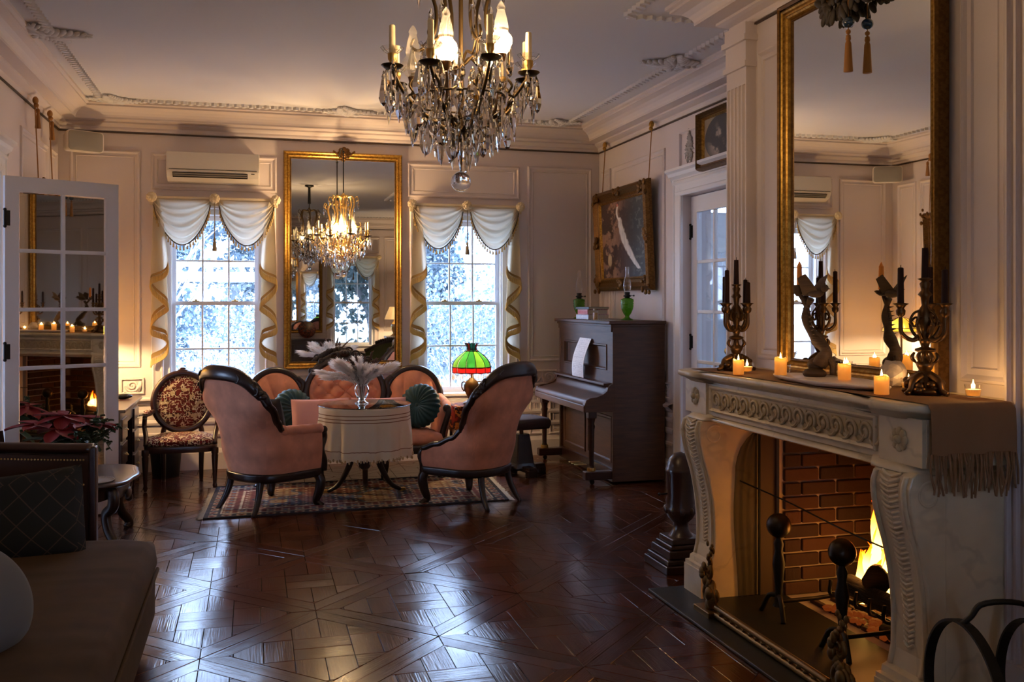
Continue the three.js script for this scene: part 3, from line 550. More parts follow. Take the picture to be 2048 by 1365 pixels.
function seatPlan(phi, hw = 0.285) { // U-shaped plan, phi -1 (front of one arm) .. 1
  const a = Math.abs(phi), s = Math.sign(phi) || 1;
  if (a <= 0.55) { const t = a / 0.55 * PI / 2; return { x: s * hw * Math.pow(sin(t), 0.85), z: -0.06 - 0.2 * cos(t), nx: s * sin(t), nz: -cos(t) }; }
  const t = (a - 0.55) / 0.45; return { x: s * (hw + 0.012 * t), z: -0.06 + 0.3 * t, nx: s, nz: 0 };
}
function parlourChair(label, lady) {
  const c = thing('parlour_armchair', label, 'armchair');
  const TOP = lady ? [[0, 0.985], [0.14, 0.972], [0.23, 0.93], [0.30, 0.85], [0.355, 0.75], [0.41, 0.64], [0.48, 0.56], [0.6, 0.50], [0.8, 0.45], [1, 0.41]] : [[0, 0.985], [0.12, 0.974], [0.21, 0.93], [0.275, 0.86], [0.33, 0.76], [0.385, 0.66], [0.44, 0.60], [0.52, 0.57], [0.85, 0.565], [1, 0.56]];
  const Y0 = 0.275, top = (p) => pl(TOP, Math.abs(p));
  const at = (phi, y, inset) => { const q = seatPlan(phi), a = Math.abs(phi), k = lerp(0.25, 0.05, sstep(0.25, 0.75, a)), waist = (0.045 * Math.exp(-Math.pow((y - 0.79) / 0.1, 2)) - 0.06 * Math.exp(-Math.pow((y - 0.58) / 0.09, 2)) * (lady ? 1 : 0.8)) * sstep(0.08, 0.28, a) * sstep(0.85, 0.45, a); const o = k * (y - Y0) + 0.05 * Math.pow(Math.max(0, y - 0.75), 1.3) + waist - inset; return V(q.x + q.nx * o, y, q.z + q.nz * o); };
  const n = 60, m = 14, outer = [], inner = [];
  for (let i = 0; i <= n; i++) { const phi = -1 + 2 * i / n, a = [], b = [], tp = top(phi); for (let j = 0; j <= m; j++) { const t = j / m, y = lerp(Y0, tp, t), bul = sin(PI * t); a.push(at(phi, y, 0.002 - 0.012 * bul)); b.push(at(phi, y, 0.05 + 0.028 * bul + 0.008 * cos(phi * 40) * bul * (Math.abs(phi) < 0.5 ? 1 : 0))); } outer.push(a); inner.push(b); }
  const ends = [outer[0], inner[0], outer[n], inner[n]];
  obj('upholstery', [loft(outer), loft(inner), loft([ends[0], ends[1]]), loft([ends[2], ends[3]])], M.pink, c);
  // piped roll on the arms
  const edge = (p0, p1, k = 30, lift = 0) => Array.from({ length: k + 1 }, (_, i) => { const p = lerp(p0, p1, i / k); return at(p, top(p) + lift, 0.026); });
  const wr = (t) => [0.042, 0.026];
  const lim = lady ? 1 : 0.5;
  obj('show_frame', [tube(edge(-lim, lim, 60), wr, 110, 8)], M.carved, c);
  if (!lady) for (const s of [-1, 1]) {
    const pts = edge(s * 0.47, s * 1, 14, 0.012), g = tube(pts, (t) => [0.046 + 0.004 * sin(t * 22), 0.034 + 0.005 * Math.abs(sin(t * 14))], 40, 10);
    obj('arm_pad', g, M.pink, c);
    obj('arm_post', [tube([at(s, top(s) + 0.0, 0.02).add(V(0, 0, 0.03)), at(s, 0.5, 0.025).add(V(0, 0, 0.045)), at(s, 0.42, 0.02).add(V(s * 0.005, 0, 0.015)), at(s, 0.33, 0.02).add(V(s * 0.01, 0, 0.04)), at(s, 0.26, 0.02).add(V(0, 0, 0.045))], (t) => [0.022, 0.026 - 0.008 * sin(PI * t)], 20, 8), ball(0.03, ...at(s, top(s), 0.02).add(V(0, 0, 0.03)).toArray())], M.carved, c);
  } else for (const s of [-1, 1]) obj('arm_post', tube([at(s, top(s), 0.02), at(s, 0.36, 0.02).add(V(s * 0.012, 0, 0.025)), at(s, 0.3, 0.02).add(V(s * 0.008, 0, 0.01)), at(s, 0.22, 0.02).add(V(0, 0, 0.02))], 0.022, 16, 8), M.carved, c);
  // carved crest
  const cr = [];
  for (let i = -13; i <= 13; i++) { const p = i / 13 * 0.29, q = at(p, top(p), 0.012), hgt = 0.052 * (1 - Math.pow(Math.abs(i) / 14, 1.8)) + 0.008, w = 0.5 + 0.5 * Math.abs(sin(i * 1.3)); cr.push(ball(0.03, q.x, q.y + hgt * 0.35, q.z - 0.004, 1.05, 0.5 + hgt * 17 * (0.82 + 0.18 * w), 1.0, 10)); }
  for (const p of [-0.25, -0.14, 0.14, 0.25]) { const q = at(p, top(p) + 0.0, -0.012); cr.push(tube(spiral(0.035, 1.3, 16, Math.sign(p), 0).map(([x, y]) => [q.x + x * 0.9, q.y + y + 0.01, q.z - 0.004]), 0.009, 20, 5)); }
  cr.push(tube([at(-0.32, top(-0.32), 0.01), at(-0.17, top(-0.17) + 0.02, 0.0), at(0, top(0) + 0.03, 0), at(0.17, top(0.17) + 0.02, 0), at(0.32, top(0.32), 0.01)], (t) => [0.026, 0.036 * sin(PI * t) + 0.02], 40, 8));
  obj('carved_crest', cr, M.carved, c);
  // seat rail and seat
  const rail = (y, o) => { const r = []; for (let i = 0; i <= 60; i++) { const q = seatPlan(-1 + 2 * i / 60); r.push(V(q.x + q.nx * o, y, q.z + q.nz * o)); } const fz = 0.24; for (let i = 1; i < 12; i++) { const t = i / 12; r.push(V(lerp(0.297 + o, -0.297 - o, t), y - 0.012 * sin(t * PI) , fz + o + 0.05 * sin(PI * t) )); } return r; };
  obj('seat_rail', loft([rail(0.282, -0.03), rail(0.284, 0.004), rail(0.27, 0.012), rail(0.235, 0.008), rail(0.222, 0), rail(0.222, -0.04), rail(0.282, -0.03)], true), M.carved, c);
  const rows = []; for (const [k, y] of [[1.0, 0.285], [1.02, 0.32], [1.0, 0.36], [0.93, 0.392], [0.75, 0.41], [0.4, 0.42], [0.02, 0.422]]) rows.push(rail(y, -0.055).map((p) => V(p.x * k, y, 0.0 + p.z * k)));
  obj('seat_cushion', loft(rows, true, true), M.pink, c);
  for (const s of [-1, 1]) { obj('leg', cabriole(s * 0.265, 0.225, 0.25, s, 1, 0.03), M.carved, c); obj('leg', rakedLeg(s * 0.165, -0.2, 0.25, s, -1), M.carved, c); }
  return c;
}
const chairL = parlourChair('peach velvet armchair with rolled padded arms, its back to the window under the air conditioner', false);
chairL.position.set(0.115, 0, -7.2); chairL.rotation.y = Math.atan2(0.80, -0.60);
const chairR = parlourChair('peach velvet armchair with low sweeping wooden arms, beside the piano stool', true);
chairR.position.set(1.60, 0, -7.0); chairR.rotation.y = Math.atan2(-0.65, -0.76);
// ---------- cushions ----------
function pillowGeo(w, h, t, n = 22, pinch = 0.1, soft = 0.08) {
  const side = (s) => { const rows = []; for (let j = 0; j <= n; j++) { const r = []; for (let i = 0; i <= n; i++) { const u = -1 + 2 * i / n, v = -1 + 2 * j / n, e = (1 - u * u) * (1 - v * v); r.push(V(u * w / 2 * (1 - pinch * (1 - v * v) * u * u * 0.6) * Math.sqrt(1 - soft * v * v), v * h / 2 * (1 - pinch * (1 - u * u) * v * v) * Math.sqrt(1 - soft * u * u), s * t / 2 * Math.pow(Math.max(e, 0), 0.42))); } rows.push(r); } return loft(s > 0 ? rows : rows.map((q) => q.slice().reverse())); };
  return merge([side(1), side(-1)]);
}
function roundPillow(label, pos, tilt, turn) {
  const t = thing('round_cushion', label, 'cushion', pos, turn, 'pleated teal cushions'), R = 0.19, T0 = 0.075, N = 96;
  const rows = []; for (const [r, z] of [[0.02, 0.5], [0.1, 0.72], [0.3, 0.95], [0.55, 1], [0.78, 0.86], [0.93, 0.55], [1, 0.22], [1, -0.22], [0.93, -0.55], [0.78, -0.86], [0.55, -1], [0.3, -0.95], [0.1, -0.72], [0.02, -0.5]]) { const row = []; for (let i = 0; i < N; i++) { const a = i / N * 2 * PI, k = Math.min(1, r * 1.6) * 0.007 * sin(i / 2 * PI / 1 + (hash(i, 3, 2) - 0.5)); row.push(V(cos(a) * (R * r + k * 0.7), sin(a) * (R * r + k * 0.7), T0 * z + (Math.abs(z) > 0.4 ? Math.sign(z) * k : 0))); } rows.push(row); }
  obj('pleated_cover', loft(rows, true, true).rotateX(tilt), M.teal, t);
  for (const q of [1, -1]) obj('button', ball(0.022, 0, 0, q * T0 * 0.62, 1, 1, 0.5).rotateX(tilt), M.teal, t);
  return t;
}
// ---------- medallion-back sofa ----------
{
  const s = thing('medallion_sofa', 'dark carved sofa with tufted peach medallion back, under the tall gilt mirror', 'sofa', [0.80, 0, -8.28]);
  const padded = (cx, cy, rx, ry, relief, flat) => { // padded oval panel in xy, relief(u, v) adds depth
    const rows = [], n = 40, m = 18; for (let i = 0; i <= m; i++) { const r = i / m, row = []; for (let j = 0; j < n * 2; j++) { const a = j / (n * 2) * 2 * PI, u = r * cos(a), v = r * sin(a) * (sin(a) < 0 && flat ? flat : 1); row.push(V(cx + u * rx, cy + v * ry, 0.065 * Math.pow(1 - r * r, 0.5) + relief(u, v, r))); } rows.push(row); } return loft(rows, true);
  };
  const tuft = (u, v, r) => { const p = u * 4.2, q = v * 4.2, d = Math.max(Math.abs(sin((p + q) * PI / 2)) * 1, 0) * Math.max(Math.abs(sin((p - q) * PI / 2)), 0); return 0.03 * (Math.pow(d, 0.55) - 1) * (r < 0.94 ? sstep(1.0, 0.8, r) : 0); };
  const fan = (sx) => (u, v, r) => { const a = Math.atan2(v + 1.4, u - sx * 0.35); return 0.02 * (Math.pow(Math.abs(sin(a * 10)), 0.6) - 1) * sstep(1.0, 0.85, r); };
  const recl = (g, z) => g.rotateX(-0.2).translate(0, 0.03, z);
  const back = (cx, cy, rx, ry, f, z, name, yaw = 0) => { const g = padded(0, 0, rx, ry, f); const e = (k) => Array.from({ length: 49 }, (_, i) => { const a = i / 48 * 2 * PI; return V(cos(a) * rx * k, sin(a) * ry * k, 0); });
    const place = (q) => q.rotateX(-0.16).rotateY(yaw).translate(cx, cy, z);
    obj(name, place(g), M.pink, s); obj('panel_frame', place(merge([tube(e(1.05).slice(0, 48), (t) => [0.026, 0.03], 90, 8, true), new THREE.CylinderGeometry(1, 1, 0.03, 40).rotateX(PI / 2).scale(rx, ry, 1).translate(0, 0, -0.02)])), M.carved, s); };
  back(0, 0.70, 0.325, 0.28, tuft, -0.30, 'tufted_panel');
  back(-0.60, 0.645, 0.235, 0.25, fan(1), -0.24, 'channelled_panel', 0.28); back(0.60, 0.645, 0.235, 0.25, fan(-1), -0.24, 'channelled_panel', -0.28);
  // buttons of the medallion
  for (let a = -2; a <= 2; a++) for (let b = -2; b <= 2; b++) for (const o of [0, 0.5]) { const u = (a + o) / 2.1, v = (b + o) / 2.1; if (u * u + v * v < 0.6) obj('button', ball(0.011, u * 0.325, v * 0.28, 0.065 * Math.sqrt(1 - u * u - v * v) - 0.022, 1, 1, 0.5, 8).rotateX(-0.16).translate(0, 0.70, -0.30), M.pink, s); }
  const cr = []; for (let i = -15; i <= 15; i++) { const a = PI / 2 - i * 0.066, k = 1 - Math.abs(i) / 17; cr.push(ball(0.026, cos(a) * 0.35, 0.69 + sin(a) * 0.315 + 0.02 * k, -0.36, 1, 0.8 + 1.3 * k * (0.7 + 0.3 * Math.abs(sin(i * 1.7))), 0.8, 9)); }
  for (const m of [-1, 1]) for (const [a, r] of [[0.25, 0.04], [0.6, 0.034], [0.95, 0.03]]) cr.push(tube(spiral(r, 1.4, 18, m, 0).map(([x, y]) => [m * sin(a) * 0.36 + x, 0.70 + cos(a) * 0.335 + y, -0.335]), 0.009, 22, 5));
  cr.push(ball(0.045, 0, 1.04, -0.345, 1.1, 0.8, 0.6), ball(0.02, 0, 1.05, -0.32));
  for (const m of [-1, 1]) { cr.push(tube(spiral(0.05, 1.3, 20, m, PI / 2).map(([x, y]) => [m * 0.365 + x, 0.72 + y, -0.31]), 0.014, 26, 6), tube([[m * 0.33, 0.60, -0.30], [m * 0.39, 0.66, -0.29], [m * 0.37, 0.78, -0.31], [m * 0.42, 0.83, -0.31]], 0.024, 18, 8), tube([[m * 0.34, 0.5, -0.28], [m * 0.37, 0.42, -0.27], [m * 0.36, 0.3, -0.26]], 0.028, 10, 8)); for (let i = 0; i < 5; i++) cr.push(ball(0.022, m * (0.36 + 0.012 * i), 0.48 + i * 0.05, -0.285, 1.1, 1, 0.7, 8)); }
  obj('carved_crest', cr, M.carved, s);
  const plan = (y, o) => { const r = []; for (let i = 0; i <= 20; i++) { const t = i / 20 * 2 - 1; r.push(V(t * (0.76 + o), y, 0.33 + o + 0.035 * cos(t * 2 * PI) - 0.05 * t * t)); } for (let i = 0; i <= 8; i++) r.push(V((0.76 + o) * (1 - i * 0.008), y, 0.28 - i * 0.065)); for (let i = 1; i < 8; i++) r.push(V(0.70 - i * 0.175, y, -0.27 - 0.05 * sin(i / 8 * PI))); for (let i = 0; i <= 8; i++) r.push(V(-(0.76 + o) * (1 - (8 - i) * 0.008), y, 0.28 - (8 - i) * 0.065)); return r; };
  obj('seat_rail', loft([plan(0.285, -0.03), plan(0.285, 0.01), plan(0.265, 0.018), plan(0.225, 0.01), plan(0.21, 0), plan(0.21, -0.05), plan(0.285, -0.03)], true), M.carved, s);
  obj('seat_cushion', loft([plan(0.285, -0.01), plan(0.33, 0.01), plan(0.375, -0.005), plan(0.405, -0.06), plan(0.418, -0.12).map((p) => V(p.x, p.y, p.z * 0.75)), plan(0.425, -0.3).map((p) => V(p.x, p.y, p.z * 0.4))], true, true), M.pink, s);
  for (const m of [-1, 1]) {
    obj('arm_pad', [tube([[m * 0.82, 0.64, -0.14], [m * 0.84, 0.61, 0.05], [m * 0.825, 0.59, 0.2], [m * 0.81, 0.57, 0.25]], (t) => [0.045 * (1 - 0.3 * t), 0.045 * (1 - 0.25 * t)], 20, 12), loft([0.3, 0.4, 0.5, 0.6].map((y) => [-0.22, -0.05, 0.1, 0.22].map((z) => V(m * (0.775 + (y - 0.3) * 0.16 - 0.03), y, z)))), loft([0.3, 0.4, 0.5, 0.6].map((y) => [-0.22, -0.05, 0.1, 0.22].map((z) => V(m * (0.775 + (y - 0.3) * 0.16 + 0.04), y, z))))], M.pink, s);
    obj('arm_post', [tube([[m * 0.81, 0.60, 0.25], [m * 0.82, 0.56, 0.285], [m * 0.8, 0.48, 0.27], [m * 0.775, 0.38, 0.25], [m * 0.765, 0.26, 0.27]], (t) => [0.03 - 0.006 * sin(PI * t), 0.03], 22, 8), ball(0.036, m * 0.81, 0.59, 0.265)], M.carved, s);
    obj('leg', cabriole(m * 0.74, 0.29, 0.23, m, 1, 0.03), M.carved, s); obj('leg', cabriole(m * 0.26, 0.34, 0.23, m * 0.3, 1, 0.027), M.carved, s);
    obj('leg', rakedLeg(m * 0.66, -0.24, 0.23, m, -1), M.carved, s);
  }
}
roundPillow('round pleated teal cushion behind the pink pillow on the sofa', [0.335, 0.585, -8.15], -0.35, 0.55);
roundPillow('round pleated teal cushion at the sofa end nearer the stained glass lamp', [1.395, 0.605, -8.13], -0.28, -0.72);
{
  const a = obj('lumbar_pillow', pillowGeo(0.50, 0.30, 0.14).rotateX(-0.30).rotateY(0.10), M.pinkCushion); a.position.set(0.545, 0.565, -7.98); tag(a, 'pink textured lumbar pillow leaning on the teal cushion', 'pillow');
  const b = obj('lumbar_pillow', pillowGeo(0.48, 0.28, 0.13).rotateX(-0.28).rotateY(-0.04), M.pinkCushion); b.position.set(1.03, 0.565, -8.03); tag(b, 'pink lumbar pillow half hidden behind the vase of feathers', 'pillow');
  const d = obj('dark_cushion', pillowGeo(0.42, 0.40, 0.12).rotateX(-0.2), M.charcoal); d.position.set(0.10, 0.615, -7.235); d.rotation.y = chairL.rotation.y; tag(d, 'charcoal square cushion inside the armchair with padded arms', 'cushion');
}
// ---------- oval-back tapestry chair ----------
{
  T.tapestry = tex(256, (u, v) => { const n = fbm(u * 9, v * 9, 9, 9, 131, 3), m = fbm(u * 14, v * 14, 14, 14, 137, 3), k = fbm(u * 5, v * 5, 5, 5, 139, 2); if (Math.abs(m - 0.5) < 0.035 + 0.03 * k) return [214, 200, 172]; if (n > 0.5) return mixc([122, 26, 28], [74, 14, 18], m); if (n < 0.36) return [188, 164, 128]; return k > 0.5 ? [62, 20, 20] : [96, 40, 30]; }, 3.2);
  const tap = std({ map: T.tapestry, roughness: 0.95, bumpMap: T.weave, bumpScale: 0.001 });
  const c = thing('oval_back_chair', 'oval-back dark wood armchair in red and cream floral tapestry by the window', 'chair', [-0.56, 0, -8.2], 0.03);
  const ov = (k, z) => Array.from({ length: 48 }, (_, i) => { const a = i / 48 * 2 * PI; return V(cos(a) * 0.215 * k, sin(a) * 0.225 * k, z); });
  const lean = (g) => g.rotateX(-0.16).translate(0, 0.665, -0.235);
  obj('backrest_frame', lean(merge([tube(ov(1.06, 0), (t) => [0.03, 0.026], 90, 8, true), tube(ov(1.13, 0.005), 0.012, 90, 6, true), ball(0.03, 0, 0.255, 0.0, 1.6, 0.7, 0.8), ball(0.018, 0, 0.275, 0, 1.4, 0.8, 0.8)])), M.dark, c);
  const bk = []; for (let i = 0; i <= 8; i++) { const r = i / 8; bk.push(ov(Math.max(0.01, r), 0.035 * Math.sqrt(1 - r * r * 0.98))); }
  obj('backrest', lean(merge([loft(bk, true), new THREE.CylinderGeometry(1, 1, 0.012, 40).rotateX(PI / 2).scale(0.22, 0.23, 1).translate(0, 0, -0.015)])), tap, c);
  obj('backrest_piping', lean(tube(ov(0.985, 0.01), 0.006, 90, 5, true)), M.creamThick, c);
  for (const s of [-1, 1]) {
    obj('back_stile', tube([[s * 0.155, 0.36, -0.24], [s * 0.15, 0.43, -0.235], [s * 0.125, 0.49, -0.22]], 0.021, 8, 8), M.dark, c);
    obj('armrest', [tube([[s * 0.215, 0.60, -0.24], [s * 0.25, 0.585, -0.12], [s * 0.275, 0.58, 0.02], [s * 0.275, 0.575, 0.07]], 0.018, 16, 8), tube([[s * 0.275, 0.57, 0.07], [s * 0.28, 0.50, 0.05], [s * 0.265, 0.42, 0.10], [s * 0.262, 0.36, 0.16]], 0.018, 16, 8)], M.dark, c);
    obj('arm_pad', tube([[s * 0.245, 0.605, -0.13], [s * 0.265, 0.605, -0.05], [s * 0.277, 0.6, 0.04]], (t) => [0.024, 0.02 * sin(PI * (0.1 + 0.8 * t))], 12, 8), tap, c);
    const fluted = (x, z) => lathe([[0.001, 0], [0.012, 0.004], [0.019, 0.03], [0.013, 0.05], [0.015, 0.06], [0.027, 0.27], [0.022, 0.28], [0.029, 0.29], [0.029, 0.33]], 14).translate(x, 0, z);
    obj('leg', fluted(s * 0.262, 0.2), M.dark, c); obj('leg', tube([[s * 0.155, 0.33, -0.2], [s * 0.15, 0.15, -0.21], [s * 0.15, 0.0, -0.23]], (t) => lerp(0.024, 0.016, t), 8, 8), M.dark, c);
  }
  const pl2 = (y, k) => Array.from({ length: 40 }, (_, i) => { const a = i / 40 * 2 * PI, x = cos(a), z = sin(a), q = Math.pow(Math.pow(Math.abs(x), 4) + Math.pow(Math.abs(z), 4), -0.25); return V(x * q * (0.275 - (z < 0 ? 0.045 : 0)) * k, y, -0.01 + z * q * 0.235 * k); });
  obj('seat_rail', loft([pl2(0.30, 0.98), pl2(0.30, 1.02), pl2(0.345, 1.03), pl2(0.355, 1.0), pl2(0.355, 0.9)], true, true), M.dark, c);
  obj('seat', loft([pl2(0.352, 0.985), pl2(0.38, 1.0), pl2(0.40, 0.96), pl2(0.417, 0.8), pl2(0.425, 0.45), pl2(0.427, 0.02)], true, true), tap, c);
}
// ---------- oval table with cloth, vase of feathers ----------
const TB = { x: 0.84, z: -7.42, y: 0.70, R: 0.345 };
{
  const t = thing('pedestal_table', 'small round pedestal table with three curved dark legs, in front of the sofa', 'table', [TB.x, 0, TB.z]);
  obj('table_top', lathe([[0.001, TB.y - 0.03], [TB.R - 0.02, TB.y - 0.03], [TB.R - 0.01, TB.y - 0.015], [TB.R - 0.02, TB.y - 0.004], [0.001, TB.y - 0.004]], 40), M.dark, t);
  obj('pedestal', lathe([[0.02, 0.2], [0.045, 0.22], [0.05, 0.27], [0.035, 0.31], [0.055, 0.38], [0.06, 0.44], [0.03, 0.5], [0.025, 0.6], [0.06, 0.66], [0.08, 0.67]], 20), M.carved, t);
  for (const a of [207, 345, 278]) { const r = a * PI / 180, cx = cos(r), cz = sin(r); obj('leg', [tube([[0, 0.36, 0], [cx * 0.07, 0.37, cz * 0.07], [cx * 0.13, 0.22, cz * 0.13], [cx * 0.22, 0.07, cz * 0.22], [cx * 0.30, 0.02, cz * 0.30]], (k) => [0.022, lerp(0.034, 0.015, k)], 24, 8)], M.carved, t); obj('leg_cap', rbox(0.05, 0.03, 0.035, 0, 0, 0, 0.006).rotateY(-r).translate(cx * 0.315, 0.018, cz * 0.315), M.brass, t); }
  const cl = thing('tablecloth', 'cream tablecloth with brown embroidered bands and scalloped lace hem', 'tablecloth', [TB.x, 0, TB.z]);
  const N = 200, fold = (a) => 0.5 * sin(a * 13 + 0.4) + 0.35 * sin(a * 21 + 1.9) + 0.3 * sin(a * 8 + 4.1);
  const ring = (y, extra = 0) => Array.from({ length: N }, (_, i) => { const a = i / N * 2 * PI, d = TB.y - y, k = sstep(0.0, 0.25, d); const r = TB.R + 0.004 + extra + 0.055 * d + 0.028 * k * fold(a); return V(cos(a) * r, y + (d > 0.3 ? (d - 0.3) / 0.1 * 0.016 * Math.abs(sin(a * 30)) : 0), sin(a) * r); });
  const flat = (k, y) => Array.from({ length: N }, (_, i) => { const a = i / N * 2 * PI; return V(cos(a) * TB.R * k, y, sin(a) * TB.R * k); });
  const ys = [0.70, 0.69, 0.67, 0.64, 0.60, 0.56, 0.52, 0.47, 0.42, 0.37, 0.335, 0.31];
  const clothM = phy({ color: RGB(0.84, 0.75, 0.59), roughness: 1, transmission: 0.12, thickness: 0, bumpMap: T.weave, bumpScale: 0.0008 });
  obj('cloth', loft([flat(0.02, 0.703), flat(0.9, 0.703), flat(0.985, 0.702), ...ys.slice(1).map((y) => ring(y))], true), clothM, cl);
  const bm = std({ color: RGB(0.26, 0.12, 0.045), roughness: 0.9 });
  for (const y of [0.655, 0.628, 0.604, 0.388]) obj('embroidered_band', loft([ring(y, 0.0018), ring(y - 0.006, 0.0018)], true), bm, cl);
  stuff(obj('lace_tips', Array.from({ length: 96 }, (_, i) => { const p = ring(0.312)[Math.round(i / 96 * N) % N]; return ball(0.009, p.x, p.y - 0.004, p.z, 0.8, 1.4, 0.8, 6); }), std({ color: RGB(0.5, 0.38, 0.22), roughness: 1 }), cl));
  const gl = obj('glass_sheet', lathe([[0.001, 0.7045], [TB.R + 0.012, 0.7045], [TB.R + 0.016, 0.708], [TB.R + 0.012, 0.7115], [0.001, 0.7115]], 64), phy({ color: RGB(0.9, 0.97, 0.95), transmission: 1, thickness: 0.006, roughness: 0, ior: 1.5 })); gl.position.set(TB.x, 0, TB.z); tag(gl, 'round clear glass sheet lying on the cream tablecloth', 'glass top');
  const va = obj('glass_vase', lathe([[0.001, 0], [0.052, 0.001], [0.054, 0.006], [0.03, 0.018], [0.024, 0.028], [0.045, 0.06], [0.058, 0.095], [0.055, 0.125], [0.034, 0.155], [0.03, 0.165], [0.044, 0.185], [0.04, 0.185], [0.027, 0.166], [0.03, 0.156], [0.051, 0.124], [0.054, 0.095], [0.041, 0.06], [0.02, 0.034], [0.001, 0.03]], 28), M.glass); va.position.set(TB.x - 0.02, 0.712, TB.z - 0.02); tag(va, 'clear glass vase holding the white plumes on the small table', 'vase');
}
function plume(dirx, dirz, tilt, len, width, n, side = 0.02) { // one soft feather on a curved stem from (0, 0, 0)
  const g = [], end = V(dirx * tilt * len, len * (1 - 0.35 * tilt * tilt), dirz * tilt * len), mid = V(dirx * tilt * len * 0.3, len * 0.55, dirz * tilt * len * 0.3);
  const curve = new THREE.CatmullRomCurve3([V(0, 0, 0), mid, end]);
  g.push(tube([V(0, 0, 0), mid, end], (t) => 0.003 * (1.1 - t), 8, 4));
  const pos = [];
  for (let i = 0; i < n; i++) {
    const t = 0.38 + 0.62 * Math.sqrt(rnd()), p = curve.getPoint(t), tan = curve.getTangent(t), a = rr(0, 2 * PI), per = V(cos(a), rr(-0.2, 0.4), sin(a)), w = width * (0.35 + 0.9 * sin(PI * Math.min(1, (t - 0.3) / 0.85))) * rr(0.6, 1.1);
    const tip = p.clone().addScaledVector(per, w).addScaledVector(tan, w * 1.1).add(V(0, -w * 0.25, 0)), sd = tan.clone().cross(per).normalize().multiplyScalar(0.0042), m = p.clone().lerp(tip, 0.5).addScaledVector(tan, w * 0.12);
    for (const q of [p.clone().sub(sd), p.clone().add(sd), m.clone().add(sd), p.clone().sub(sd), m.clone().add(sd), m.clone().sub(sd), m.clone().sub(sd), m.clone().add(sd), tip]) pos.push(q);
  }
  const b = new THREE.BufferGeometry().setFromPoints(pos); b.computeVertexNormals(); g.push(b);
  return merge(g);
}
function bouquet(x, y, z, s, labelOf, group) {
  const pm = phy({ color: RGB(0.95, 0.9, 0.85), roughness: 1, transmission: 0.45, thickness: 0 }), bm = std({ color: RGB(0.16, 0.085, 0.065), roughness: 0.9 });
  const specs = []; for (let i = 0; i < 13; i++) { const a = i / 13 * 2 * PI + rr(-0.2, 0.2); specs.push([cos(a), sin(a), rr(0.2, 0.7), rr(0.27, 0.37), 0.058, 520, 0]); }
  specs.push([-1, 0.1, 0.85, 0.34, 0.06, 520, 0], [-0.9, 0.45, 0.9, 0.31, 0.06, 500, 0], [1, 0.2, 0.65, 0.34, 0.055, 500, 0]);
  for (let i = 0; i < 10; i++) { const a = rr(-0.6, 2.2); specs.push([cos(a), sin(a) * 0.6, rr(0.15, 0.6), rr(0.34, 0.43), 0.016, 110, 1]); }
  specs.forEach(([dx, dz, tilt, len, w, n, dark], i) => { const m = obj(dark ? 'dark_grass_plume' : 'white_plume', plume(dx, dz, tilt, len * s, w * s, n), dark ? bm : pm); m.position.set(x, y, z); tag(m, labelOf(dark), dark ? 'dried grass' : 'plume', group + (dark ? ' (dark)' : ' (white)')); });
}
bouquet(TB.x - 0.02, 0.715, TB.z - 0.02, 1.0, (d) => d ? 'slim brown dried grass plume in the glass vase' : 'fluffy white pampas plume in the glass vase', 'plumes in the glass vase');
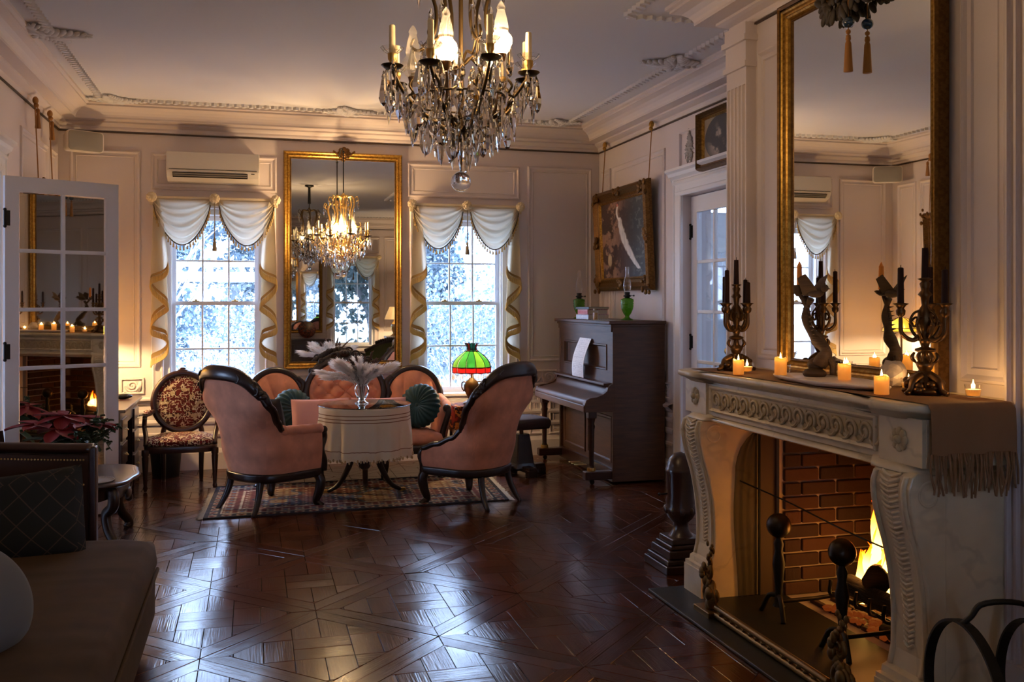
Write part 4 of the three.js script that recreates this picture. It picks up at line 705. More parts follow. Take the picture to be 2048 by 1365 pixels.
// ---------- rug ----------
{
  const rugT = tex(512, (u, v) => { const x = Math.abs(u - 0.5) * 2, y = Math.abs(v - 0.5) * 2, b = Math.max(x * 1.0, 1 - (1 - y) * 0.55), navy = [34, 36, 52], red = [96, 36, 32], tan = [150, 122, 90], blue = [78, 92, 120], cr = [190, 176, 150]; const n = fbm(u * 40, v * 40, 40, 40, 151, 2), d = Math.abs(((u * 22) % 1) - 0.5) + Math.abs(((v * 11) % 1) - 0.5), e = Math.abs(((u * 44) % 1) - 0.5) + Math.abs(((v * 22) % 1) - 0.5); let c; const edge = Math.min(1 - x, (1 - y) * 0.5) ; if (edge < 0.025) c = navy; else if (edge < 0.09) c = d < 0.28 ? red : d < 0.4 ? cr : e < 0.3 ? tan : navy; else if (edge < 0.105) c = cr; else if (edge < 0.2) c = d < 0.22 ? blue : d < 0.36 ? tan : e < 0.25 ? cr : red; else if (edge < 0.215) c = cr; else { const k = fbm(u * 9, v * 5, 9, 5, 157, 2), f = Math.abs(((u * 30) % 1) - 0.5) + Math.abs(((v * 15) % 1) - 0.5); c = k > 0.58 ? red : k > 0.47 ? navy : k > 0.4 ? blue : tan; if (f < 0.2) c = cr; else if (e < 0.28) c = k > 0.5 ? tan : red; } return mixc(c, [110, 100, 96], 0.25 * n).map((q) => q * (0.72 + 0.55 * n)); });
  rugT.wrapS = rugT.wrapT = THREE.ClampToEdgeWrapping;
  const P = [[-0.33, -6.87], [1.87, -6.93], [1.95, -8.05], [-0.28, -8.03]], nx = 40, nz = 24, pos = [], uv = [], idx = [];
  for (let j = 0; j <= nz; j++) for (let i = 0; i <= nx; i++) { const a = i / nx, b = j / nz, x = lerp(lerp(P[0][0], P[1][0], a), lerp(P[3][0], P[2][0], a), b), z = lerp(lerp(P[0][1], P[1][1], a), lerp(P[3][1], P[2][1], a), b); pos.push(x, 0.008 + 0.002 * sin(a * 17 + b * 5), z); uv.push(a, b); if (i < nx && j < nz) { const k = j * (nx + 1) + i; idx.push(k, k + 1, k + nx + 1, k + 1, k + nx + 2, k + nx + 1); } }
  const g = new THREE.BufferGeometry(); g.setAttribute('position', new THREE.Float32BufferAttribute(pos, 3)); g.setAttribute('uv', new THREE.Float32BufferAttribute(uv, 2)); g.setIndex(idx); g.computeVertexNormals();
  const t = thing('oriental_rug', 'worn patterned oriental rug with white fringe under the table and armchairs', 'rug');
  obj('pile', g, std({ map: rugT, roughness: 1, bumpMap: T.weave, bumpScale: 0.002 }), t, true);
  const skirt = P.map((p, i) => { const q = P[(i + 1) % 4]; return loft([[V(p[0], 0.011, p[1]), V(q[0], 0.011, q[1])], [V(p[0], 0.0, p[1]), V(q[0], 0.0, q[1])]]); });
  obj('edge', skirt, std({ color: RGB(0.03, 0.03, 0.04), roughness: 1 }), t);
  const fr = []; for (const [a, b, s] of [[P[0], P[3], -1], [P[1], P[2], 1]]) for (let i = 0; i < 150; i++) { const k = i / 149, x = lerp(a[0], b[0], k), z = lerp(a[1], b[1], k); fr.push(tube([[x, 0.008, z], [x + s * 0.02, 0.006, z + rr(-0.006, 0.006)], [x + s * rr(0.03, 0.05), 0.003, z + rr(-0.012, 0.012)]], 0.0025, 3, 3)); }
  stuff(obj('fringe', fr, std({ color: RGB(0.6, 0.57, 0.52), roughness: 1 }), t));
}
// ---------- side table and stained glass lamp ----------
{
  const X = 1.90, Z = -8.42, Y = 0.575;
  const t = thing('side_table', 'small square-legged side table under a paisley cloth beside the sofa', 'table', [X, 0, Z]);
  obj('table_top', rbox(0.34, 0.025, 0.34, 0, Y - 0.02, 0), M.dark, t);
  for (const [a, b] of [[-1, -1], [1, -1], [-1, 1], [1, 1]]) obj('leg', tube([[a * 0.13, Y - 0.03, b * 0.13], [a * 0.14, 0.3, b * 0.14], [a * 0.15, 0, b * 0.15]], 0.015, 8, 7), M.dark, t);
  T.paisley = tex(256, (u, v) => { const n = fbm(u * 8, v * 8, 8, 8, 161, 3), m = fbm(u * 18, v * 18, 18, 18, 163, 2); return n > 0.56 ? [120, 36, 22] : n > 0.46 ? [70, 24, 16] : m > 0.55 ? [168, 108, 40] : [44, 30, 26]; }, 3);
  const c = thing('paisley_cloth', 'rust and brown paisley cloth with fringe over the side table under the lamp', 'cloth', [X, 0, Z]);
  const sq = (k, y, wob) => Array.from({ length: 64 }, (_, i) => { const a = i / 64 * 2 * PI, x = cos(a), z = sin(a), q = Math.pow(Math.pow(Math.abs(x), 8) + Math.pow(Math.abs(z), 8), -0.125), w = 1 + wob * sin(a * 12); return V(x * q * 0.175 * k * w, y - (wob ? 0.035 * Math.pow(Math.abs(sin(2 * a)), 3) : 0), z * q * 0.175 * k * w); });
  obj('cloth', loft([sq(0.02, Y, 0), sq(0.97, Y, 0), sq(1.0, Y - 0.006, 0), sq(1.03, Y - 0.06, 0.02), sq(1.07, Y - 0.12, 0.04), sq(1.1, Y - 0.17, 0.055)], true), std({ map: T.paisley, roughness: 0.95 }), c);
  stuff(obj('fringe', sq(1.1, Y - 0.17, 0.055).flatMap((p, i, r) => { const q = r[(i + 1) % 64]; return [0, 0.33, 0.66].map((k) => { const a = p.clone().lerp(q, k); return tube([a, a.clone().add(V(rr(-0.004, 0.004), -0.035, rr(-0.004, 0.004)))], 0.002, 2, 3); }); }), std({ color: RGB(0.2, 0.09, 0.03), roughness: 1 }), c));
  const l = thing('stained_glass_lamp', 'stained glass table lamp with green shade, red rim and hanging beads', 'lamp', [X + 0.02, Y, Z]);
  obj('base', lathe([[0.001, 0], [0.075, 0.002], [0.078, 0.015], [0.05, 0.03], [0.03, 0.05], [0.045, 0.08], [0.07, 0.13], [0.072, 0.17], [0.05, 0.21], [0.03, 0.225], [0.02, 0.24]], 24), M.bronze, l);
  obj('handles', [-1, 1].map((s) => tube([[s * 0.04, 0.2, 0], [s * 0.085, 0.2, 0], [s * 0.09, 0.15, 0], [s * 0.07, 0.12, 0]], 0.006, 12, 6)), M.bronze, l);
  obj('stem', cyl(0.008, 0.008, 0.26, 0, 0.23, 0, 10), M.bronze, l);
  const gm = (r, g, b) => phy({ color: RGB(r, g, b), roughness: 0.8, transmission: 0.42, thickness: 0 });
  const green = [gm(0.018, 0.17, 0.03), gm(0.035, 0.23, 0.035), gm(0.11, 0.30, 0.03)], red = gm(0.33, 0.008, 0.008), teal = gm(0.012, 0.16, 0.09), lead = std({ color: RGB(0.01, 0.01, 0.01), roughness: 0.6, metalness: 0.4 });
  const N = 12, rad = (y) => pl([[0, 0.176], [0.05, 0.178], [0.10, 0.16], [0.15, 0.115], [0.19, 0.06], [0.215, 0.042], [0.25, 0.052], [0.27, 0.066]], y), Y0 = 0.29;
  const patch = (i, y0, y1, f0, f1, shape) => { const rows = []; for (let a = 0; a <= 6; a++) { const y = lerp(y0, y1, a / 6), r = []; for (let b = 0; b <= 5; b++) { const k = lerp(f0, f1, b / 5), w = shape ? 0.5 + (k - 0.5) * shape(a / 6) : k, an = (i + w) / N * 2 * PI; r.push(V(cos(an) * rad(y), Y0 + y + (a === 0 ? -0.012 * sin(PI * k) : 0), sin(an) * rad(y))); } rows.push(r); } return loft(rows); };
  for (let i = 0; i < N; i++) {
    obj('glass_petal', patch(i, 0.05, 0.19, 0.04, 0.96), green[i % 3], l);
    obj('glass_rim_piece', patch(i, 0.004, 0.048, 0.03, 0.97), red, l);
    obj('glass_collar_piece', patch(i, 0.195, 0.265, 0.06, 0.94, (t) => 1 - 0.5 * t * t), i % 3 === 1 ? red : teal, l);
  }
  const ringAt = (y, r) => tube(Array.from({ length: 36 }, (_, i) => [cos(i / 36 * 2 * PI) * r, Y0 + y, sin(i / 36 * 2 * PI) * r]), 0.0035, 72, 5, true);
  obj('lead_lines', [ringAt(0, rad(0)), ringAt(0.049, rad(0.049)), ringAt(0.192, rad(0.192)), ...Array.from({ length: N }, (_, i) => tube([0, 0.05, 0.10, 0.15, 0.192, 0.22, 0.265].map((y) => [cos(i / N * 2 * PI) * rad(y), Y0 + y, sin(i / N * 2 * PI) * rad(y)]), 0.003, 18, 4))], lead, l);
  obj('shade_cap', lathe([[0.06, Y0 + 0.20], [0.03, Y0 + 0.215], [0.012, Y0 + 0.225], [0.01, Y0 + 0.26], [0.001, Y0 + 0.27]], 16), M.bronze, l);
  const bm = phy({ color: RGB(0.95, 0.85, 0.7), transmission: 0.9, thickness: 0, roughness: 0.1 }), bg = lathe([[0.001, 0.06], [0.0015, 0.045], [0.004, 0.04], [0.0025, 0.03], [0.0055, 0.015], [0.003, 0.004], [0.0005, 0]], 7);
  for (let i = 0; i < 44; i++) { const a = i / 44 * 2 * PI; const m = obj('bead_drop', bg, bm, l); m.position.set(cos(a) * 0.174, Y0 - 0.062 - (i % 2) * 0.012, sin(a) * 0.174); }
  obj('light_bulb', ball(0.028, 0, Y0 + 0.055, 0), M.bulb, l);
  lamp(WARM, 1.7, X + 0.02, Y + Y0 + 0.055, Z, 1.2);
}
// ---------- swag curtains ----------
function swagCurtain(label) {
  const t = thing('swag_curtain', label, 'curtain', [0, 0, 0], 0, 'swag curtains'), TOPY = 2.425, H = 0.545;
  obj('valance_board', [rbox(2 * H, 0.075, 0.018, 0, TOPY - 0.035, 0.062, 0.006), rbox(2 * H, 0.02, 0.075, 0, TOPY - 0.002, 0.045, 0.004)], M.creamThick, t);
  for (const s of [-1, 1]) {
    const x0 = s < 0 ? -H + 0.01 : 0.015, x1 = s < 0 ? -0.015 : H - 0.01, K = 34, N = 40, rows = [];
    const pt = (k, u) => { const sag = 0.02 + 0.385 * Math.pow(k, 0.85), pin = 0.075 * k * (1 - Math.pow(2 * u - 1, 2) * 0.2), a = x0 + 0.012, b = x1 - 0.012, arch = Math.pow(sin(PI * u), 0.72); const edge = Math.pow(Math.abs(2 * u - 1), 3); return V(lerp(a, b, u) + (0.5 - u) * edge * 0.02, TOPY - 0.01 - sag * arch - 0.05 * edge * k, 0.075 + 0.055 * sin(PI * u) * sin(PI * Math.min(1, k * 0.85 + 0.1)) + (0.014 * sin(k * 30 + (u - 0.5) * 2.5) + 0.008 * sin(k * 47 + u * 6)) * (0.35 + 0.65 * sin(PI * u)) * Math.min(1, k * 4)); };
    for (let i = 0; i <= K; i++) { const r = []; for (let j = 0; j <= N; j++) r.push(pt(i / K, j / N)); rows.push(r); }
    const sw = obj('swag', loft(rows), M.cream, t);
    const hem = rows[K];
    obj('hem_cord', tube(hem.map((p) => p.clone().add(V(0, -0.004, 0.006))), 0.006, 60, 6), std({ color: RGB(0.10, 0.075, 0.045), roughness: 0.8 }), sw);
    const curve = new THREE.CatmullRomCurve3(hem), g = [];
    for (let i = 1; i < 29; i++) { const p = curve.getPointAt(i / 29); g.push(lathe([[0.001, 0], [0.0045, -0.012], [0.003, -0.016], [0.006, -0.022], [0.0085, -0.05], [0.001, -0.051]], 7).translate(p.x, p.y - 0.004, p.z + 0.008)); }
    stuff(obj('tassel_fringe', g, M.fringe, sw));
  }
  for (const s of [-1, 1]) { // cascading tails
    const S = 72, J = 10, rows = [], hem = [], tri = (q) => 0.5 - 0.5 * cos(q * PI) * (1 - 0.12 * cos(q * 2 * PI));
    for (let i = 0; i <= S; i++) { const q = i / S, r = [], w = tri(q * 5 + 0.0), L = lerp(0.55, 1.43, q) + 0.02 * sin(q * 23); for (let j = 0; j <= J; j++) { const k = j / J, spread = 0.05 + 0.115 * Math.pow(k, 0.7); r.push(V(s * (H - 0.03 - spread * (1 - w) + 0.03 * k), TOPY - 0.02 - L * k, 0.092 - 0.055 * q + 0.006 * sin(q * 40))); } rows.push(r); hem.push(r[J].clone()); }
    const j = obj('cascade', loft(rows), M.cream, t);
    const band = hem.map((p, i) => [rows[i][J - 1].clone().lerp(p, 0.74), p.clone().add(V(0, -0.004, 0.002))]);
    obj('gold_trim', [loft(band.map((b) => b.map((p) => p.clone().add(V(0, 0, 0.004))))), loft(band.map((b) => b.map((p) => p.clone().add(V(0, 0, -0.004)))))], M.trim, j);
    const curve = new THREE.CatmullRomCurve3(hem), g = []; for (let i = 0; i <= 130; i++) { const p = curve.getPoint(i / 130); g.push(lathe([[0.001, 0], [0.005, -0.012], [0.010, -0.06], [0.001, -0.062]], 6).translate(p.x, p.y - 0.004, p.z)); }
    stuff(obj('tassel_fringe', g, M.fringe, j));
  }
  for (const x of [-H + 0.02, 0, H - 0.02]) { const g = []; for (let i = 0; i < 9; i++) { const a = i / 9 * 2 * PI; g.push(ball(0.02, x + cos(a) * 0.027, TOPY + sin(a) * 0.027 - 0.005, 0.10, 1, 1, 0.7, 9)); } for (let i = 0; i < 5; i++) { const a = i / 5 * 2 * PI + 0.3; g.push(ball(0.018, x + cos(a) * 0.015, TOPY + sin(a) * 0.015 - 0.005, 0.118, 1, 1, 0.7, 8)); } obj('rosette', g, M.creamThick, t); }
  obj('tassel', [tube([[0, 2.39, 0.105], [0.001, 2.2, 0.105], [0, 2.06, 0.105]], 0.0045, 12, 5), lathe([[0.002, 2.075], [0.010, 2.065], [0.012, 2.05], [0.008, 2.04], [0.013, 2.03], [0.021, 1.955], [0.001, 1.952]], 12).translate(0, 0, 0.105)], std({ color: RGB(0.26, 0.2, 0.12), roughness: 0.9 }), t);
  return t;
}
const sw1 = swagCurtain('cream swag curtain with gold fringe over the window below the air conditioner'); sw1.position.set(WX[0], 0, ZB + 0.036);
dup(sw1, [WX[1], 0, ZB + 0.036], 0, 'cream swag curtain with gold fringe over the window by the stained glass lamp');
dup(sw1, [WX[0], 0, ZF - 0.036], PI, 'cream swag curtain on the end wall behind the camera, hall side');
dup(sw1, [WX[1], 0, ZF - 0.036], PI, 'cream swag curtain reflected in the tall gilt mirror');
// ---------- pier mirrors ----------
const MF = [[0, 0], [0, 0.03], [0.006, 0.044], [0.014, 0.048], [0.022, 0.042], [0.026, 0.032], [0.034, 0.03], [0.042, 0.036], [0.05, 0.03], [0.056, 0.02], [0.06, 0.012]];
function pierMirror(name, label, w, h, crest) {
  const t = thing(name, label, 'mirror');
  obj('frame', frameRing(-w / 2, w / 2, 0, h, MF), M.gold, t);
  obj('frame_back', box(w - 0.01, h - 0.01, 0.008, 0, h / 2, 0.004), M.goldDark, t);
  obj('beading', frameRing(-w / 2 + 0.058, w / 2 - 0.058, 0.058, h - 0.058, [[0, 0.012], [0.002, 0.02], [0.008, 0.02], [0.012, 0.011]]), M.goldDark, t);
  obj('mirror_glass', box(w - 0.115, h - 0.115, 0.003, 0, h / 2, 0.011), M.mirror, t);
  if (crest) { const g = [ball(0.042, 0, h - 0.012, 0.06, 1, 1, 0.7), ball(0.02, 0, h - 0.012, 0.09)]; for (let i = 0; i < 8; i++) { const a = i / 8 * 2 * PI; g.push(ball(0.022, cos(a) * 0.042, h - 0.012 + sin(a) * 0.042, 0.058, 1, 1, 0.7, 8)); } for (const s of [-1, 1]) g.push(tube([[s * 0.04, h - 0.03, 0.055], [s * 0.075, h - 0.01, 0.06], [s * 0.10, h + 0.012, 0.052]], (k) => [0.018 * (1.1 - k), 0.01], 10, 6)); obj('crest', g, M.goldDark, t); }
  return t;
}
const mb = pierMirror('pier_mirror', 'tall gilt framed pier mirror between both windows, behind the sofa', 1.087, 2.003, true); mb.position.set(0.8175, 0.885, ZB + 0.006);
dup(mb, [0.8175, 0.885, ZF - 0.006], PI, 'tall gilt mirror on the end wall behind the camera');
const mc = pierMirror('overmantel_mirror', 'tall gilt overmantel mirror standing on the marble fireplace', 1.13, 1.80, false); mc.position.set(XC - 0.012, 1.155, -3.665); mc.rotation.y = -PI / 2;
obj('outer_moulding', frameRing(-0.58, 0.58, -0.005, 1.82, [[0, 0], [0, 0.05], [0.012, 0.058], [0.022, 0.05]]), M.goldDark, mc);
{ // dark leafy crest of the overmantel mirror with two hanging tassels
  const g = []; for (let i = 0; i < 110; i++) { const x = rr(-0.2, 0.2), y = 1.70 + rr(-0.09, 0.16) * (1 - Math.abs(x) * 2.2); g.push(ball(0.028, 0, 0, 0, 0.6, 1.3, 0.4, 7).rotateZ(rr(-1.2, 1.2)).translate(x, y, 0.045 + rr(0, 0.03))); }
  obj('carved_crest', g, std({ color: RGB(0.03, 0.02, 0.012), roughness: 0.6 }), mc);
  const blue = phy({ color: RGB(0.015, 0.04, 0.085), roughness: 0.12, clearcoat: 1 });
  const q = thing('blue_bead_tassel', 'brown tassel with blue glass ball hanging before the overmantel mirror', 'tassel', [2.527, 2.64, -3.64]);
  obj('cord', tube([[0, 0.20, 0], [0, 0.1, 0], [0, 0.0, 0]], 0.003, 8, 5), M.cord, q); obj('glass_ball', ball(0.026, 0, 0.092, 0, 1, 0.95, 1, 18), blue, q); obj('small_bead', ball(0.011, 0, 0.05, 0), M.cord, q);
  obj('tassel_skirt', lathe([[0.002, 0.04], [0.010, 0.034], [0.012, 0.018], [0.009, 0.011], [0.013, 0.0], [0.02, -0.125], [0.001, -0.127]], 12), M.cord, q);
}
// ---------- air conditioner and speaker ----------
{
  const t = thing('air_conditioner', 'white wall air conditioner with dark outlet slot above the window', 'air conditioner', [-0.332, 2.565, ZB + 0.002]);
  const prof = [[0, 0.0], [0.10, 0.0], [0.165, 0.035], [0.20, 0.085], [0.205, 0.14], [0.195, 0.25], [0.0, 0.25]];
  const body = extrude(prof, 0.77, 0.006).rotateY(-PI / 2).translate(0.385, 0, 0);
  obj('body', body, std({ color: RGB(0.66, 0.61, 0.53), roughness: 0.4 }), t);
  obj('front_panel', loft([[-0.378, 0.378].map((x) => V(x, 0.10, 0.206)), [-0.378, 0.378].map((x) => V(x, 0.18, 0.208)), [-0.378, 0.378].map((x) => V(x, 0.247, 0.2))]), std({ color: RGB(0.66, 0.61, 0.53), roughness: 0.35 }), t);
  obj('panel_seam', rbox(0.74, 0.005, 0.004, 0, 0.098, 0.206), M.iron, t);
  obj('outlet_slot', box(0.63, 0.05, 0.006).rotateX(0.72).translate(-0.025, 0.052, 0.178), M.iron, t);
  for (const y of [0.045, 0.06]) obj('louvre', box(0.62, 0.012, 0.004).rotateX(0.5).translate(-0.025, y, 0.184 + (y - 0.045) * 0.9), std({ color: RGB(0.2, 0.18, 0.16), roughness: 0.5 }), t);
  obj('intake_grille', Array.from({ length: 9 }, (_, i) => box(0.7, 0.004, 0.008, 0, 0.2515, 0.03 + i * 0.018)), std({ color: RGB(0.35, 0.32, 0.28), roughness: 0.6 }), t);
  obj('badge', box(0.03, 0.006, 0.002, 0.335, 0.072, 0.196), std({ color: RGB(0.05, 0.05, 0.05), roughness: 0.5 }), t);
  const s = thing('wall_speaker', 'white loudspeaker with grey grille on the wall in the corner above the desk', 'speaker', [-1.40, 2.86, -8.76], 0.5);
  const sh = [[-0.15, -0.085], [0.15, -0.085], [0.15, 0.085], [-0.15, 0.085]];
  obj('cabinet', loft([[1, 0.09], [1.0, 0.05], [0.9, -0.05], [0.62, -0.10]].map(([k, z]) => rectRound(0.30 * k, 0.175 * k, 0.03, z)), true, true), std({ color: RGB(0.6, 0.52, 0.46), roughness: 0.45 }), s);
  obj('grille', loft([[0.93, 0.0905], [0.92, 0.098], [0.5, 0.104], [0.05, 0.106]].map(([k, z]) => rectRound(0.30 * k, 0.175 * k, 0.025, z)), true, true), std({ color: RGB(0.3, 0.27, 0.24), roughness: 0.9, bumpMap: T.weave, bumpScale: 0.002 }), s);
  obj('bracket', [tube([[0.0, 0, -0.09], [-0.02, 0.0, -0.14]], 0.014, 4, 8), rbox(0.05, 0.09, 0.012, -0.03, 0, -0.15)], std({ color: RGB(0.5, 0.45, 0.4), roughness: 0.5 }), s);
}
function rectRound(w, h, r0, z) { const r = Math.min(r0, w * 0.45, h * 0.45), o = []; for (const [cx, cy, a0] of [[w / 2 - r, h / 2 - r, 0], [-w / 2 + r, h / 2 - r, PI / 2], [-w / 2 + r, -h / 2 + r, PI], [w / 2 - r, -h / 2 + r, 1.5 * PI]]) for (let i = 0; i <= 4; i++) { const a = a0 + i / 4 * PI / 2; o.push(V(cx + cos(a) * r, cy + sin(a) * r, z)); } return o; }
// ---------- framed pictures ----------
function framed(name, label, w, h, fw, canvasTex, carve, cordsUp, at, turn, tilt, tassels) {
  const t = thing(name, label, 'painting', at, turn), g = (q) => q.rotateX(tilt);
  const prof = [[0, 0], [0, 0.03], [fw * 0.12, 0.055], [fw * 0.3, 0.07], [fw * 0.42, 0.055], [fw * 0.6, 0.035], [fw * 0.8, 0.04], [fw * 0.9, 0.03], [fw, 0.014]];
  obj('frame', g(frameRing(-w / 2, w / 2, 0, h, prof)), M.goldDark, t);
  obj('sight_edge', g(frameRing(-w / 2 + fw * 0.86, w / 2 - fw * 0.86, fw * 0.86, h - fw * 0.86, [[0, 0.03], [0.008, 0.036], [0.018, 0.016]])), M.gold, t);
  obj('backing', g(box(w * 0.99, h * 0.99, 0.01, 0, h / 2, 0.004)), M.iron, t);
  const cg = new THREE.PlaneGeometry(w - 2 * fw + 0.01, h - 2 * fw + 0.01).translate(0, h / 2, 0.015);
  obj('canvas', g(cg), std({ map: canvasTex, roughness: 0.55 }), t, true);
  if (carve) { const c = []; for (const [x, y] of [[-1, -1], [1, -1], [1, 1], [-1, 1], [0, 1], [0, -1], [-1, 0], [1, 0]]) for (let i = 0; i < 9; i++) { const a = rr(0, 6.3), r = rr(0, fw * 0.62); c.push(ball(fw * 0.17, x * (w / 2 - fw * 0.45) + cos(a) * r * (y ? 1.3 : 0.7), h / 2 + y * (h / 2 - fw * 0.45) + sin(a) * r * (x ? 1.3 : 0.7), 0.062, rr(0.7, 1.4), rr(0.7, 1.4), 0.7, 7)); } obj('carved_ornament', g(merge(c)), M.goldDark, t); }
  for (const x of cordsUp.xs) {
    const y1 = cordsUp.y;
    obj('hanging_cord', tube([[x, h - 0.05, 0.02 + h * Math.sin(tilt)], [x, y1, 0.03]], 0.0045, 4, 6), M.cord, t);
    obj('hook_knot', [ball(0.026, x, y1, 0.035, 1, 1.15, 0.8), ball(0.018, x, y1 - 0.035, 0.04)], tassels ? M.cord : M.gold, t);
    if (tassels) obj('tassel', [tube([[x + 0.008, y1, 0.04], [x + 0.035, y1 - 0.06, 0.045]], 0.004, 4, 5), lathe([[0.002, 0], [0.013, -0.01], [0.014, -0.03], [0.011, -0.038], [0.022, -0.15], [0.001, -0.152]], 10).translate(x + 0.037, y1 - 0.05, 0.045)], M.cord, t);
  }
  return t;
}
T.peacock = tex(512, (u, v) => { // v up: blossoms on a dark ground, a white bird with a long trailing tail
  const n = fbm(u * 6, v * 6, 6, 6, 171, 5), m = fbm(u * 24, v * 24, 24, 24, 173, 3), f = fbm(u * 60, v * 14, 60, 14, 175, 2); let c = mixc(mixc([74, 46, 42], [50, 40, 40], m), mixc([40, 46, 50], [66, 70, 74], n), sstep(0.45, 0.85, u));
  c = mixc(c, mixc([168, 120, 92], [196, 166, 150], f), sstep(0.48, 0.62, n * 0.7 + m * 0.3) * sstep(0.62, 0.2, u - 0.12 * v) * 0.75); c = mixc(c, [150, 148, 146], sstep(0.55, 0.7, m) * sstep(0.6, 0.85, u) * 0.4);
  const t = (0.78 - v) / 0.68, ax = 0.43 + 0.10 * t + 0.30 * t * t, wid = (0.03 + 0.055 * sin(PI * Math.min(1, Math.max(0, t * 0.8 + 0.12)))) , d = Math.abs(u - ax); if (t > 0 && t < 1) c = mixc(c, mixc([236, 232, 228], [186, 184, 186], f), sstep(wid, wid * 0.55, d + 0.03 * (m - 0.5)));
  const nk = Math.abs(u - (0.425 - 0.05 * sin((v - 0.74) * 14))); if (v > 0.74 && v < 0.93) c = mixc(c, [228, 222, 216], sstep(0.026, 0.014, nk)); if (Math.hypot(u - 0.395, v - 0.945) < 0.02) c = [206, 130, 120];
  const b2 = Math.hypot((u - 0.17) / 0.06, (v - 0.24) / 0.11); c = mixc(c, [206, 184, 146], sstep(1, 0.6, b2 + 0.5 * (m - 0.5)) * 0.8); return c; });
T.flowers = tex(256, (u, v) => { const n = fbm(u * 7, v * 7, 7, 7, 181, 3); let c = mixc([12, 22, 30], [22, 36, 34], n); for (let i = 0; i < 14; i++) { const x = 0.5 + (hash(i, 1, 3) - 0.5) * 0.42, y = 0.55 + (hash(i, 2, 3) - 0.5) * 0.5, r = 0.05 + 0.05 * hash(i, 3, 3), d = Math.hypot(u - x, (v - y) * 1.2); c = mixc(c, mixc([200, 196, 180], [150, 140, 110], hash(i, 4, 3)), sstep(r, r * 0.6, d + 0.03 * (n - 0.5)) * 0.9); } if (v < 0.22 && Math.abs(u - 0.5) < 0.1) c = mixc(c, [96, 88, 70], 0.7); return c; });
T.oval = tex(256, (u, v) => { const n = fbm(u * 5, v * 5, 5, 5, 191, 4), d = Math.hypot((u - 0.5) / 0.46, (v - 0.5) / 0.47); if (d > 1) return [150, 132, 112]; return mixc([48, 52, 62], [176, 160, 148], sstep(0.5, 0.7, n) * sstep(0.9, 0.3, Math.hypot(u - 0.55, v - 0.4) * 1.6)); });
const RAIL = 2.93;
framed('peacock_painting', 'large painting of a white peacock among blossoms in carved gilt frame above the piano', 1.30, 0.955, 0.125, T.peacock, true, { xs: [-0.47, 0.64], y: RAIL - 1.607 + 0.09 }, [XR - 0.03, 1.607, -8.15], -PI / 2, 0.045, false);
framed('overdoor_painting', 'gilt framed oval figure painting over the glazed porch door', 0.62, 0.44, 0.05, T.oval, false, { xs: [], y: 0 }, [XR - 0.025, 2.50, -6.32], -PI / 2, 0, false);
framed('flower_painting', 'gilt framed painting on the corded hooks beside the french door', 0.66, 0.92, 0.10, T.flowers, true, { xs: [-0.26, 0.26], y: RAIL - 1.50 + 0.07 }, [XL + 0.03, 1.50, -8.0], PI / 2, 0.04, true);
framed('white_flower_painting', 'dark painting of white flowers in a gilt frame, reflected in the french door', 0.72, 1.0, 0.11, T.flowers, true, { xs: [-0.2, 0.2], y: RAIL - 1.38 + 0.07 }, [XL + 0.03, 1.38, -1.45], PI / 2, 0.04, true);
{ // carved overdoor relief
  const t = thing('carved_relief', 'small white plaque with carved trophy relief above the porch door', 'relief', [XR - 0.004, 2.57, -6.865], -PI / 2), g = [];
  obj('plaque', [box(0.35, 0.30, 0.012, 0, 0.15, 0.006), frameRing(-0.175, 0.175, 0, 0.30, [[0, 0], [0.003, 0.03], [0.012, 0.03], [0.02, 0.013]])], M.wall, t);
  for (let i = 0; i < 70; i++) { const y = 0.03 + 0.24 * rnd(), w = 0.035 + 0.025 * sin(y * 18); g.push(tube([[rr(-w, w), y, 0.012], [rr(-w, w) * 1.3, y + 0.03, 0.022], [rr(-w, w) * 1.5, y + rr(-0.02, 0.06), 0.012]], (k) => 0.003 + 0.004 * sin(PI * k), 8, 5)); }
  obj('trophy', g, std({ color: RGB(0.36, 0.33, 0.31), roughness: 0.7 }), t);
}
// ---------- crystal chandeliers ----------
const flatG = (g) => { const n = g.index ? g.toNonIndexed() : g; n.computeVertexNormals(); return n; };
const DROP = [flatG(lathe([[0.0008, 0.045], [0.006, 0.038], [0.015, 0.012], [0.0165, 0.0], [0.011, -0.022], [0.0008, -0.045]], 6).scale(1, 1, 0.5)), flatG(lathe([[0.0008, 0.055], [0.007, 0.04], [0.009, 0.02], [0.007, -0.01], [0.0045, -0.04], [0.0008, -0.055]], 6)), flatG(lathe([[0.0008, 0.05], [0.005, 0.045], [0.008, 0.03], [0.019, -0.005], [0.02, -0.018], [0.012, -0.034], [0.0008, -0.042]], 6).scale(1, 1, 0.55))];
const BEAD = flatG(new THREE.IcosahedronGeometry(0.009, 0));
const PETAL = flatG(lathe([[0.012, 0], [0.02, 0.004], [0.034, 0.012], [0.046, 0.026], [0.043, 0.027], [0.032, 0.015], [0.012, 0.004]], 10));
const SPIRE = flatG(lathe([[0.012, 0], [0.03, 0.018], [0.041, 0.045], [0.038, 0.062], [0.025, 0.078], [0.023, 0.084], [0.027, 0.09], [0.022, 0.12], [0.014, 0.15], [0.012, 0.155], [0.016, 0.162], [0.009, 0.176], [0.001, 0.186]], 8));
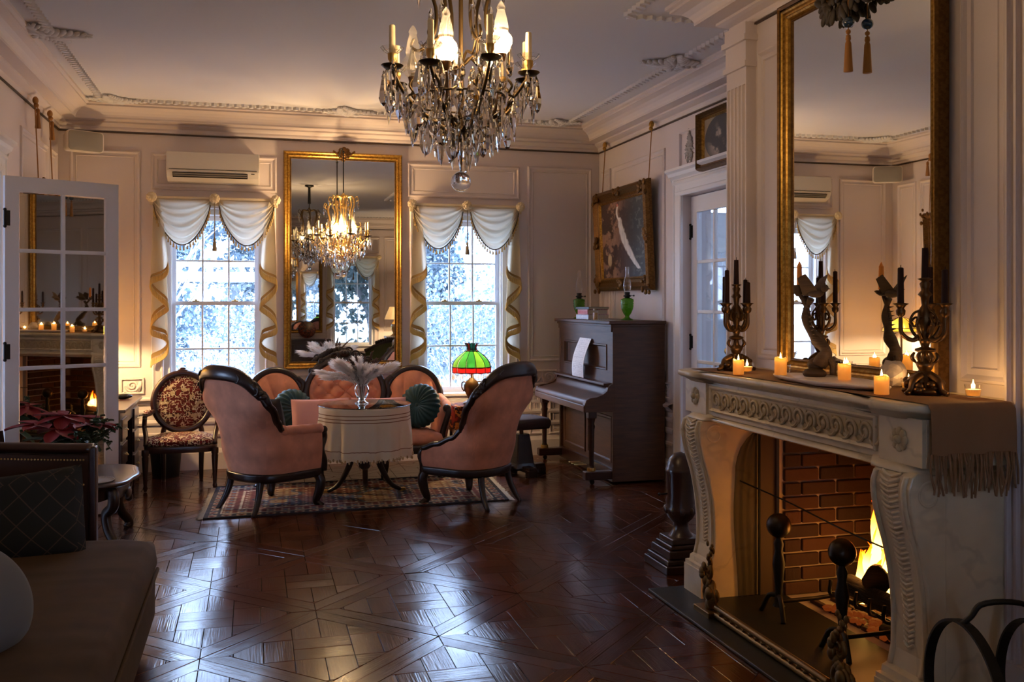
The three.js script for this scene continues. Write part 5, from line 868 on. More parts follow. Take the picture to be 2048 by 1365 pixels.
function chandelier(name, label, at, s, arms, lit, upTo, power, gilded) {
  const t = thing(name, label, 'chandelier', at, 0.17); const met = gilded ? M.brass : M.fixture;
  t.scale.setScalar(s);
  obj('stem', lathe([[0.001, -0.27], [0.012, -0.262], [0.026, -0.25], [0.034, -0.235], [0.02, -0.222], [0.012, -0.2], [0.011, -0.12], [0.02, -0.1], [0.012, -0.08], [0.009, 0.1], [0.009, 0.3], [0.03, 0.32], [0.014, 0.34], [0.012, 0.42], [0.04, 0.44], [0.02, 0.46], [0.008, 0.48]], 14), met, t);
  obj('hanging_rod', [cyl(0.006, 0.006, (upTo - at[1]) / s - 0.47, 0, 0.47, 0, 8), ...(gilded ? [] : [cyl(0.022, 0.018, 0.25, 0, (upTo - at[1]) / s - 0.27, 0, 10), lathe([[0.02, 0], [0.07, 0.02], [0.06, 0.035]], 16).translate(0, (upTo - at[1]) / s - 0.036, 0)])], M.iron, t);
  const drop = (k, r, a, y, par = t) => { const m = obj('crystal_drop', DROP[k], M.crystal, par, true); m.scale.setScalar(gilded ? 1.2 : 1.5); m.position.set(cos(a) * r, y - 0.052, sin(a) * r); m.rotation.y = -a + PI / 2 + rr(-0.5, 0.5); const b = obj('crystal_bead', BEAD, M.crystal, par, true); b.position.set(cos(a) * r, y, sin(a) * r); };
  for (let i = 0; i < arms; i++) {
    const a = i / arms * 2 * PI, ca = cos(a), sa = sin(a), P = (r, y) => [ca * r, y, sa * r], hi = i % 2 ? 0.0 : 0.022, R = 0.285;
    obj('arm', [tube([P(0.02, -0.23), P(0.08, -0.2), P(0.17, -0.16), P(0.245, -0.08), P(R, -0.03 + hi)], (k) => 0.009 * (1.15 - 0.4 * k), 22, 6), tube([P(0.2, -0.13), P(0.16, -0.07), P(0.19, -0.03), P(0.215, -0.06), P(0.2, -0.085)], 0.0055, 18, 5)], met, t);
    obj('drip_pan', lathe([[0.001, -0.03], [0.03, -0.026], [0.044, -0.014], [0.042, -0.012], [0.001, -0.018]], 16).translate(ca * R, hi, sa * R), M.fixture, t);
    obj('candle_cup', lathe([[0.008, -0.02], [0.013, -0.015], [0.011, 0.0], [0.017, 0.01], [0.018, 0.03], [0.015, 0.034]], 12).translate(ca * R, hi, sa * R), M.brass, t);
    const pe = obj('glass_bobeche', PETAL, M.crystal, t, true); pe.position.set(ca * R, 0.028 + hi, sa * R);
    obj('candle_sleeve', [cyl(0.0125, 0.0115, 0.105, ca * R, 0.033 + hi, sa * R, 12), ball(0.0115, ca * R, 0.138 + hi, sa * R, 1, 0.5, 1)], M.ivory, t);
    for (let k = 0; k < 3; k++) { const b = a + (k - 1) * 0.14, r = R + (k === 1 ? 0.035 : 0.012); drop((i + k) % 3, r, b, -0.03 + hi - (k === 1 ? 0.03 : 0)); }
  }
  for (let i = 0; i < 6; i++) { const a = (i + 0.5) / 6 * 2 * PI, P = (r, y) => [cos(a) * r, y, sin(a) * r]; obj('cage_rib', [tube([P(0.03, 0.43), P(0.10, 0.44), P(0.125, 0.36), P(0.10, 0.26), P(0.11, 0.16), P(0.17, 0.10), P(0.20, 0.12), P(0.19, 0.15)], (k) => 0.0085 * (1.15 - 0.5 * k), 34, 6), tube([P(0.11, 0.40), P(0.155, 0.44), P(0.17, 0.40), P(0.15, 0.385)], 0.005, 14, 5), tube([P(0.16, 0.11), P(0.12, 0.06), P(0.06, 0.08), P(0.012, 0.04)], 0.006, 14, 5)], met, t); drop(0, 0.17, a, 0.39); drop(1, 0.12, a, 0.24); drop(2, 0.195, a, 0.10); }
  const spires = gilded ? 4 : 5;
  for (let i = 0; i < spires; i++) { // pointed glass lights standing between the arms
    const a = (i + 0.3) / spires * 2 * PI + (gilded ? 0 : 0.62), r = gilded ? 0.11 : 0.19, y = gilded ? 0.02 : [0.05, 0.0, -0.02, 0.06, 0.03][i];
    obj('spire_holder', [lathe([[0.006, -0.03], [0.014, -0.02], [0.018, 0.0], [0.02, 0.008]], 12).translate(cos(a) * r, y, sin(a) * r), tube([[cos(a) * 0.03, -0.2, sin(a) * 0.03], [cos(a) * r * 0.8, -0.17, sin(a) * r * 0.8], [cos(a) * r, y - 0.03, sin(a) * r]], 0.006, 14, 6)], M.bronze, t);
    const m = obj('glass_spire', SPIRE, M.spire, t, true); m.position.set(cos(a) * r, y, sin(a) * r); m.scale.setScalar(1.15);
    if (lit.includes(i)) { obj('light_bulb', lathe([[0.001, 0], [0.010, 0.01], [0.014, 0.025], [0.010, 0.042], [0.002, 0.058]], 12).translate(cos(a) * r, y + 0.022, sin(a) * r), M.bulb, t); const p = V(cos(a) * r, y + 0.047, sin(a) * r).multiplyScalar(s).applyAxisAngle(V(0, 1, 0), 0.17).add(V(...at)); lamp(WARM, power, p.x, p.y, p.z, 1); }
  }
  for (const [n, r, y, k] of [[20, 0.235, -0.07, 0], [18, 0.225, -0.125, 1], [16, 0.185, -0.16, 2], [14, 0.14, -0.195, 0], [9, 0.08, -0.225, 2], [5, 0.035, -0.25, 0], [10, 0.13, 0.0, 1], [8, 0.16, 0.06, 0]]) for (let i = 0; i < n; i++) drop((k + i) % 3, r + rr(-0.012, 0.012), (i + rr(0.3, 0.7)) / n * 2 * PI, y + rr(-0.02, 0.015));
  obj('ring', [0.225, 0.125].map((r, j) => tube(Array.from({ length: 30 }, (_, i) => [cos(i / 30 * 2 * PI) * r, j ? -0.195 : -0.105, sin(i / 30 * 2 * PI) * r]), 0.0045, 60, 5, true)), met, t);
  obj('finial_chain', tube([[0, -0.27, 0], [0, -0.385, 0]], 0.003, 4, 5), met, t);
  obj('crystal_ball', ball(0.04, 0, -0.425, 0, 1, 1, 1, 30), M.solidCrystal, t);
  return t;
}
chandelier('crystal_chandelier', 'large bronze crystal chandelier with candles and glass spires hanging in mid room', [0.80, 2.405, -3.70], 1.0, 8, [0, 1, 3], HC, 1.15, false);
{ // the smaller one hangs on a bracket before the pier mirror
  const B = [0.785, 2.095, -8.60];
  const c = chandelier('gilt_chandelier', 'smaller gilt crystal chandelier glowing in front of the tall pier mirror', B, 0.80, 8, [0, 1, 2, 3], 2.845, 1.5, true);
  obj('bracket', [tube([[0.03, 0.93, -0.30], [0.02, 0.985, -0.2], [0.0, 0.985, -0.06], [0, 0.94, 0]], 0.008, 16, 6), ball(0.014, 0, 0.94, 0)], M.iron, c);
  obj('lower_bulb', ball(0.022, 0, -0.14, 0.0), M.bulb, c);
  lamp(WARM, 2.2, B[0], B[1] - 0.112, B[2], 1);
}
// ---------- upright piano ----------
{
  const p = thing('upright_piano', 'dark brown upright piano with open music desk against the porch wall', 'piano'), x0 = 2.855, x1 = 3.32, z0 = -8.72, z1 = -7.31, kx = 2.615;
  obj('side_panel', rbox(x1 - x0, 1.30, 0.03, (x0 + x1) / 2, 0.67, z1 - 0.015, 0.004), M.piano, p); obj('side_panel', rbox(x1 - x0, 1.30, 0.03, (x0 + x1) / 2, 0.67, z0 + 0.015, 0.004), M.piano, p);
  obj('back_board', span(x1 - 0.03, x1, 0.03, 1.3, z0 + 0.03, z1 - 0.03), M.piano, p);
  obj('lid', [rbox(x1 - x0 + 0.045, 0.028, z1 - z0 + 0.06, (x0 + x1) / 2 - 0.02, 1.332, (z0 + z1) / 2, 0.008), rbox(x1 - x0 + 0.02, 0.02, z1 - z0 + 0.02, (x0 + x1) / 2 - 0.01, 1.308, (z0 + z1) / 2, 0.004)], M.piano, p);
  obj('cornice_moulding', span(x0 - 0.012, x0 + 0.02, 1.255, 1.30, z0 + 0.01, z1 - 0.01), M.piano, p);
  // upper front with a framed recess
  const W = z1 - z0 - 0.06, fr = (a, b, c, d, pr, xx) => frameRing(a, b, c, d, pr).rotateY(-PI / 2).translate(xx, 0, (z0 + z1) / 2);
  obj('upper_panel', span(x0 + 0.02, x0 + 0.035, 0.80, 1.27, z0 + 0.03, z1 - 0.03), M.piano, p);
  obj('music_panel_frame', [fr(-W / 2, W / 2, 0.82, 1.26, [[0, -0.02], [0, 0.004], [0.11, 0.004], [0.115, 0.012], [0.125, 0.012], [0.135, -0.012]], x0 + 0.008)], M.piano, p);
  obj('recess_moulding', fr(-W / 2 + 0.15, W / 2 - 0.15, 0.895, 1.17, [[0, 0], [0.004, 0.01], [0.012, 0.01], [0.016, 0]], x0 + 0.02), M.dark, p);
  obj('music_shelf', rbox(0.10, 0.02, W, x0 - 0.02, 0.822, (z0 + z1) / 2, 0.005), M.piano, p);
  // keyboard lid: closed fall with a rolled front
  const zz = [z0 + 0.045, z1 - 0.045], fall = [[x0 + 0.02, 0.815], [x0 - 0.02, 0.80], [x0 - 0.045, 0.775], [x0 - 0.05, 0.745], [x0 - 0.075, 0.73], [kx + 0.06, 0.705], [kx + 0.02, 0.70], [kx + 0.003, 0.685], [kx, 0.665], [kx + 0.002, 0.655]];
  obj('fallboard', loft(zz.map((z) => fall.map(([x, y]) => V(x, y, z)))), M.piano, p);
  obj('key_bed', [rbox(x0 - kx + 0.02, 0.055, z1 - z0 - 0.02, (x0 + kx) / 2, 0.627, (z0 + z1) / 2, 0.006), span(kx + 0.004, kx + 0.012, 0.64, 0.66, zz[0], zz[1])], M.piano, p);
  const cheek = [[x0 + 0.02, 0.6], [kx + 0.0, 0.6], [kx - 0.005, 0.66], [kx + 0.01, 0.7], [kx + 0.045, 0.717], [kx + 0.1, 0.722], [x0 - 0.08, 0.745], [x0 - 0.05, 0.77], [x0 - 0.04, 0.80], [x0 - 0.02, 0.82], [x0 + 0.02, 0.83]];
  for (const z of [z0 + 0.002, z1 - 0.047]) obj('key_cheek', extrude(cheek, 0.045, 0.003).translate(0, 0, z), M.piano, p);
  // lower front, toe blocks, legs
  obj('lower_panel', span(x0 + 0.03, x0 + 0.045, 0.12, 0.60, z0 + 0.03, z1 - 0.03), M.piano, p);
  for (const [a, b] of [[-0.62, -0.03], [0.03, 0.62]]) obj('lower_panel_moulding', fr(a, b, 0.16, 0.55, [[0, 0], [0.003, 0.012], [0.02, 0.012], [0.03, 0]], x0 + 0.03), M.piano, p);
  obj('bottom_board', span(x0 - 0.0, x1, 0.02, 0.12, z0 + 0.01, z1 - 0.01), M.dark, p);
  for (const z of [z0 + 0.05, z1 - 0.06]) {
    obj('toe_block', rbox(0.30, 0.07, 0.08, x0 - 0.08, 0.075, z, 0.01), M.dark, p);
    obj('leg', [rbox(0.07, 0.06, 0.07, kx + 0.075, 0.575, z, 0.006), lathe([[0.03, 0.11], [0.034, 0.12], [0.026, 0.14], [0.022, 0.16], [0.026, 0.45], [0.034, 0.48], [0.026, 0.5], [0.035, 0.545]], 8).translate(kx + 0.075, 0, z)], M.dark, p);
    obj('leg_cuff', lathe([[0.036, 0.112], [0.037, 0.125], [0.034, 0.14]], 12).translate(kx + 0.075, 0, z), M.brass, p);
    obj('caster', [new THREE.CylinderGeometry(0.02, 0.02, 0.016, 14).rotateX(PI / 2).translate(kx + 0.08, 0.02, z), cyl(0.012, 0.012, 0.03, kx + 0.08, 0.02, z, 8)], M.iron, p);
  }
  for (let i = -1; i <= 1; i++) obj('pedal', [rbox(0.10, 0.008, 0.04, x0 - 0.055, 0.065, (z0 + z1) / 2 + i * 0.075, 0.004), ball(0.02, x0 - 0.1, 0.066, (z0 + z1) / 2 + i * 0.075, 1, 0.25, 1)], M.brass, p);
}
{ // sheet music curling on the music shelf
  T.sheet = tex(256, (u, v) => { const line = ((v * 22) % 1); const staff = line < 0.55 && ((line * 14) % 1) < 0.28; const note = hash(Math.floor(u * 40), Math.floor(v * 44), 7) > 0.86; return staff && u > 0.08 && u < 0.92 ? [196, 198, 206] : note && u > 0.1 && u < 0.9 ? [214, 214, 220] : [238, 238, 242]; });
  const rows = []; for (let j = 0; j <= 14; j++) { const k = j / 14, r = []; for (let i = 0; i <= 4; i++) r.push(V(-0.055 * sin(k * PI) * 0.7 - 0.055 * (1 - k) + 0.012, k * 0.345, (i / 4 - 0.5) * 0.30 - 0.0 + 0.10 * (0.5 - k) * 1.0 * sin(PI * (0.5 - 0.5 * k)) * -1)); rows.push(r); }
  const g = loft(rows), uv = []; for (let j = 0; j <= 14; j++) for (let i = 0; i <= 4; i++) uv.push(i / 4, j / 14); g.setAttribute('uv', new THREE.Float32BufferAttribute(uv, 2));
  const m = obj('sheet_music', g, std({ map: T.sheet, roughness: 0.9 }), scene, true); m.position.set(2.835, 0.838, -7.95); tag(m, 'white sheet of music curling on the piano music desk', 'sheet music');
}
function oilLamp(x, z, label) {
  const t = thing('oil_lamp', label, 'oil lamp', [x, 1.346, z], 0, 'green oil lamps on the piano'), gg = phy({ color: RGB(0.22, 0.50, 0.045), transmission: 0.85, thickness: 0, roughness: 0.06, ior: 1.5 });
  obj('font', lathe([[0.001, 0], [0.052, 0.002], [0.054, 0.008], [0.03, 0.018], [0.018, 0.03], [0.02, 0.042], [0.034, 0.06], [0.05, 0.095], [0.055, 0.125], [0.052, 0.135], [0.058, 0.142], [0.052, 0.15], [0.056, 0.16], [0.056, 0.178], [0.03, 0.19], [0.018, 0.192]], 24), gg, t);
  obj('burner', [lathe([[0.02, 0.188], [0.024, 0.2], [0.034, 0.204], [0.034, 0.21], [0.02, 0.222], [0.026, 0.235], [0.02, 0.242]], 16), tube([[0.02, 0.21, 0], [0.05, 0.21, 0.02]], 0.003, 4, 5), ball(0.008, 0.052, 0.21, 0.02)], M.iron, t);
  obj('chimney', lathe([[0.022, 0.24], [0.024, 0.25], [0.033, 0.275], [0.035, 0.30], [0.03, 0.335], [0.019, 0.37], [0.016, 0.40], [0.016, 0.455], [0.0148, 0.455], [0.0148, 0.40], [0.018, 0.37], [0.029, 0.334], [0.034, 0.30], [0.032, 0.276], [0.022, 0.251]], 20), M.thinGlass, t);
}
oilLamp(2.98, -8.5, 'green glass oil lamp at the far end of the piano behind the books');
oilLamp(3.08, -7.55, 'green glass oil lamp at the near end of the piano below the painting');
{ // books and a jar on the piano
  const bookAt = (y, h, w, d, cover, label, turn) => { const t = thing('book', label, 'book', [2.96, 1.347 + y, -8.08], turn); obj('cover', [rbox(w, 0.004, d, 0, h - 0.002, 0, 0.001), rbox(w, 0.004, d, 0, 0.002, 0, 0.001), rbox(0.006, h, d, -w / 2 + 0.003, h / 2, 0, 0.002)], cover, t); obj('pages', box(w - 0.012, h - 0.008, d - 0.012, 0.002, h / 2, 0), std({ color: RGB(0.55, 0.5, 0.42), roughness: 0.9 }), t); return t; };
  const blk = std({ color: RGB(0.02, 0.02, 0.02), roughness: 0.4 });
  const cover = (paper, ink) => { const c = std({ map: tex(64, (u, v) => { const a = (u * 5) % 1, b = (v * 22) % 1; return b > 0.28 && b < 0.72 && a > 0.15 && a < 0.85 && hash(Math.floor(u * 40), Math.floor(v * 22), 4) > 0.25 ? ink : paper; }, 12), roughness: 0.5 }); return c; };
  bookAt(0, 0.042, 0.2, 0.30, cover([214, 222, 236], [60, 80, 130]), 'pale blue book at the bottom of the stack on the piano', 0.03);
  bookAt(0.043, 0.046, 0.19, 0.29, cover([170, 60, 76], [232, 220, 214]), 'pink-red book in the middle of the stack on the piano', -0.03);
  bookAt(0.09, 0.022, 0.2, 0.30, blk, 'thin black book on top of the stack on the piano', 0.05);
  const j = thing('spice_jar', 'small glass jar with tan filling and dark lid beside the books on the piano', 'jar', [2.885, 1.346, -7.80]);
  obj('jar_glass', lathe([[0.001, 0], [0.022, 0.001], [0.023, 0.01], [0.023, 0.075], [0.018, 0.085]], 18), M.thinGlass, j); obj('filling', cyl(0.02, 0.02, 0.06, 0, 0.003, 0, 16), std({ color: RGB(0.5, 0.3, 0.12), roughness: 1 }), j); obj('lid', cyl(0.02, 0.02, 0.014, 0, 0.084, 0, 16), std({ color: RGB(0.25, 0.18, 0.1), roughness: 0.5 }), j);
  tag(obj('paper_sheet', box(0.2, 0.001, 0.28, 2.9, 1.3475, -7.62), std({ color: RGB(0.5, 0.55, 0.6), roughness: 0.7 })), 'flat sheet of paper on the piano lid near the oil lamp', 'paper');
}
{ // piano stool
  const s = thing('piano_stool', 'dark upholstered piano stool on a pedestal foot before the piano', 'stool', [2.27, 0, -8.0], 0.2);
  obj('seat', loft([[0.36, 0.30, 0.40], [0.42, 0.36, 0.405], [0.44, 0.38, 0.435], [0.44, 0.38, 0.465], [0.41, 0.35, 0.49], [0.3, 0.26, 0.50], [0.02, 0.02, 0.502]].map(([w, d, y]) => rectRound(w, d, Math.min(w, d) * 0.18, 0).map((p) => V(p.x, y, p.y))), true, true), phy({ color: RGB(0.035, 0.018, 0.02), roughness: 0.7, sheen: 0.4 }), s);
  obj('screw', cyl(0.018, 0.018, 0.06, 0, 0.345, 0, 12), M.bronze, s);
  obj('pedestal', loft([[0.20, 0.06], [0.17, 0.10], [0.13, 0.28], [0.11, 0.35]].map(([w, y]) => rectRound(w, w, 0.012, 0).map((p) => V(p.x, y, p.y))), true, true).toNonIndexed(), M.carved, s).geometry.computeVertexNormals();
  for (const a of [0, PI / 2]) obj('foot', [rbox(0.44, 0.05, 0.08, 0, 0.055, 0, 0.01).rotateY(a), ...[-1, 1].map((k) => rbox(0.07, 0.06, 0.09, k * 0.19, 0.03, 0, 0.01).rotateY(a))], M.carved, s);
}
// ---------- writing desk in the corner ----------
{
  const X0 = -1.585, X1 = -0.91, Z0 = -8.70, Z1 = -7.56, Y = 0.70;
  const d = thing('writing_desk', 'dark wooden writing desk with drawers behind the french door', 'desk');
  obj('desk_top', rbox(X1 - X0, 0.025, Z1 - Z0, (X0 + X1) / 2, Y - 0.0125, (Z0 + Z1) / 2, 0.006), M.dark, d);
  for (const [a, b] of [[Z1 - 0.36, Z1 - 0.03], [Z0 + 0.03, Z0 + 0.36]]) { obj('pedestal', span(X0 + 0.03, X1 - 0.04, 0.08, Y - 0.025, a, b), M.dark, d);
    for (let i = 0; i < 3; i++) { const y = 0.16 + i * 0.19, dr = obj('drawer', rbox(0.018, 0.165, b - a - 0.03, X1 - 0.034, y, (a + b) / 2, 0.005), M.dark, d); obj('drawer_pull', [tube([[X1 - 0.022, y, (a + b) / 2 - 0.04], [X1 - 0.002, y - 0.012, (a + b) / 2], [X1 - 0.022, y, (a + b) / 2 + 0.04]], 0.004, 10, 5)], M.brass, dr); }
    obj('plinth', span(X0 + 0.02, X1 - 0.025, 0, 0.08, a - 0.01, b + 0.01), M.dark, d); }
  obj('apron', span(X1 - 0.06, X1 - 0.04, 0.56, Y - 0.025, Z0 + 0.36, Z1 - 0.36), M.dark, d);
  // glass-shaded lamp
  const L = [-1.28, Y, -8.36], l = thing('desk_lamp', 'desk lamp with amber glass shade glowing in the corner, seen in the overmantel mirror', 'lamp', L);
  obj('base', lathe([[0.001, 0], [0.085, 0.003], [0.088, 0.014], [0.05, 0.024], [0.02, 0.04], [0.014, 0.07], [0.022, 0.1], [0.012, 0.13], [0.01, 0.50]], 20), M.bronze, l);
  const am = phy({ color: RGB(0.95, 0.62, 0.10), roughness: 0.9, transmission: 0.5, thickness: 0 }), lead = std({ color: RGB(0.03, 0.02, 0.01), roughness: 0.6 });
  const N = 8, rad = (y) => pl([[0.50, 0.185], [0.53, 0.182], [0.58, 0.145], [0.62, 0.085], [0.645, 0.03]], y);
  for (let i = 0; i < N; i++) { const rows = []; for (let a = 0; a <= 6; a++) { const y = lerp(0.50, 0.64, a / 6), r = []; for (let b = 0; b <= 2; b++) { const an = (i + lerp(0.03, 0.97, b / 2)) / N * 2 * PI; r.push(V(cos(an) * rad(y), y, sin(an) * rad(y))); } rows.push(r); } obj('shade_panel', loft(rows), am, l); }
  obj('shade_ribs', [...Array.from({ length: N }, (_, i) => tube([0.50, 0.53, 0.58, 0.62, 0.645].map((y) => [cos(i / N * 2 * PI) * rad(y), y, sin(i / N * 2 * PI) * rad(y)]), 0.004, 14, 5)), ...[0.50, 0.535].map((y) => tube(Array.from({ length: 32 }, (_, i) => [cos(i / 32 * 2 * PI) * rad(y), y, sin(i / 32 * 2 * PI) * rad(y)]), 0.0035, 64, 5, true)), ball(0.014, 0, 0.655, 0)], lead, l);
  obj('light_bulb', ball(0.03, 0, 0.545, 0), M.bulb, l);
  lamp(RGB(1, 0.66, 0.30), 5, L[0], L[1] + 0.545, L[2], 1.5);
  // laptop and stand
  const p = thing('laptop', 'open dark laptop with blue screen on the writing desk', 'laptop', [-1.30, Y, -7.92], PI / 2 - 0.35);
  obj('keyboard_base', rbox(0.34, 0.016, 0.24, 0, 0.009, 0.1, 0.004), M.iron, p);
  obj('screen', rbox(0.34, 0.23, 0.008, 0, 0.125, 0, 0.003).rotateX(-0.2), M.iron, p);
  T.screen = tex(128, (u, v) => { const d = Math.hypot(u - 0.5, (v - 0.5) * 0.66); if (d < 0.06 && d > 0.035) return [225, 240, 250]; return mixc([20, 30, 44], [70, 96, 120], fbm(u * 4, v * 6, 4, 6, 201, 3)); });
  obj('display', new THREE.PlaneGeometry(0.32, 0.2).translate(0, 0.128, 0.0055).rotateX(-0.2), std({ color: 0x000000, emissive: RGB(0.6, 0.6, 0.6), emissiveMap: T.screen, emissiveIntensity: 0.5, roughness: 0.3 }), p, true);
  tag(obj('desk_box', [rbox(0.14, 0.09, 0.2, -1.43, Y + 0.045, -8.14, 0.01)], phy({ color: RGB(0.16, 0.03, 0.015), roughness: 0.3 })), 'small red-brown wooden box between lamp and laptop on the desk', 'box');
  const ch = thing('eyeglass_case', 'black glossy case lying on the corner of the writing desk', 'case', [-1.03, Y, -8.42], 0.4); obj('shell', [ball(0.075, 0, 0.022, 0, 1, 0.3, 0.5, 16)], phy({ color: RGB(0.01, 0.01, 0.01), roughness: 0.2 }), ch);
  tag(obj('waste_basket', lathe([[0.001, 0.0], [0.11, 0.002], [0.135, 0.28], [0.14, 0.29], [0.135, 0.29], [0.105, 0.01], [0.001, 0.008]], 24).translate(-0.72, 0.0, -8.68), std({ color: RGB(0.02, 0.017, 0.015), roughness: 0.6 })), 'black round waste basket on the floor behind the oval-back chair', 'waste basket');
}
// ---------- low carved table with plant ----------
{
  const C = [-1.14, 0, -6.45], t = thing('carved_table', 'low dark carved table with scrolled corner legs before the french door', 'table', C), Y = 0.42;
  const turtle = (k, y) => Array.from({ length: 72 }, (_, i) => { const a = i / 72 * 2 * PI, r = 1 + 0.07 * cos(4 * a + PI) + 0.025 * cos(8 * a); return V(cos(a) * 0.44 * k * r * 1.05, y, sin(a) * 0.44 * k * r); });
  obj('table_top', loft([turtle(0.02, Y), turtle(0.93, Y), turtle(0.95, Y - 0.006), turtle(0.96, Y - 0.003), turtle(1.0, Y - 0.004), turtle(1.03, Y - 0.016), turtle(1.0, Y - 0.03), turtle(0.9, Y - 0.034), turtle(0.02, Y - 0.034)], true), M.dark, t);
  obj('apron', loft([turtle(0.9, Y - 0.03), turtle(0.88, Y - 0.09), turtle(0.86, Y - 0.105).map((p, i) => V(p.x, p.y - 0.022 * Math.abs(sin(i / 72 * 2 * PI * 4)), p.z))], true), M.carved, t);
  for (let k = 0; k < 4; k++) { const a = PI / 4 + k * PI / 2, cx = cos(a), cz = sin(a), P = (r, y) => [cx * r * 1.05, y, cz * r]; obj('leg', [tube([P(0.40, Y - 0.035), P(0.45, Y - 0.08), P(0.445, Y - 0.15), P(0.39, Y - 0.20), P(0.41, 0.12), P(0.455, 0.06), P(0.47, 0.02), P(0.445, 0.0)], (q) => [0.034 - 0.012 * q, 0.04 - 0.014 * q], 34, 8), ball(0.03, ...P(0.44, Y - 0.09)), ball(0.024, ...P(0.46, 0.03))], M.carved, t); const dr = [ball(0.05, cx * 0, Y - 0.13, 0, 1.5, 0.7, 0.4)]; }
  for (let k = 0; k < 4; k++) { const a = k * PI / 2; obj('carved_pendant', [ball(0.05, cos(a) * 0.38, Y - 0.125, sin(a) * 0.38, Math.abs(cos(a)) > 0.5 ? 0.4 : 1.7, 0.75, Math.abs(cos(a)) > 0.5 ? 1.7 : 0.4), ball(0.03, cos(a) * 0.385, Y - 0.155, sin(a) * 0.385, 0.8, 0.9, 0.8)], M.carved, t); }
  const doily = []; for (let i = 0; i < 40; i++) { const a = i / 40 * 2 * PI; doily.push(tube([[cos(a) * 0.03, 0, sin(a) * 0.03], [cos(a + 0.2) * 0.08, 0.002, sin(a + 0.2) * 0.08], [cos(a + 0.1) * 0.12, 0.001, sin(a + 0.1) * 0.12]], 0.003, 6, 4)); } for (const r of [0.04, 0.085, 0.12]) doily.push(tube(Array.from({ length: 30 }, (_, i) => [cos(i / 30 * 2 * PI) * r, 0.001, sin(i / 30 * 2 * PI) * r]), 0.004, 60, 4, true));
  const dm = obj('lace_doily', doily, std({ color: RGB(0.5, 0.46, 0.42), roughness: 1 })); dm.position.set(-0.93, Y + 0.004, -6.20); tag(dm, 'white lace doily on the low carved table', 'doily');
  const cd = obj('yellow_candle', lathe([[0.001, 0], [0.032, 0], [0.033, 0.07], [0.028, 0.074], [0.001, 0.068]], 20), std({ color: RGB(0.75, 0.6, 0.18), roughness: 0.5 })); cd.position.set(-1.02, Y + 0.001, -6.36); tag(cd, 'short yellow candle on the low carved table', 'candle');
  // poinsettia
  const p = thing('poinsettia', 'red poinsettia with trailing greenery in a pot on the low carved table', 'plant', [-1.14, Y + 0.001, -6.50]);
  obj('pot', lathe([[0.001, 0], [0.075, 0.002], [0.1, 0.14], [0.108, 0.15], [0.1, 0.155], [0.09, 0.14], [0.001, 0.13]], 22), std({ color: RGB(0.14, 0.06, 0.035), roughness: 0.6 }), p);
  const petal = (L, w) => { const rows = []; for (let j = 0; j <= 8; j++) { const k = j / 8, ww = w * Math.pow(sin(PI * Math.min(0.999, k * 0.93 + 0.04)), 0.8), r = []; for (let i = -2; i <= 2; i++) r.push(V(i / 2 * ww, -0.04 * k * k * L * 4 + Math.abs(i) * 0.006, k * L)); rows.push(r); } return loft(rows); };
  const red = phy({ color: RGB(0.26, 0.006, 0.007), roughness: 0.6, transmission: 0.25, thickness: 0 }), grn = phy({ color: RGB(0.035, 0.075, 0.03), roughness: 0.55, transmission: 0.2, thickness: 0 }), PG = petal(0.17, 0.05), GG = petal(0.17, 0.055), SG = petal(0.035, 0.012);
  for (const [hx, hz, hy, n] of [[0, 0, 0.36, 7], [-0.14, 0.05, 0.32, 7], [0.16, 0.06, 0.31, 7], [-0.02, 0.14, 0.29, 6], [0.03, -0.14, 0.33, 6]]) { for (let i = 0; i < n; i++) { const m = obj('red_bract', PG, red, p); m.position.set(hx, hy, hz); m.rotation.set(0, i / n * 2 * PI + hx * 9, 0); m.rotateX(rr(-0.25, 0.35)); m.scale.setScalar(rr(0.8, 1.15)); } }
  for (let i = 0; i < 26; i++) { const a = rr(0, 6.3), m = obj('green_leaf', GG, grn, p); m.position.set(cos(a) * 0.06, rr(0.15, 0.27), sin(a) * 0.06); m.rotation.set(0, rr(0, 6.3), 0); m.rotateX(rr(-0.2, 0.6)); m.scale.setScalar(rr(0.7, 1.2)); }
  const st = []; for (let i = 0; i < 6; i++) st.push(tube([[0, 0.1, 0], [rr(-0.06, 0.06), 0.25, rr(-0.06, 0.06)], [rr(-0.12, 0.14), 0.33, rr(-0.12, 0.14)]], 0.005, 6, 5));
  const sp = []; for (let i = 0; i < 15; i++) { const a = rr(-0.6, 1.4), r = rr(0.18, 0.34), pts = [V(cos(a) * 0.08, 0.14, sin(a) * 0.08), V(cos(a) * r * 0.7, rr(0.15, 0.34), sin(a) * r * 0.7), V(cos(a) * r, rr(0.1, 0.42), sin(a) * r)]; st.push(tube(pts, 0.0025, 8, 4)); const c = new THREE.CatmullRomCurve3(pts); for (let k = 0; k < 12; k++) { const q = c.getPoint(0.25 + 0.75 * k / 12); sp.push(SG.clone().rotateX(rr(-0.6, 0.6)).rotateY(rr(0, 6.3)).translate(q.x, q.y, q.z)); } }
  obj('stems', st, grn, p); stuff(obj('trailing_leaves', sp, grn, p));
}
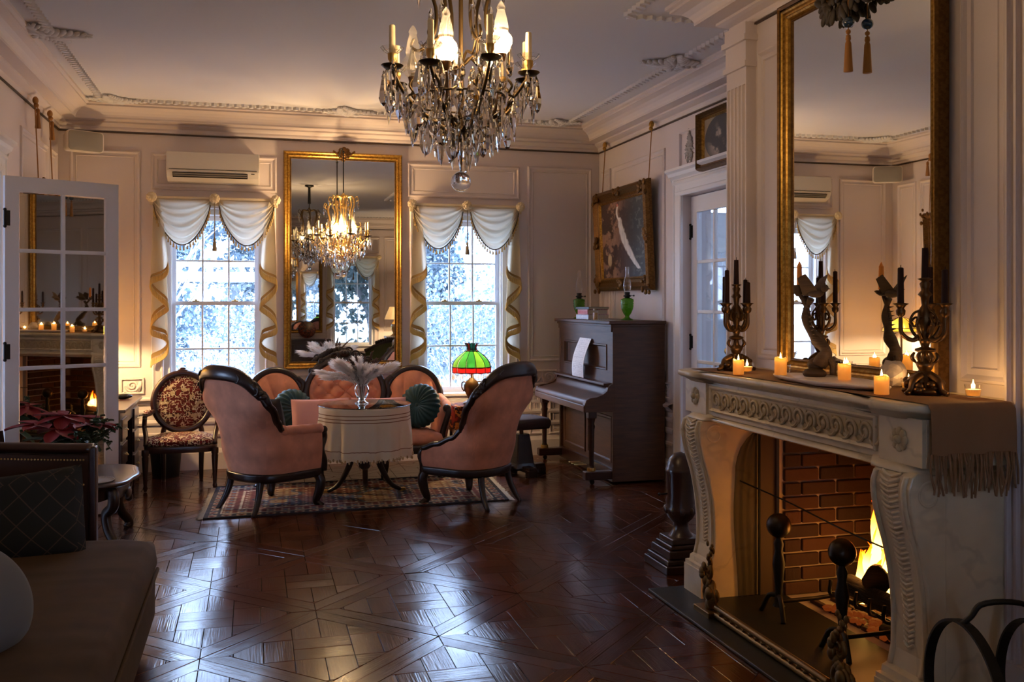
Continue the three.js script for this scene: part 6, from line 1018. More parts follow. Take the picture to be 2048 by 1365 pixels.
// ---------- velvet daybed in the foreground ----------
{
  const b = thing('velvet_daybed', 'olive velvet daybed with nail-trimmed wooden headboard in the near corner', 'daybed');
  const X0 = -1.52, X1 = -0.41, Z0 = -4.55, Z1 = -0.9, vel = phy({ color: RGB(0.07, 0.034, 0.011), roughness: 0.85, map: T.velvet, sheen: 0.5, sheenColor: RGB(0.25, 0.15, 0.05), sheenRoughness: 0.45 });
  const sec = (k) => { const o = []; const w = X1 - X0; for (const [u, y] of [[0, 0.14], [0.0, 0.30], [0.01, 0.31], [-0.005, 0.36], [0.0, 0.42], [0.03, 0.455], [0.12, 0.47], [0.5, 0.475], [0.88, 0.47], [0.97, 0.455], [1.0, 0.42], [1.008, 0.36], [0.99, 0.31], [1.0, 0.30], [1.0, 0.14]]) o.push([u, y]); return o.map(([u, y]) => [X0 + u * w, y]); };
  const rows = []; for (let i = 0; i <= 110; i++) { const q = i / 110, z = lerp(Z0, Z1, q), e = Math.min(1, Math.min(q, 1 - q) * 26), rnd2 = 0; rows.push(sec().map(([x, y], k) => V(lerp((X0 + X1) / 2, x, 0.95 + 0.05 * Math.sqrt(e)), y > 0.4 ? lerp(0.42, y, Math.sqrt(e)) + (k > 4 && k < 11 ? 0.026 * (fbm(q * 22 + k * 0.3, k * 0.55, 64, 16, 211, 3) - 0.5) : 0) : y, z))); }
  obj('mattress', loft(rows, false, true), vel, b);
  obj('welt', [tube([[X1 + 0.0, 0.306, Z0 + 0.03], [X1, 0.306, Z1]], 0.009, 8, 6)], vel, b);
  obj('base_rail', span(X0 + 0.02, X1 - 0.02, 0.10, 0.16, Z0 + 0.02, Z1 - 0.02), M.dark, b);
  for (const [x, z] of [[X0 + 0.1, Z0 + 0.1], [X1 - 0.1, Z0 + 0.1], [X0 + 0.1, Z1 - 0.1], [X1 - 0.1, Z1 - 0.1]]) obj('leg', lathe([[0.02, 0], [0.03, 0.02], [0.035, 0.11]], 12).translate(x, 0, z), M.dark, b);
  // concave headboard with rolled top rail
  const hx = (u) => lerp(-1.5, -0.69, u), hz = (u) => Z0 - 0.06 - 0.06 * sin(PI * u), top = (u) => 0.855 + 0.05 * Math.pow(1 - u, 2);
  const bend = (y0, y1, off) => loft([0, 0.25, 0.5, 0.75, 1].map((k) => Array.from({ length: 21 }, (_, i) => { const u = i / 20; return V(hx(u), lerp(y0, typeof y1 === 'function' ? y1(u) : y1, k), hz(u) + off); })));
  obj('headboard_panel', [bend(0.3, (u) => top(u) - 0.04, 0.02), bend(0.3, (u) => top(u) - 0.04, -0.02)], phy({ color: RGB(0.045, 0.016, 0.008), roughness: 0.5 }), b);
  obj('top_rail', tube(Array.from({ length: 21 }, (_, i) => { const u = i / 20; return V(hx(u), top(u) - 0.012, hz(u)); }), (t) => [0.034, 0.024], 40, 10), M.dark, b);
  obj('end_post', [-1, 1].map((s) => { const u = s < 0 ? 0 : 1; return rbox(0.035, top(u) - 0.12, 0.06, hx(u), 0.12 + (top(u) - 0.12) / 2, hz(u), 0.01); }), M.dark, b);
  const nails = []; for (let r = 0; r < 2; r++) for (let i = 0; i < 56; i++) { const u = 0.02 + i / 56 * 0.95; nails.push(ball(0.0045, hx(u), top(u) - 0.06 - r * 0.11, hz(u) + 0.024, 1, 1, 0.6, 6)); } stuff(obj('nail_heads', nails, M.brass, b));
  T.lattice = tex(128, (u, v) => { const a = Math.abs(((u + v) % 1 + 1) % 1 - 0.5), c = Math.abs(((u - v) % 1 + 1) % 1 - 0.5); return Math.min(a, c) < 0.03 ? [66, 52, 40] : [17, 20, 21]; }, 9);
  const lm = std({ map: T.lattice, roughness: 0.9 });
  const k1 = obj('lattice_cushion', pillowGeo(0.62, 0.42, 0.24, 22, 0.12, 0.14).rotateZ(0.1).rotateX(-0.35), lm); k1.position.set(-0.97, 0.60, -4.32); tag(k1, 'black cushion with thin lattice pattern leaning on the daybed headboard', 'cushion');
  const k2 = obj('grey_pillow', pillowGeo(0.5, 0.42, 0.22, 22, 0.0, 0.45).rotateX(-0.75).rotateY(0.9), phy({ color: RGB(0.10, 0.105, 0.11), roughness: 0.9, sheen: 0.5, sheenColor: RGB(0.5, 0.5, 0.5) })); k2.position.set(-0.86, 0.61, -3.12); tag(k2, 'plain grey pillow lying nearest on the olive daybed', 'pillow');
  const k3 = thing('picture_easel', 'dark framed picture leaning at the edge of the low carved table', 'picture frame', [-1.52, 0.421, -6.28], 0.8); obj('frame', [frameRing(-0.12, 0.12, 0, 0.3, [[0, 0], [0, 0.02], [0.02, 0.02], [0.025, 0.006]], true).rotateX(-0.2), box(0.23, 0.29, 0.006, 0, 0.15, 0.004).rotateX(-0.2)], M.carved, k3); obj('easel_leg', tube([[0, 0.22, -0.05], [0, 0.0, -0.12]], 0.006, 4, 5), M.carved, k3);
}
// ---------- marble fireplace ----------
const FZ = -3.655; // centre of the fireplace along the wall
struct('floor_hearth', rbox(XC - 1.99 + 0.02, 0.014, 1.97, (XC + 1.99) / 2, 0.008, -3.585, 0.004), phy({ color: RGB(0.018, 0.02, 0.019), roughness: 0.45, map: T.marble }));
{
  const m = thing('marble_mantelpiece', 'carved cream marble mantelpiece with scrolled legs round the open fire', 'fireplace');
  const plan = (o, y) => [[XC, -4.60], [2.20, -4.60], [2.13, -4.53], [2.13, -4.36], [2.16, -4.33], [2.16, -2.98], [2.13, -2.95], [2.13, -2.78], [2.20, -2.71], [XC, -2.71]].map(([x, z]) => V(x === XC ? x : x + o, y, z + (z < FZ ? o : -o)));
  obj('shelf', loft([plan(0.05, 1.095), plan(0.045, 1.10), plan(0.03, 1.112), plan(0.012, 1.118), plan(0.008, 1.122), plan(0.0, 1.128), plan(0, 1.146), plan(0.006, 1.152), plan(0.02, 1.154)], true, true), M.marble, m);
  obj('frieze', span(2.205, XC, 0.935, 1.10, -4.57, -2.735), M.marble, m);
  obj('frieze_moulding', loft([[0.06, 0.925], [0.045, 0.905], [0.035, 0.912], [0.05, 0.93], [0.07, 0.94]].map(([o, y]) => plan(o, y)), true, true), M.marble, m);
  const onF = (g) => g.rotateY(-PI / 2).translate(2.205, 0, 0), PF = [[0, 0], [0, 0.008], [0.008, 0.014], [0.016, 0.008], [0.02, 0.002]];
  obj('frieze_panel_frame', onF(frameRing(-4.31, -3.0, 0.955, 1.085, PF)), M.marble, m);
  const stone = phy({ color: RGB(0.55, 0.47, 0.34), map: T.marble, roughness: 0.5 });
  obj('frieze_ground', span(2.2035, 2.21, 0.972, 1.068, -4.29, -3.02), stone, m);
  for (let i = 0; i < 14; i++) { const z = -4.245 + i * 0.0905, g = [tube(spiral(0.036, 1.5, 22, 1, -0.6).map(([p, q]) => [z + p, 1.018 + q, 0.004]), (t) => [0.0065 * (1.1 - 0.6 * t), 0.008], 34, 5), tube([[z + 0.03, 0.99, 0.003], [z + 0.05, 0.977, 0.006], [z + 0.078, 0.985, 0.006], [z + 0.098, 1.02, 0.003]], 0.006, 12, 5)]; for (let k = 0; k < 3; k++) g.push(tube([[z + 0.05, 1.0 + k * 0.012, 0.002], [z + 0.06 + k * 0.004, 1.02 + k * 0.012, 0.006], [z + 0.058, 1.045 + k * 0.006, 0.002]], (t) => 0.0015 + 0.003 * sin(PI * t), 8, 4)); obj('wave_scroll', onF(merge(g)), stone, m); }
  for (const z of [-4.45, -2.855]) { obj('corner_block', [onF(frameRing(z - 0.09, z + 0.09, 0.95, 1.09, PF)), span(2.19, 2.22, 0.935, 1.10, z - 0.115, z + 0.115)], M.marble, m); const g = []; for (let i = 0; i < 8; i++) { const a = i / 8 * 2 * PI; g.push(ball(0.017, z + cos(a) * 0.028, 1.02 + sin(a) * 0.028, 0.018, 1, 1, 0.5, 8)); } g.push(ball(0.016, z, 1.02, 0.024)); obj('rosette', merge(g).rotateY(-PI / 2).translate(2.205, 0, 0), stone, m); }
  const lp = [[2.185, 0.915], [2.165, 0.90], [2.152, 0.86], [2.156, 0.80], [2.175, 0.72], [2.205, 0.62], [2.228, 0.5], [2.238, 0.38], [2.236, 0.26], [2.222, 0.20], [2.20, 0.19], [2.195, 0.165], [2.178, 0.155], [2.178, 0], [2.58, 0], [2.58, 0.915]];
  for (const [z0, z1] of [[-4.53, -4.335], [-2.965, -2.765]]) {
    obj('scrolled_leg', extrude(lp, z1 - z0, 0.006).translate(0, 0, z0), M.marble, m);
    const edge = lp.slice(1, 10);
    obj('leg_moulding', [0.018, z1 - z0 - 0.018].map((d) => tube(edge.map(([x, y]) => [x - 0.002, y, z0 + d]), 0.011, 40, 6)), M.marble, m);
    const lf = []; for (let i = 0; i < 34; i++) { const k = i / 33, y = lerp(0.89, 0.28, k), q = pl(edge.map(([x, yy]) => [-yy, x]), -y), w = 0.05 * (1 - 0.5 * k); for (const sd of [-1, 1]) lf.push(tube([[q - 0.001, y, (z0 + z1) / 2], [q - 0.004, y + 0.006, (z0 + z1) / 2 + sd * w * 0.5], [q + 0.001, y + 0.016, (z0 + z1) / 2 + sd * w]], 0.006, 5, 5)); } stuff(obj('leaf_band', lf, M.marble, m));
    obj('leg_base', [span(2.165, 2.58, 0, 0.15, z0, z1), span(2.172, 2.58, 0.15, 0.168, z0, z1)], M.marble, m);
    for (const z of [z0 - 0.001, z1 + 0.001]) obj('volute', tube(spiral(0.045, 1.8, 30, 1, 1).map(([p, q]) => [2.235 + p, 0.835 + q, z]), (t) => 0.008 * (1.1 - 0.5 * t), 40, 5), M.marble, m);
  }
  obj('end_panel', [span(2.30, XC, 0, 0.93, -2.79, -2.758), span(2.40, XC, 0.0, 0.17, -2.76, -2.745)], M.marble, m);
  obj('end_panel_far', span(2.30, XC, 0, 0.93, -4.54, -4.50), M.marble, m);
  obj('lintel', span(2.32, XC, 0.875, 0.935, -4.36, -2.94), M.marble, m);
}
{ // brick firebox
  const f = sgroup('wall_firebox'), mort = std({ color: RGB(0.34, 0.27, 0.22), roughness: 1 });
  struct('mortar', [span(3.2, 3.3, 0, 1.2, -4.35, -2.95), span(2.58, 3.25, 0, 1.1, -4.36, -4.295), span(2.58, 3.25, 0, 1.1, -3.015, -2.95), span(2.6, 3.3, 0.0, 0.012, -4.3, -3.0)], mort, f);
  const BM = [[0.055, 0.022, 0.014], [0.04, 0.017, 0.012], [0.065, 0.026, 0.017], [0.032, 0.015, 0.012]].map((c) => std({ color: RGB(...c), roughness: 0.95, bumpMap: T.plaster, bumpScale: 0.004 })), BG = [0, 1, 2].map(() => uvBox(rbox(0.195, 0.062, 0.03, 0, 0, 0, 0.006, 1)));
  const brick = (x, y, z, ry, sx = 1) => { const b = new THREE.Mesh(BG[Math.floor(rnd() * 3)], BM[Math.floor(rnd() * 4)]); b.name = 'brick'; b.position.set(x, y, z); b.rotation.y = ry; b.scale.x = sx; b.castShadow = b.receiveShadow = true; f.add(b); };
  for (let r = 0; r < 13; r++) { const y = 0.045 + r * 0.072, o = r % 2 ? 0.1 : 0; for (let i = 0; i < 7; i++) { const z = -4.25 + o + i * 0.207; if (z < -3.05) brick(3.196 - rr(0, 0.004), y, z, PI / 2); } for (let i = 0; i < 3; i++) { const x = 2.70 + o + i * 0.207; if (i === 0 && o) { brick(2.648, y, -4.293 + rr(0, 0.004), 0, 0.47); brick(2.648, y, -3.017 - rr(0, 0.004), 0, 0.47); } if (x < 3.18) { brick(x, y, -4.293 + rr(0, 0.004), 0); brick(x, y, -3.017 - rr(0, 0.004), 0); } } }
  for (let i = 0; i < 5; i++) for (let j = 0; j < 5; j++) brick(2.68 + j * 0.115, 0.0, -4.06 + i * 0.205, PI / 2);
}
{ // fire: grate, logs, embers, flames
  const bark = std({ color: RGB(0.06, 0.032, 0.018), roughness: 1, map: T.grain, bumpMap: T.grainB, bumpScale: 0.01 }), char = std({ color: RGB(0.015, 0.012, 0.01), roughness: 1, bumpMap: T.grainB, bumpScale: 0.012 });
  const g = thing('fire_grate', 'black iron grate holding the logs in the firebox', 'grate', [2.82, 0.015, -3.72]);
  for (let i = 0; i < 6; i++) obj('bar', tube([[-0.16, 0.16, -0.25 + i * 0.1], [-0.16, 0.09, -0.25 + i * 0.1], [0.0, 0.085, -0.25 + i * 0.1], [0.16, 0.09, -0.25 + i * 0.1]], 0.009, 12, 6), M.iron, g);
  for (const x of [-0.12, 0.12]) obj('cross_bar', tube([[x, 0.08, -0.29], [x, 0.08, 0.29]], 0.01, 4, 6), M.iron, g);
  for (const [x, z] of [[-0.12, -0.25], [0.12, -0.25], [-0.12, 0.25], [0.12, 0.25]]) obj('foot', tube([[x, 0.08, z], [x, 0.0, z]], 0.01, 3, 6), M.iron, g);
  const log = (a, b, r, mat, label) => { const q = [], n = 9; for (let i = 0; i <= n; i++) { const row = []; for (let j = 0; j < 14; j++) { const f = j / 14 * 2 * PI, k = r * (1 + 0.12 * (hash(i, j, 9) - 0.5) + 0.1 * sin(f * 3 + i * 0.4)); row.push(V(cos(f) * k, sin(f) * k, i / n)); } q.push(row); } const A = V(...a), B = V(...b), L = A.distanceTo(B), qt = new THREE.Quaternion().setFromUnitVectors(V(0, 0, 1), B.clone().sub(A).normalize()); const m = obj('log', loft(q, true, true).scale(1, 1, L), mat); m.quaternion.copy(qt); m.position.copy(A); return tag(m, label, 'log', 'logs in the fire'); };
  log([2.98, 0.16, -4.0], [2.74, 0.235, -3.74], 0.06, bark, 'split log standing highest in the flames'); log([2.93, 0.155, -3.98], [2.9, 0.165, -3.42], 0.05, bark, 'long log across the back of the grate'); log([2.76, 0.15, -3.98], [2.72, 0.155, -3.5], 0.045, char, 'charred log across the front of the grate'); log([2.84, 0.235, -3.72], [2.82, 0.245, -3.36], 0.04, bark, 'thin log on top, away from the flames');
  log([2.7, 0.05, -3.62], [2.66, 0.04, -3.3], 0.03, char, 'burnt stick fallen in front of the grate');
  const em = []; for (let i = 0; i < 220; i++) { const r = rr(0.01, 0.03); em.push(new THREE.IcosahedronGeometry(r, 0).scale(1, 0.6, 1).rotateY(rr(0, 3)).translate(rr(2.66, 3.02), 0.02 + r * 0.5, rr(-4.0, -3.3))); }
  const es = stuff(obj('fire_embers', em, std({ color: RGB(0.025, 0.018, 0.016), roughness: 1, emissive: RGB(1, 0.16, 0.02), emissiveIntensity: 0.12 }))); tag(es, 'glowing embers and ash under the fire grate', 'embers');
  const tn = (h) => tex(32, (u, v) => { const k = 1 - v; return mixc([255, 90, 10], [255, 220, 130], sstep(0.05, 0.55, k)); }, 1, true, 64);
  const FT = tn(); FT.wrapS = FT.wrapT = THREE.ClampToEdgeWrapping;
  const fm = new THREE.MeshStandardMaterial({ color: 0x000000, emissive: RGB(1, 0.72, 0.4), emissiveMap: FT, emissiveIntensity: 9, side: THREE.DoubleSide });
  const fl = thing('fire_flames', 'bright yellow flames rising from the logs', 'flames', [2.86, 0.13, -3.88]);
  for (let i = 0; i < 26; i++) { const h = i < 3 ? rr(0.30, 0.40) : rr(0.12, 0.28), w = rr(0.014, 0.028), a = rr(0, 6.3), rows = [], uv = [], ph = rr(0, 6); for (let j = 0; j <= 14; j++) { const k = j / 14, r = w * Math.pow(sin(PI * Math.pow(k * 0.98 + 0.02, 0.6)), 0.9) + 0.0006, ox = 0.02 * sin(k * 5 + ph) * k, oz = 0.026 * sin(k * 6.5 + ph * 2) * k, row = []; for (let q = 0; q < 8; q++) { const f = q / 8 * 2 * PI; row.push(V(ox + cos(f) * r, k * h, oz + sin(f) * r * 1.2)); uv.push(q / 8, k); } rows.push(row); } const gg = loft(rows, true); gg.setAttribute('uv', new THREE.Float32BufferAttribute(uv, 2)); const m = obj('flame_tongue', gg, fm, fl, true); m.position.set(rr(-0.05, 0.06), i < 3 ? 0.04 : rr(-0.1, 0.05), rr(-0.13, 0.12) * (i < 3 ? 0.5 : 1)); }
  lamp(RGB(1, 0.36, 0.08), 0.22, 2.78, 0.27, -3.84, 4); lamp(RGB(1, 0.30, 0.06), 0.10, 2.72, 0.14, -3.6, 3);
  // fire screen: rods and a drawn mesh curtain
  const s = thing('fire_screen', 'black mesh fire curtain drawn to one side with thin rods', 'fire screen');
  obj('top_rod', tube([[2.478, 0.865, -4.32], [2.478, 0.865, -2.995]], 0.006, 4, 6), M.iron, s);
  obj('side_rod', tube([[2.478, 0.865, -4.315], [2.478, 0.015, -4.315]], 0.006, 4, 6), M.iron, s);
  obj('pull_chain', tube([[2.37, 0.60, -4.315], [2.47, 0.545, -4.05], [2.5, 0.50, -3.6], [2.5, 0.485, -3.01]], 0.004, 16, 5), M.iron, s);
  const fx = (y) => pl([[0, 2.36], [0.45, 2.335], [0.68, 2.345], [0.78, 2.375], [0.86, 2.47]], y);
  const mesh = loft(Array.from({ length: 19 }, (_, j) => { const y = 0.015 + j / 18 * 0.845; return Array.from({ length: 15 }, (_, i) => { const u = i / 14; return V(lerp(fx(y), 2.478, u), y, -4.318 + 0.006 * sin(u * 22)); }); }));
  obj('mesh_curtain', mesh, std({ color: RGB(0.03, 0.022, 0.018), roughness: 0.7, metalness: 0.4, transparent: true, opacity: 0.72 }), s);
  obj('cheek_plate', span(2.49, 2.66, 0.012, 0.872, -4.329, -4.322), std({ color: RGB(0.06, 0.032, 0.022), roughness: 0.7 }), s);
  // ball andirons
  const andiron = (z, label) => { const a = thing('ball_andiron', label, 'andiron', [2.40, 0.014, z], 0, 'ball andirons'); obj('ball', ball(0.058, 0, 0.43, 0, 1, 1, 1, 22), std({ color: RGB(0.04, 0.03, 0.022), metalness: 0.8, roughness: 0.35 }), a); obj('post', lathe([[0.03, 0.05], [0.02, 0.07], [0.016, 0.12], [0.024, 0.2], [0.03, 0.25], [0.018, 0.31], [0.024, 0.345], [0.014, 0.37], [0.02, 0.38]], 14), M.iron, a); obj('foot', [-1, 1].map((k) => tube([[0, 0.10, 0], [-0.02, 0.09, k * 0.05], [-0.03, 0.03, k * 0.085], [-0.035, 0.0, k * 0.1]], 0.012, 12, 6)), M.iron, a); obj('billet_bar', tube([[0, 0.07, 0], [0.2, 0.07, 0], [0.36, 0.065, 0], [0.38, 0.0, 0]], 0.01, 12, 6), M.iron, a); };
  andiron(-4.0, 'black ball andiron nearer the drawn fire curtain'); andiron(-3.50, 'black ball andiron nearer the flames');
  // gilt fender with scrolled ends
  const e = thing('gilt_fender', 'low ornate gilt fender with scrolling ends along the hearth', 'fender', [2.10, 0.014, 0]);
  const fen = std({ color: RGB(0.20, 0.13, 0.055), metalness: 0.8, roughness: 0.42 });
  obj('rail', [tube([[0, 0.05, -4.05], [0, 0.05, -3.15]], 0.014, 4, 8), tube([[0, 0.015, -4.1], [0, 0.015, -3.1]], 0.015, 4, 8), ...Array.from({ length: 16 }, (_, i) => ball(0.013, 0, 0.033, -4.0 + i * 0.054))], fen, e);
  for (const [z, h] of [[-4.13, 1], [-3.08, 1]]) { const q = []; for (let i = 0; i < 26; i++) { const k = i / 26; q.push(ball(0.026 * (1.15 - k * 0.8), rr(-0.02, 0.02), 0.03 + k * 0.32 * h, z + 0.045 * sin(k * 9) * (1 - k * 0.6), 0.7, rr(0.9, 1.6), 1, 8)); } q.push(tube(spiral(0.05, 1.4, 20, 1, 0).map(([a, b]) => [0, 0.09 + b, z + a]), 0.011, 26, 6), tube(spiral(0.035, 1.4, 20, -1, 1).map(([a, b]) => [0, 0.2 + b, z + a]), 0.009, 24, 6), rbox(0.08, 0.03, 0.16, 0, 0.012, z)); obj('scrolled_end', q, fen, e); }
}
// ---------- things on the mantel shelf ----------
const SH = 1.155;
{
  const r = thing('mantel_runner', 'brown woven runner with long fringe hanging over the near end of the mantel', 'runner'), rm = std({ color: RGB(0.24, 0.125, 0.06), roughness: 1, bumpMap: T.weave, bumpScale: 0.002 });
  const pts = [[-4.5, SH + 0.002], [-4, SH + 0.002], [-3.4, SH + 0.002], [-2.75, SH + 0.002], [-2.712, SH + 0.0], [-2.698, SH - 0.02], [-2.694, SH - 0.08], [-2.692, SH - 0.17]];
  obj('cloth', loft(pts.map(([z, y], k) => Array.from({ length: 11 }, (_, i) => { const u = i / 10; return V(lerp(2.19, 2.53, u), y, z + (k > 4 ? 0.006 * sin(u * 14) : 0)); }))), rm, r);
  const fr = []; for (let i = 0; i < 44; i++) { const u = i / 43, x = lerp(2.19, 2.53, u); fr.push(tube([[x, SH - 0.165, -2.692], [x + rr(-0.012, 0.012), SH - 0.22, -2.686], [x + rr(-0.02, 0.02), SH - rr(0.27, 0.32), -2.688]], 0.0045, 6, 4)); } stuff(obj('fringe', fr, rm, r));
}
function candelabra(label, at, turn, n, R, heights) {
  const c = thing('candelabra', label, 'candelabra', at, turn, 'bronze candelabras on the mantel');
  const base = []; for (let k = 0; k < 4; k++) { const a = k * PI / 2 + 0.5; base.push(tube([[cos(a) * 0.02, 0.07, sin(a) * 0.02], [cos(a) * 0.06, 0.05, sin(a) * 0.06], [cos(a) * 0.075, 0.015, sin(a) * 0.075], [cos(a) * 0.1, 0.006, sin(a) * 0.1]], (t) => 0.015 * (1.2 - 0.6 * t), 14, 6)); for (let i = 0; i < 5; i++) base.push(ball(0.017, cos(a + rr(-0.5, 0.5)) * rr(0.03, 0.08), rr(0.015, 0.05), sin(a + rr(-0.5, 0.5)) * rr(0.03, 0.08), 1, 0.8, 1, 7)); }
  base.push(lathe([[0.001, 0.0], [0.07, 0.002], [0.06, 0.02], [0.035, 0.04], [0.03, 0.07], [0.02, 0.085]], 16)); obj('base', base, M.bronze, c);
  obj('stem', lathe([[0.014, 0.075], [0.028, 0.10], [0.034, 0.115], [0.016, 0.13], [0.012, 0.15], [0.036, 0.16], [0.036, 0.168], [0.014, 0.175], [0.02, 0.195], [0.03, 0.205], [0.012, 0.215], [0.016, 0.24], [0.03, 0.27], [0.024, 0.31], [0.012, 0.33], [0.016, 0.36], [0.026, 0.37], [0.014, 0.385], [0.016, 0.4]], 18), M.bronze, c);
  for (let i = 0; i < n; i++) { const a = i / n * 2 * PI, P = (r, y) => [cos(a) * r, y, sin(a) * r]; obj('arm', [tube([P(0.015, 0.22), P(R * 0.5, 0.2), P(R * 0.95, 0.225), P(R, 0.27), P(R, 0.29)], (t) => 0.009 * (1.15 - 0.4 * t), 22, 6), tube([P(0.02, 0.31), P(R * 0.45, 0.30), P(R * 0.6, 0.27), P(R * 0.4, 0.25), P(R * 0.3, 0.28)], 0.005, 18, 5), lathe([[0.006, 0.285], [0.016, 0.295], [0.018, 0.31], [0.012, 0.318], [0.02, 0.33], [0.03, 0.336], [0.014, 0.339]], 12).translate(cos(a) * R, 0, sin(a) * R)], M.bronze, c); const h = heights[i]; obj('candle', [cyl(0.0125, 0.011, h, cos(a) * R, 0.336, sin(a) * R, 12), ball(0.011, cos(a) * R, 0.336 + h, sin(a) * R, 1, 0.5, 1, 8), tube([P(R, 0.336 + h), [cos(a) * R + 0.003, 0.35 + h, sin(a) * R]], 0.0015, 3, 4)], M.redwax, c); }
  for (let k = 0; k < 6; k++) { const a = k / 6 * 2 * PI + 0.3, P = (r, y) => [cos(a) * r, y, sin(a) * r]; obj('leaf_scroll', [tube([P(0.018, 0.2), P(0.045, 0.235), P(0.05, 0.265), P(0.03, 0.285), P(0.022, 0.265)], (t) => 0.006 * (1.15 - 0.5 * t), 16, 5), ball(0.009, ...P(0.048, 0.26))], M.bronze, c); obj('stem_leaf', tube([P(0.03, 0.115), P(0.045, 0.135), P(0.036, 0.155)], (t) => 0.004 + 0.004 * sin(PI * t), 8, 5), M.bronze, c); }
  obj('candle_socket', lathe([[0.016, 0.395], [0.02, 0.41], [0.012, 0.42], [0.028, 0.428], [0.014, 0.432]], 12), M.bronze, c);
  obj('candle', [cyl(0.0135, 0.011, heights[n], 0, 0.428, 0, 12), tube([[0, 0.428 + heights[n], 0], [0.002, 0.442 + heights[n], 0]], 0.0015, 3, 4)], M.redwax, c);
}
candelabra('bronze candelabra with dark candles at the mantel end nearer the porch door', [2.335, SH + 0.004, -4.29], 0.4, 4, 0.072, [0.115, 0.10, 0.16, 0.13, 0.125]);
candelabra('larger bronze candelabra with dark candles beside the hanging runner', [2.41, SH + 0.004, -3.0], 0.7, 3, 0.088, [0.135, 0.12, 0.13, 0.115]);
function flameAt(x, y, z, parent, power = 0.05) { obj('candle_flame', lathe([[0.0005, 0], [0.0042, 0.006], [0.0048, 0.011], [0.003, 0.02], [0.0004, 0.032]], 8).translate(0, y, 0), M.flame, parent); const p = parent.position; lamp(AMBER, power, p.x, p.y + y + 0.012, p.z, 0.4); }
function pillar(label, x, z, h, r, y0 = SH + 0.005) {
  const c = thing('pillar_candle', label, 'candle', [x, y0, z], rr(0, 6), 'lit pillar candles on the mantel'), N = 24;
  const ring = (rad, y, j) => Array.from({ length: N }, (_, i) => { const a = i / N * 2 * PI; return V(cos(a) * rad, y + j * (0.5 * sin(a * 2 + x * 50) + 0.5 * sin(a * 3 + z * 30)), sin(a) * rad); });
  obj('wax', loft([ring(r, 0, 0), ring(r, h * 0.5, 0), ring(r * 1.01, h * 0.93, 0.003), ring(r * 0.93, h, 0.005), ring(r * 0.78, h * 0.8, 0.001), ring(0.002, h * 0.74, 0)], true, true), M.wax, c);
  obj('wick', tube([[0, h * 0.74, 0], [0.001, h * 0.74 + 0.016, 0]], 0.001, 3, 4), M.iron, c); flameAt(0, h * 0.74 + 0.01, 0, c);
}
pillar('short lit pillar candle in front of the candelabra nearer the porch door', 2.205, -4.03, 0.07, 0.0255); pillar('lit pillar candle at the end of the white tray beside the driftwood', 2.25, -3.735, 0.078, 0.0265, SH + 0.024); pillar('lit pillar candle standing mid tray near the mirror', 2.37, -3.44, 0.066, 0.0265, SH + 0.024); pillar('lit pillar candle at the shelf edge in front of the larger candelabra', 2.245, -3.03, 0.068, 0.027);
function votive(label, x, z, lit) { const v = thing('glass_votive', label, 'votive', [x, SH + 0.005, z], 0, 'glass votives on the mantel'); obj('cup', lathe([[0.001, 0], [0.022, 0.001], [0.024, 0.006], [0.03, 0.048], [0.0285, 0.048], [0.0225, 0.007], [0.001, 0.005]], 20), M.thinGlass, v); if (lit) { obj('wax', lathe([[0.001, 0.007], [0.022, 0.008], [0.026, 0.03], [0.001, 0.029]], 18), M.wax, v); flameAt(0, 0.033, 0, v, 0.04); } }
votive('lit glass votive alone on the runner beyond the larger candelabra', 2.475, -2.83, true); votive('lit glass votive between the white rock and the larger candelabra', 2.44, -3.13, true); votive('empty glass votive against the mirror behind the tray', 2.40, -3.95, false); votive('small lit votive beside the candelabra nearer the porch door', 2.30, -4.12, true);
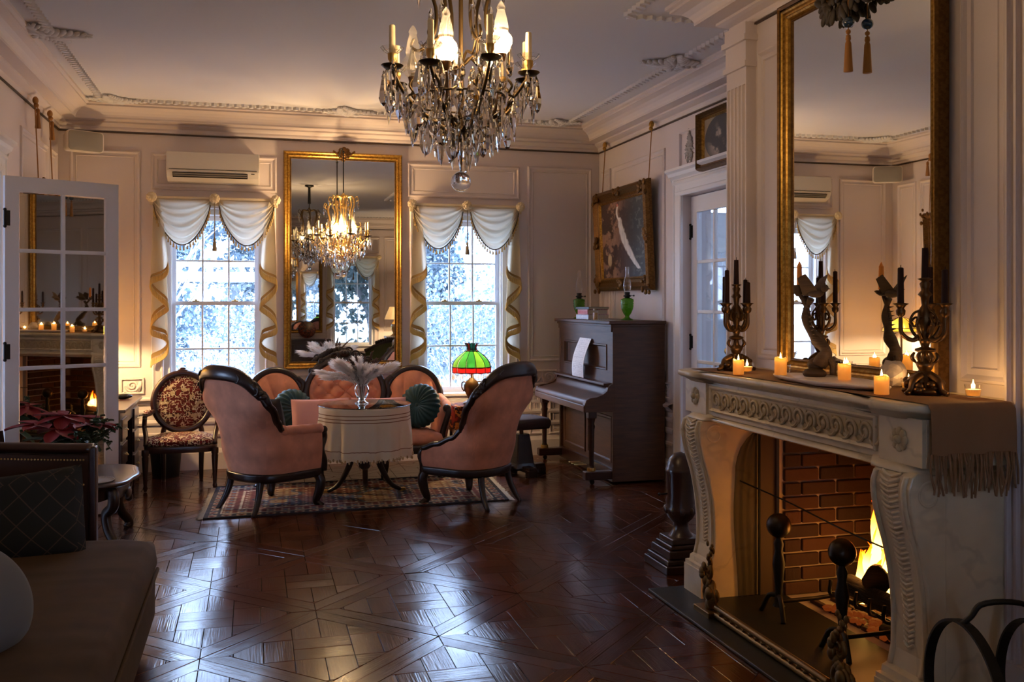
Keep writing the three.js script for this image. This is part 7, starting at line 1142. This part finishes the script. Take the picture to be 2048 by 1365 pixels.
{
  const t = tag(obj('white_tray', loft([[0.9, 0], [1.0, 0.008], [1.02, 0.018], [0.98, 0.022], [0.93, 0.015], [0.02, 0.014]].map(([k, y]) => Array.from({ length: 48 }, (_, i) => { const a = i / 48 * 2 * PI, w = 1 + 0.05 * sin(a * 5) + 0.03 * sin(a * 9 + 1); return V(2.325 + cos(a) * 0.125 * k * w, SH + 0.005 + y, -3.48 + sin(a) * 0.35 * k * w); })), true, true), phy({ color: RGB(0.72, 0.62, 0.58), roughness: 0.45 })), 'long white irregular stone tray along the mantel', 'tray');
  const wood = std({ color: RGB(0.075, 0.04, 0.028), roughness: 0.75, map: T.grain, bumpMap: T.grainB, bumpScale: 0.004 });
  const d = thing('driftwood_sculpture', 'curved driftwood carving with a perched bird holding an orange candle', 'sculpture', [2.375, SH + 0.021, -3.665], 0.1);
  obj('base', [ball(0.05, 0, 0.012, 0, 1, 0.5, 1.1), ball(0.035, 0.01, 0.05, -0.005, 1.0, 0.9, 1.1)], wood, d);
  obj('branch', [tube([[0.01, 0.05, 0.02], [0.02, 0.11, 0.05], [0.015, 0.16, 0.0], [0.0, 0.22, -0.045], [0.0, 0.29, -0.055], [0.005, 0.34, -0.03]], (k) => 0.026 * (1.25 - 0.75 * k) + 0.004 * sin(k * 20), 40, 8), tube([[0.02, 0.1, 0.05], [0.03, 0.06, 0.08], [0.03, 0.01, 0.085]], 0.014, 10, 6), tube([[0.0, 0.31, -0.05], [-0.005, 0.345, -0.08], [-0.01, 0.37, -0.095]], 0.011, 10, 6), ...Array.from({ length: 7 }, (_, i) => tube([[0, 0.18 + i * 0.02, -0.02 - i * 0.004], [-0.01, 0.185 + i * 0.02, 0.012 - i * 0.004]], (k) => 0.006 * (1.1 - k), 3, 5))], wood, d);
  obj('bird', [ball(0.03, 0.005, 0.365, 0.0, 0.75, 0.7, 1.7), ball(0.017, 0.005, 0.385, 0.06), tube([[0.005, 0.385, 0.07], [0.005, 0.38, 0.1]], (k) => 0.006 * (1.05 - k), 4, 6), tube([[0.005, 0.36, -0.03], [0.005, 0.36, -0.09], [0.005, 0.375, -0.12]], (k) => [0.018, 0.006], 8, 6)], wood, d);
  const wing = (s) => loft([0, 0.25, 0.5, 0.75, 1].map((k) => Array.from({ length: 7 }, (_, i) => { const u = i / 6; return V(s * (0.012 + 0.05 * k), 0.375 + 0.075 * k - 0.02 * u, 0.035 - u * (0.10 * (1 - 0.45 * k)) - 0.02 * k + 0.006 * ((i % 2) * k)); }))); for (const s of [-1, 1]) obj('wing', wing(s), wood, d);
  obj('candle_holder', lathe([[0.006, 0.35], [0.018, 0.365], [0.02, 0.40], [0.014, 0.402]], 12).translate(-0.012, 0, -0.10), wood, d);
  const oc = tag(obj('orange_taper', [cyl(0.013, 0.011, 0.105, 2.363 - 0.0, SH + 0.405, -3.765, 12), lathe([[0.011, 0], [0.001, 0.02]], 10).translate(2.363, SH + 0.51, -3.765)], std({ color: RGB(0.75, 0.25, 0.03), roughness: 0.5 })), 'orange taper candle held on the driftwood bird carving', 'candle');
  const rk = new THREE.IcosahedronGeometry(0.055, 2), p = rk.attributes.position; for (let i = 0; i < p.count; i++) { const a = V().fromBufferAttribute(p, i), n = 1 + 0.28 * (fbm(a.x * 40 + 9, a.y * 40 + a.z * 30 + 9, 64, 64, 5, 3) - 0.5) * 2; p.setXYZ(i, a.x * n * 0.85, a.y * n * 1.0, a.z * n); } rk.computeVertexNormals();
  const rm = obj('white_rock', flatG(rk), std({ color: RGB(0.38, 0.32, 0.29), roughness: 0.7 })); rm.position.set(2.455, SH + 0.063, -3.24); tag(rm, 'lump of white crystal rock on the mantel by the mirror', 'rock');
}
// ---------- turned pedestal and log carrier ----------
{
  const p = thing('turned_pedestal', 'dark turned wooden pedestal with stepped square base beside the mantelpiece', 'pedestal', [2.345, 0, -4.95], 0.0); p.scale.setScalar(0.93);
  obj('stepped_base', [[0.34, 0, 0.05], [0.31, 0.05, 0.08], [0.27, 0.08, 0.13], [0.23, 0.13, 0.155], [0.20, 0.155, 0.19]].map(([w, a, b]) => rbox(w, b - a, w, 0, (a + b) / 2, 0, 0.008)), M.dark, p);
  obj('shaft', lathe([[0.075, 0.19], [0.06, 0.21], [0.045, 0.24], [0.045, 0.27], [0.075, 0.30], [0.095, 0.34], [0.098, 0.36], [0.088, 0.38], [0.092, 0.40], [0.085, 0.43], [0.09, 0.57], [0.1, 0.585], [0.09, 0.6], [0.085, 0.62], [0.07, 0.66], [0.04, 0.69], [0.001, 0.70]], 24), M.dark, p);
  obj('carved_band', Array.from({ length: 10 }, (_, i) => { const a = i / 10 * 2 * PI; return ball(0.018, cos(a) * 0.09, 0.35, sin(a) * 0.09, 1, 1.3, 1, 7); }), M.dark, p);
  obj('handle', [tube([[-0.09, 0.45, 0], [-0.14, 0.45, 0.01]], 0.006, 4, 6), ball(0.01, -0.145, 0.45, 0.01)], M.iron, p);
}
{
  const h = thing('log_carrier', 'black iron log carrier with two round hoops and a top handle', 'log holder', [2.12, 0, -2.46], -Math.atan2(0.25, 0.97)), R = 0.245;
  for (const x of [0, 0.24]) { const rows = []; for (let i = 0; i <= 64; i++) { const a = i / 64 * 2 * PI, c = [[-0.016, -0.004], [0.016, -0.004], [0.016, 0.004], [-0.016, 0.004]].map(([u, v]) => V(x + u, 0.262 + sin(a) * (R + v), cos(a) * (R + v))); rows.push(c); } const g = loft(rows, true).toNonIndexed(); g.computeVertexNormals(); obj('hoop', g, M.iron, h); }
  obj('handle', tube([[-0.01, 0.505, 0.0], [0.02, 0.53, 0.0], [0.05, 0.565, 0], [0.19, 0.565, 0], [0.22, 0.53, 0], [0.25, 0.505, 0]], 0.009, 30, 6), M.iron, h);
  for (const z of [-0.12, 0.12]) obj('stretcher', tube([[0, 0.05, z], [0.24, 0.05, z]], 0.008, 4, 6), M.iron, h);
}
// ---------- things that only the mirrors show ----------
{
  const p = thing('white_pedestal', 'white stepped pedestal under a lamp in the far corner behind the camera', 'pedestal', [2.72, 0, 0.95]);
  obj('plinth', [rbox(0.36, 0.12, 0.36, 0, 0.06, 0, 0.008), rbox(0.28, 0.62, 0.28, 0, 0.43, 0, 0.008), rbox(0.34, 0.05, 0.34, 0, 0.765, 0, 0.008), rbox(0.38, 0.04, 0.38, 0, 0.81, 0, 0.008)], M.white, p);
  const l = thing('table_lamp', 'table lamp with cream cone shade on the white pedestal, glowing behind the camera', 'lamp', [2.72, 0.832, 0.95]);
  obj('base', lathe([[0.001, 0], [0.08, 0.003], [0.07, 0.02], [0.03, 0.05], [0.06, 0.12], [0.075, 0.19], [0.05, 0.26], [0.015, 0.3], [0.012, 0.36]], 20), M.brass, l);
  obj('shade', lathe([[0.20, 0.33], [0.19, 0.36], [0.10, 0.58]], 32), phy({ color: RGB(0.85, 0.72, 0.5), roughness: 1, transmission: 0.5, thickness: 0 }), l);
  obj('light_bulb', ball(0.03, 0, 0.42, 0), M.bulb, l);
  lamp(WARM, 4.2, 2.72, 1.252, 0.95, 1.5);
}
{
  const c = thing('sideboard', 'dark sideboard under the gilt mirror on the end wall, seen by reflection', 'sideboard', [0.82, 0, ZF - 0.27], PI);
  obj('carcase', rbox(1.3, 0.66, 0.42, 0, 0.41, 0, 0.01), M.dark, c); obj('sideboard_top', rbox(1.36, 0.03, 0.46, 0, 0.755, 0, 0.008), M.dark, c);
  for (const x of [-0.33, 0.33]) for (const y of [0.27, 0.55]) { const d = obj('drawer', rbox(0.6, 0.24, 0.02, x, y, 0.21, 0.006), M.dark, c); for (const s of [-0.15, 0.15]) obj('drawer_pull', tube([[x + s - 0.04, y, 0.222], [x + s, y - 0.015, 0.24], [x + s + 0.04, y, 0.222]], 0.005, 10, 5), M.brass, d); }
  for (const [x, z] of [[-0.6, -0.17], [0.6, -0.17], [-0.6, 0.17], [0.6, 0.17]]) obj('foot', lathe([[0.025, 0], [0.035, 0.04], [0.03, 0.085]], 12).translate(x, 0, z), M.dark, c);
  const v = obj('tall_vase', lathe([[0.001, 0], [0.06, 0.002], [0.055, 0.03], [0.07, 0.15], [0.08, 0.2], [0.076, 0.2], [0.066, 0.15], [0.05, 0.034], [0.001, 0.03]], 20), M.thinGlass); v.position.set(0.62, 0.772, ZF - 0.34); tag(v, 'glass vase of plumes on the sideboard, seen in the pier mirror', 'vase');
  for (let i = 0; i < 5; i++) { const a = i / 5 * 2 * PI, m = obj('pale_plume', plume(cos(a), sin(a), rr(0.2, 0.5), rr(0.32, 0.4), 0.04, 220), std({ color: RGB(0.6, 0.55, 0.5), roughness: 1 })); m.position.set(0.62, 0.80, ZF - 0.34); tag(m, 'pale plume in the vase on the sideboard', 'plume', 'plumes on the sideboard'); }
  const pl3 = obj('red_plate', lathe([[0.001, 0.01], [0.1, 0.012], [0.17, 0.03], [0.172, 0.034], [0.1, 0.018], [0.001, 0.016]], 36).rotateX(-PI / 2 + 0.25).translate(0, 0.17, 0), phy({ color: RGB(0.4, 0.06, 0.02), map: T.tapestry, roughness: 0.25 })); pl3.position.set(1.05, 0.775, ZF - 0.13); tag(pl3, 'red patterned plate propped on the sideboard, seen in the pier mirror', 'plate');
  const s = thing('green_settee', 'dark carved settee in green satin, seen in the pier mirror', 'settee', [2.15, 0, -0.9], -PI / 2 + 0.9), gs = phy({ color: RGB(0.11, 0.13, 0.035), roughness: 0.4, sheen: 0.6, sheenColor: RGB(0.5, 0.55, 0.25) });
  obj('seat', rbox(1.2, 0.14, 0.5, 0, 0.36, 0, 0.05, 4), gs, s); obj('backrest', loft([0, 0.3, 0.6, 0.85, 1].map((k) => Array.from({ length: 25 }, (_, i) => { const u = i / 24 * 2 - 1; return V(u * 0.58, 0.42 + k * (0.30 + 0.08 * cos(u * 2.4)), -0.2 - 0.09 * k + 0.02 * sin(PI * k)); }))), gs, s);
  obj('back_frame', [tube(Array.from({ length: 25 }, (_, i) => { const u = i / 24 * 2 - 1; return V(u * 0.6, 0.735 + 0.08 * cos(u * 2.4), -0.295); }), 0.03, 50, 8), ...Array.from({ length: 13 }, (_, i) => ball(0.035, (i - 6) * 0.055, 0.80 + 0.05 * cos((i - 6) * 0.25), -0.295, 1, 0.9, 0.7, 8)), tube([[-0.6, 0.62, -0.28], [-0.62, 0.5, -0.2], [-0.62, 0.56, 0.05], [-0.6, 0.4, 0.22]], 0.025, 20, 7), tube([[0.6, 0.62, -0.28], [0.62, 0.5, -0.2], [0.62, 0.56, 0.05], [0.6, 0.4, 0.22]], 0.025, 20, 7), rbox(1.24, 0.06, 0.52, 0, 0.29, 0, 0.015)], M.carved, s);
  for (const x of [-1, 1]) for (const z of [-1, 1]) obj('leg', z > 0 ? cabriole(x * 0.56, 0.2, 0.27, x, 1) : rakedLeg(x * 0.54, -0.18, 0.27, x, -1), M.carved, s);
}
renderer.render(scene, camera);
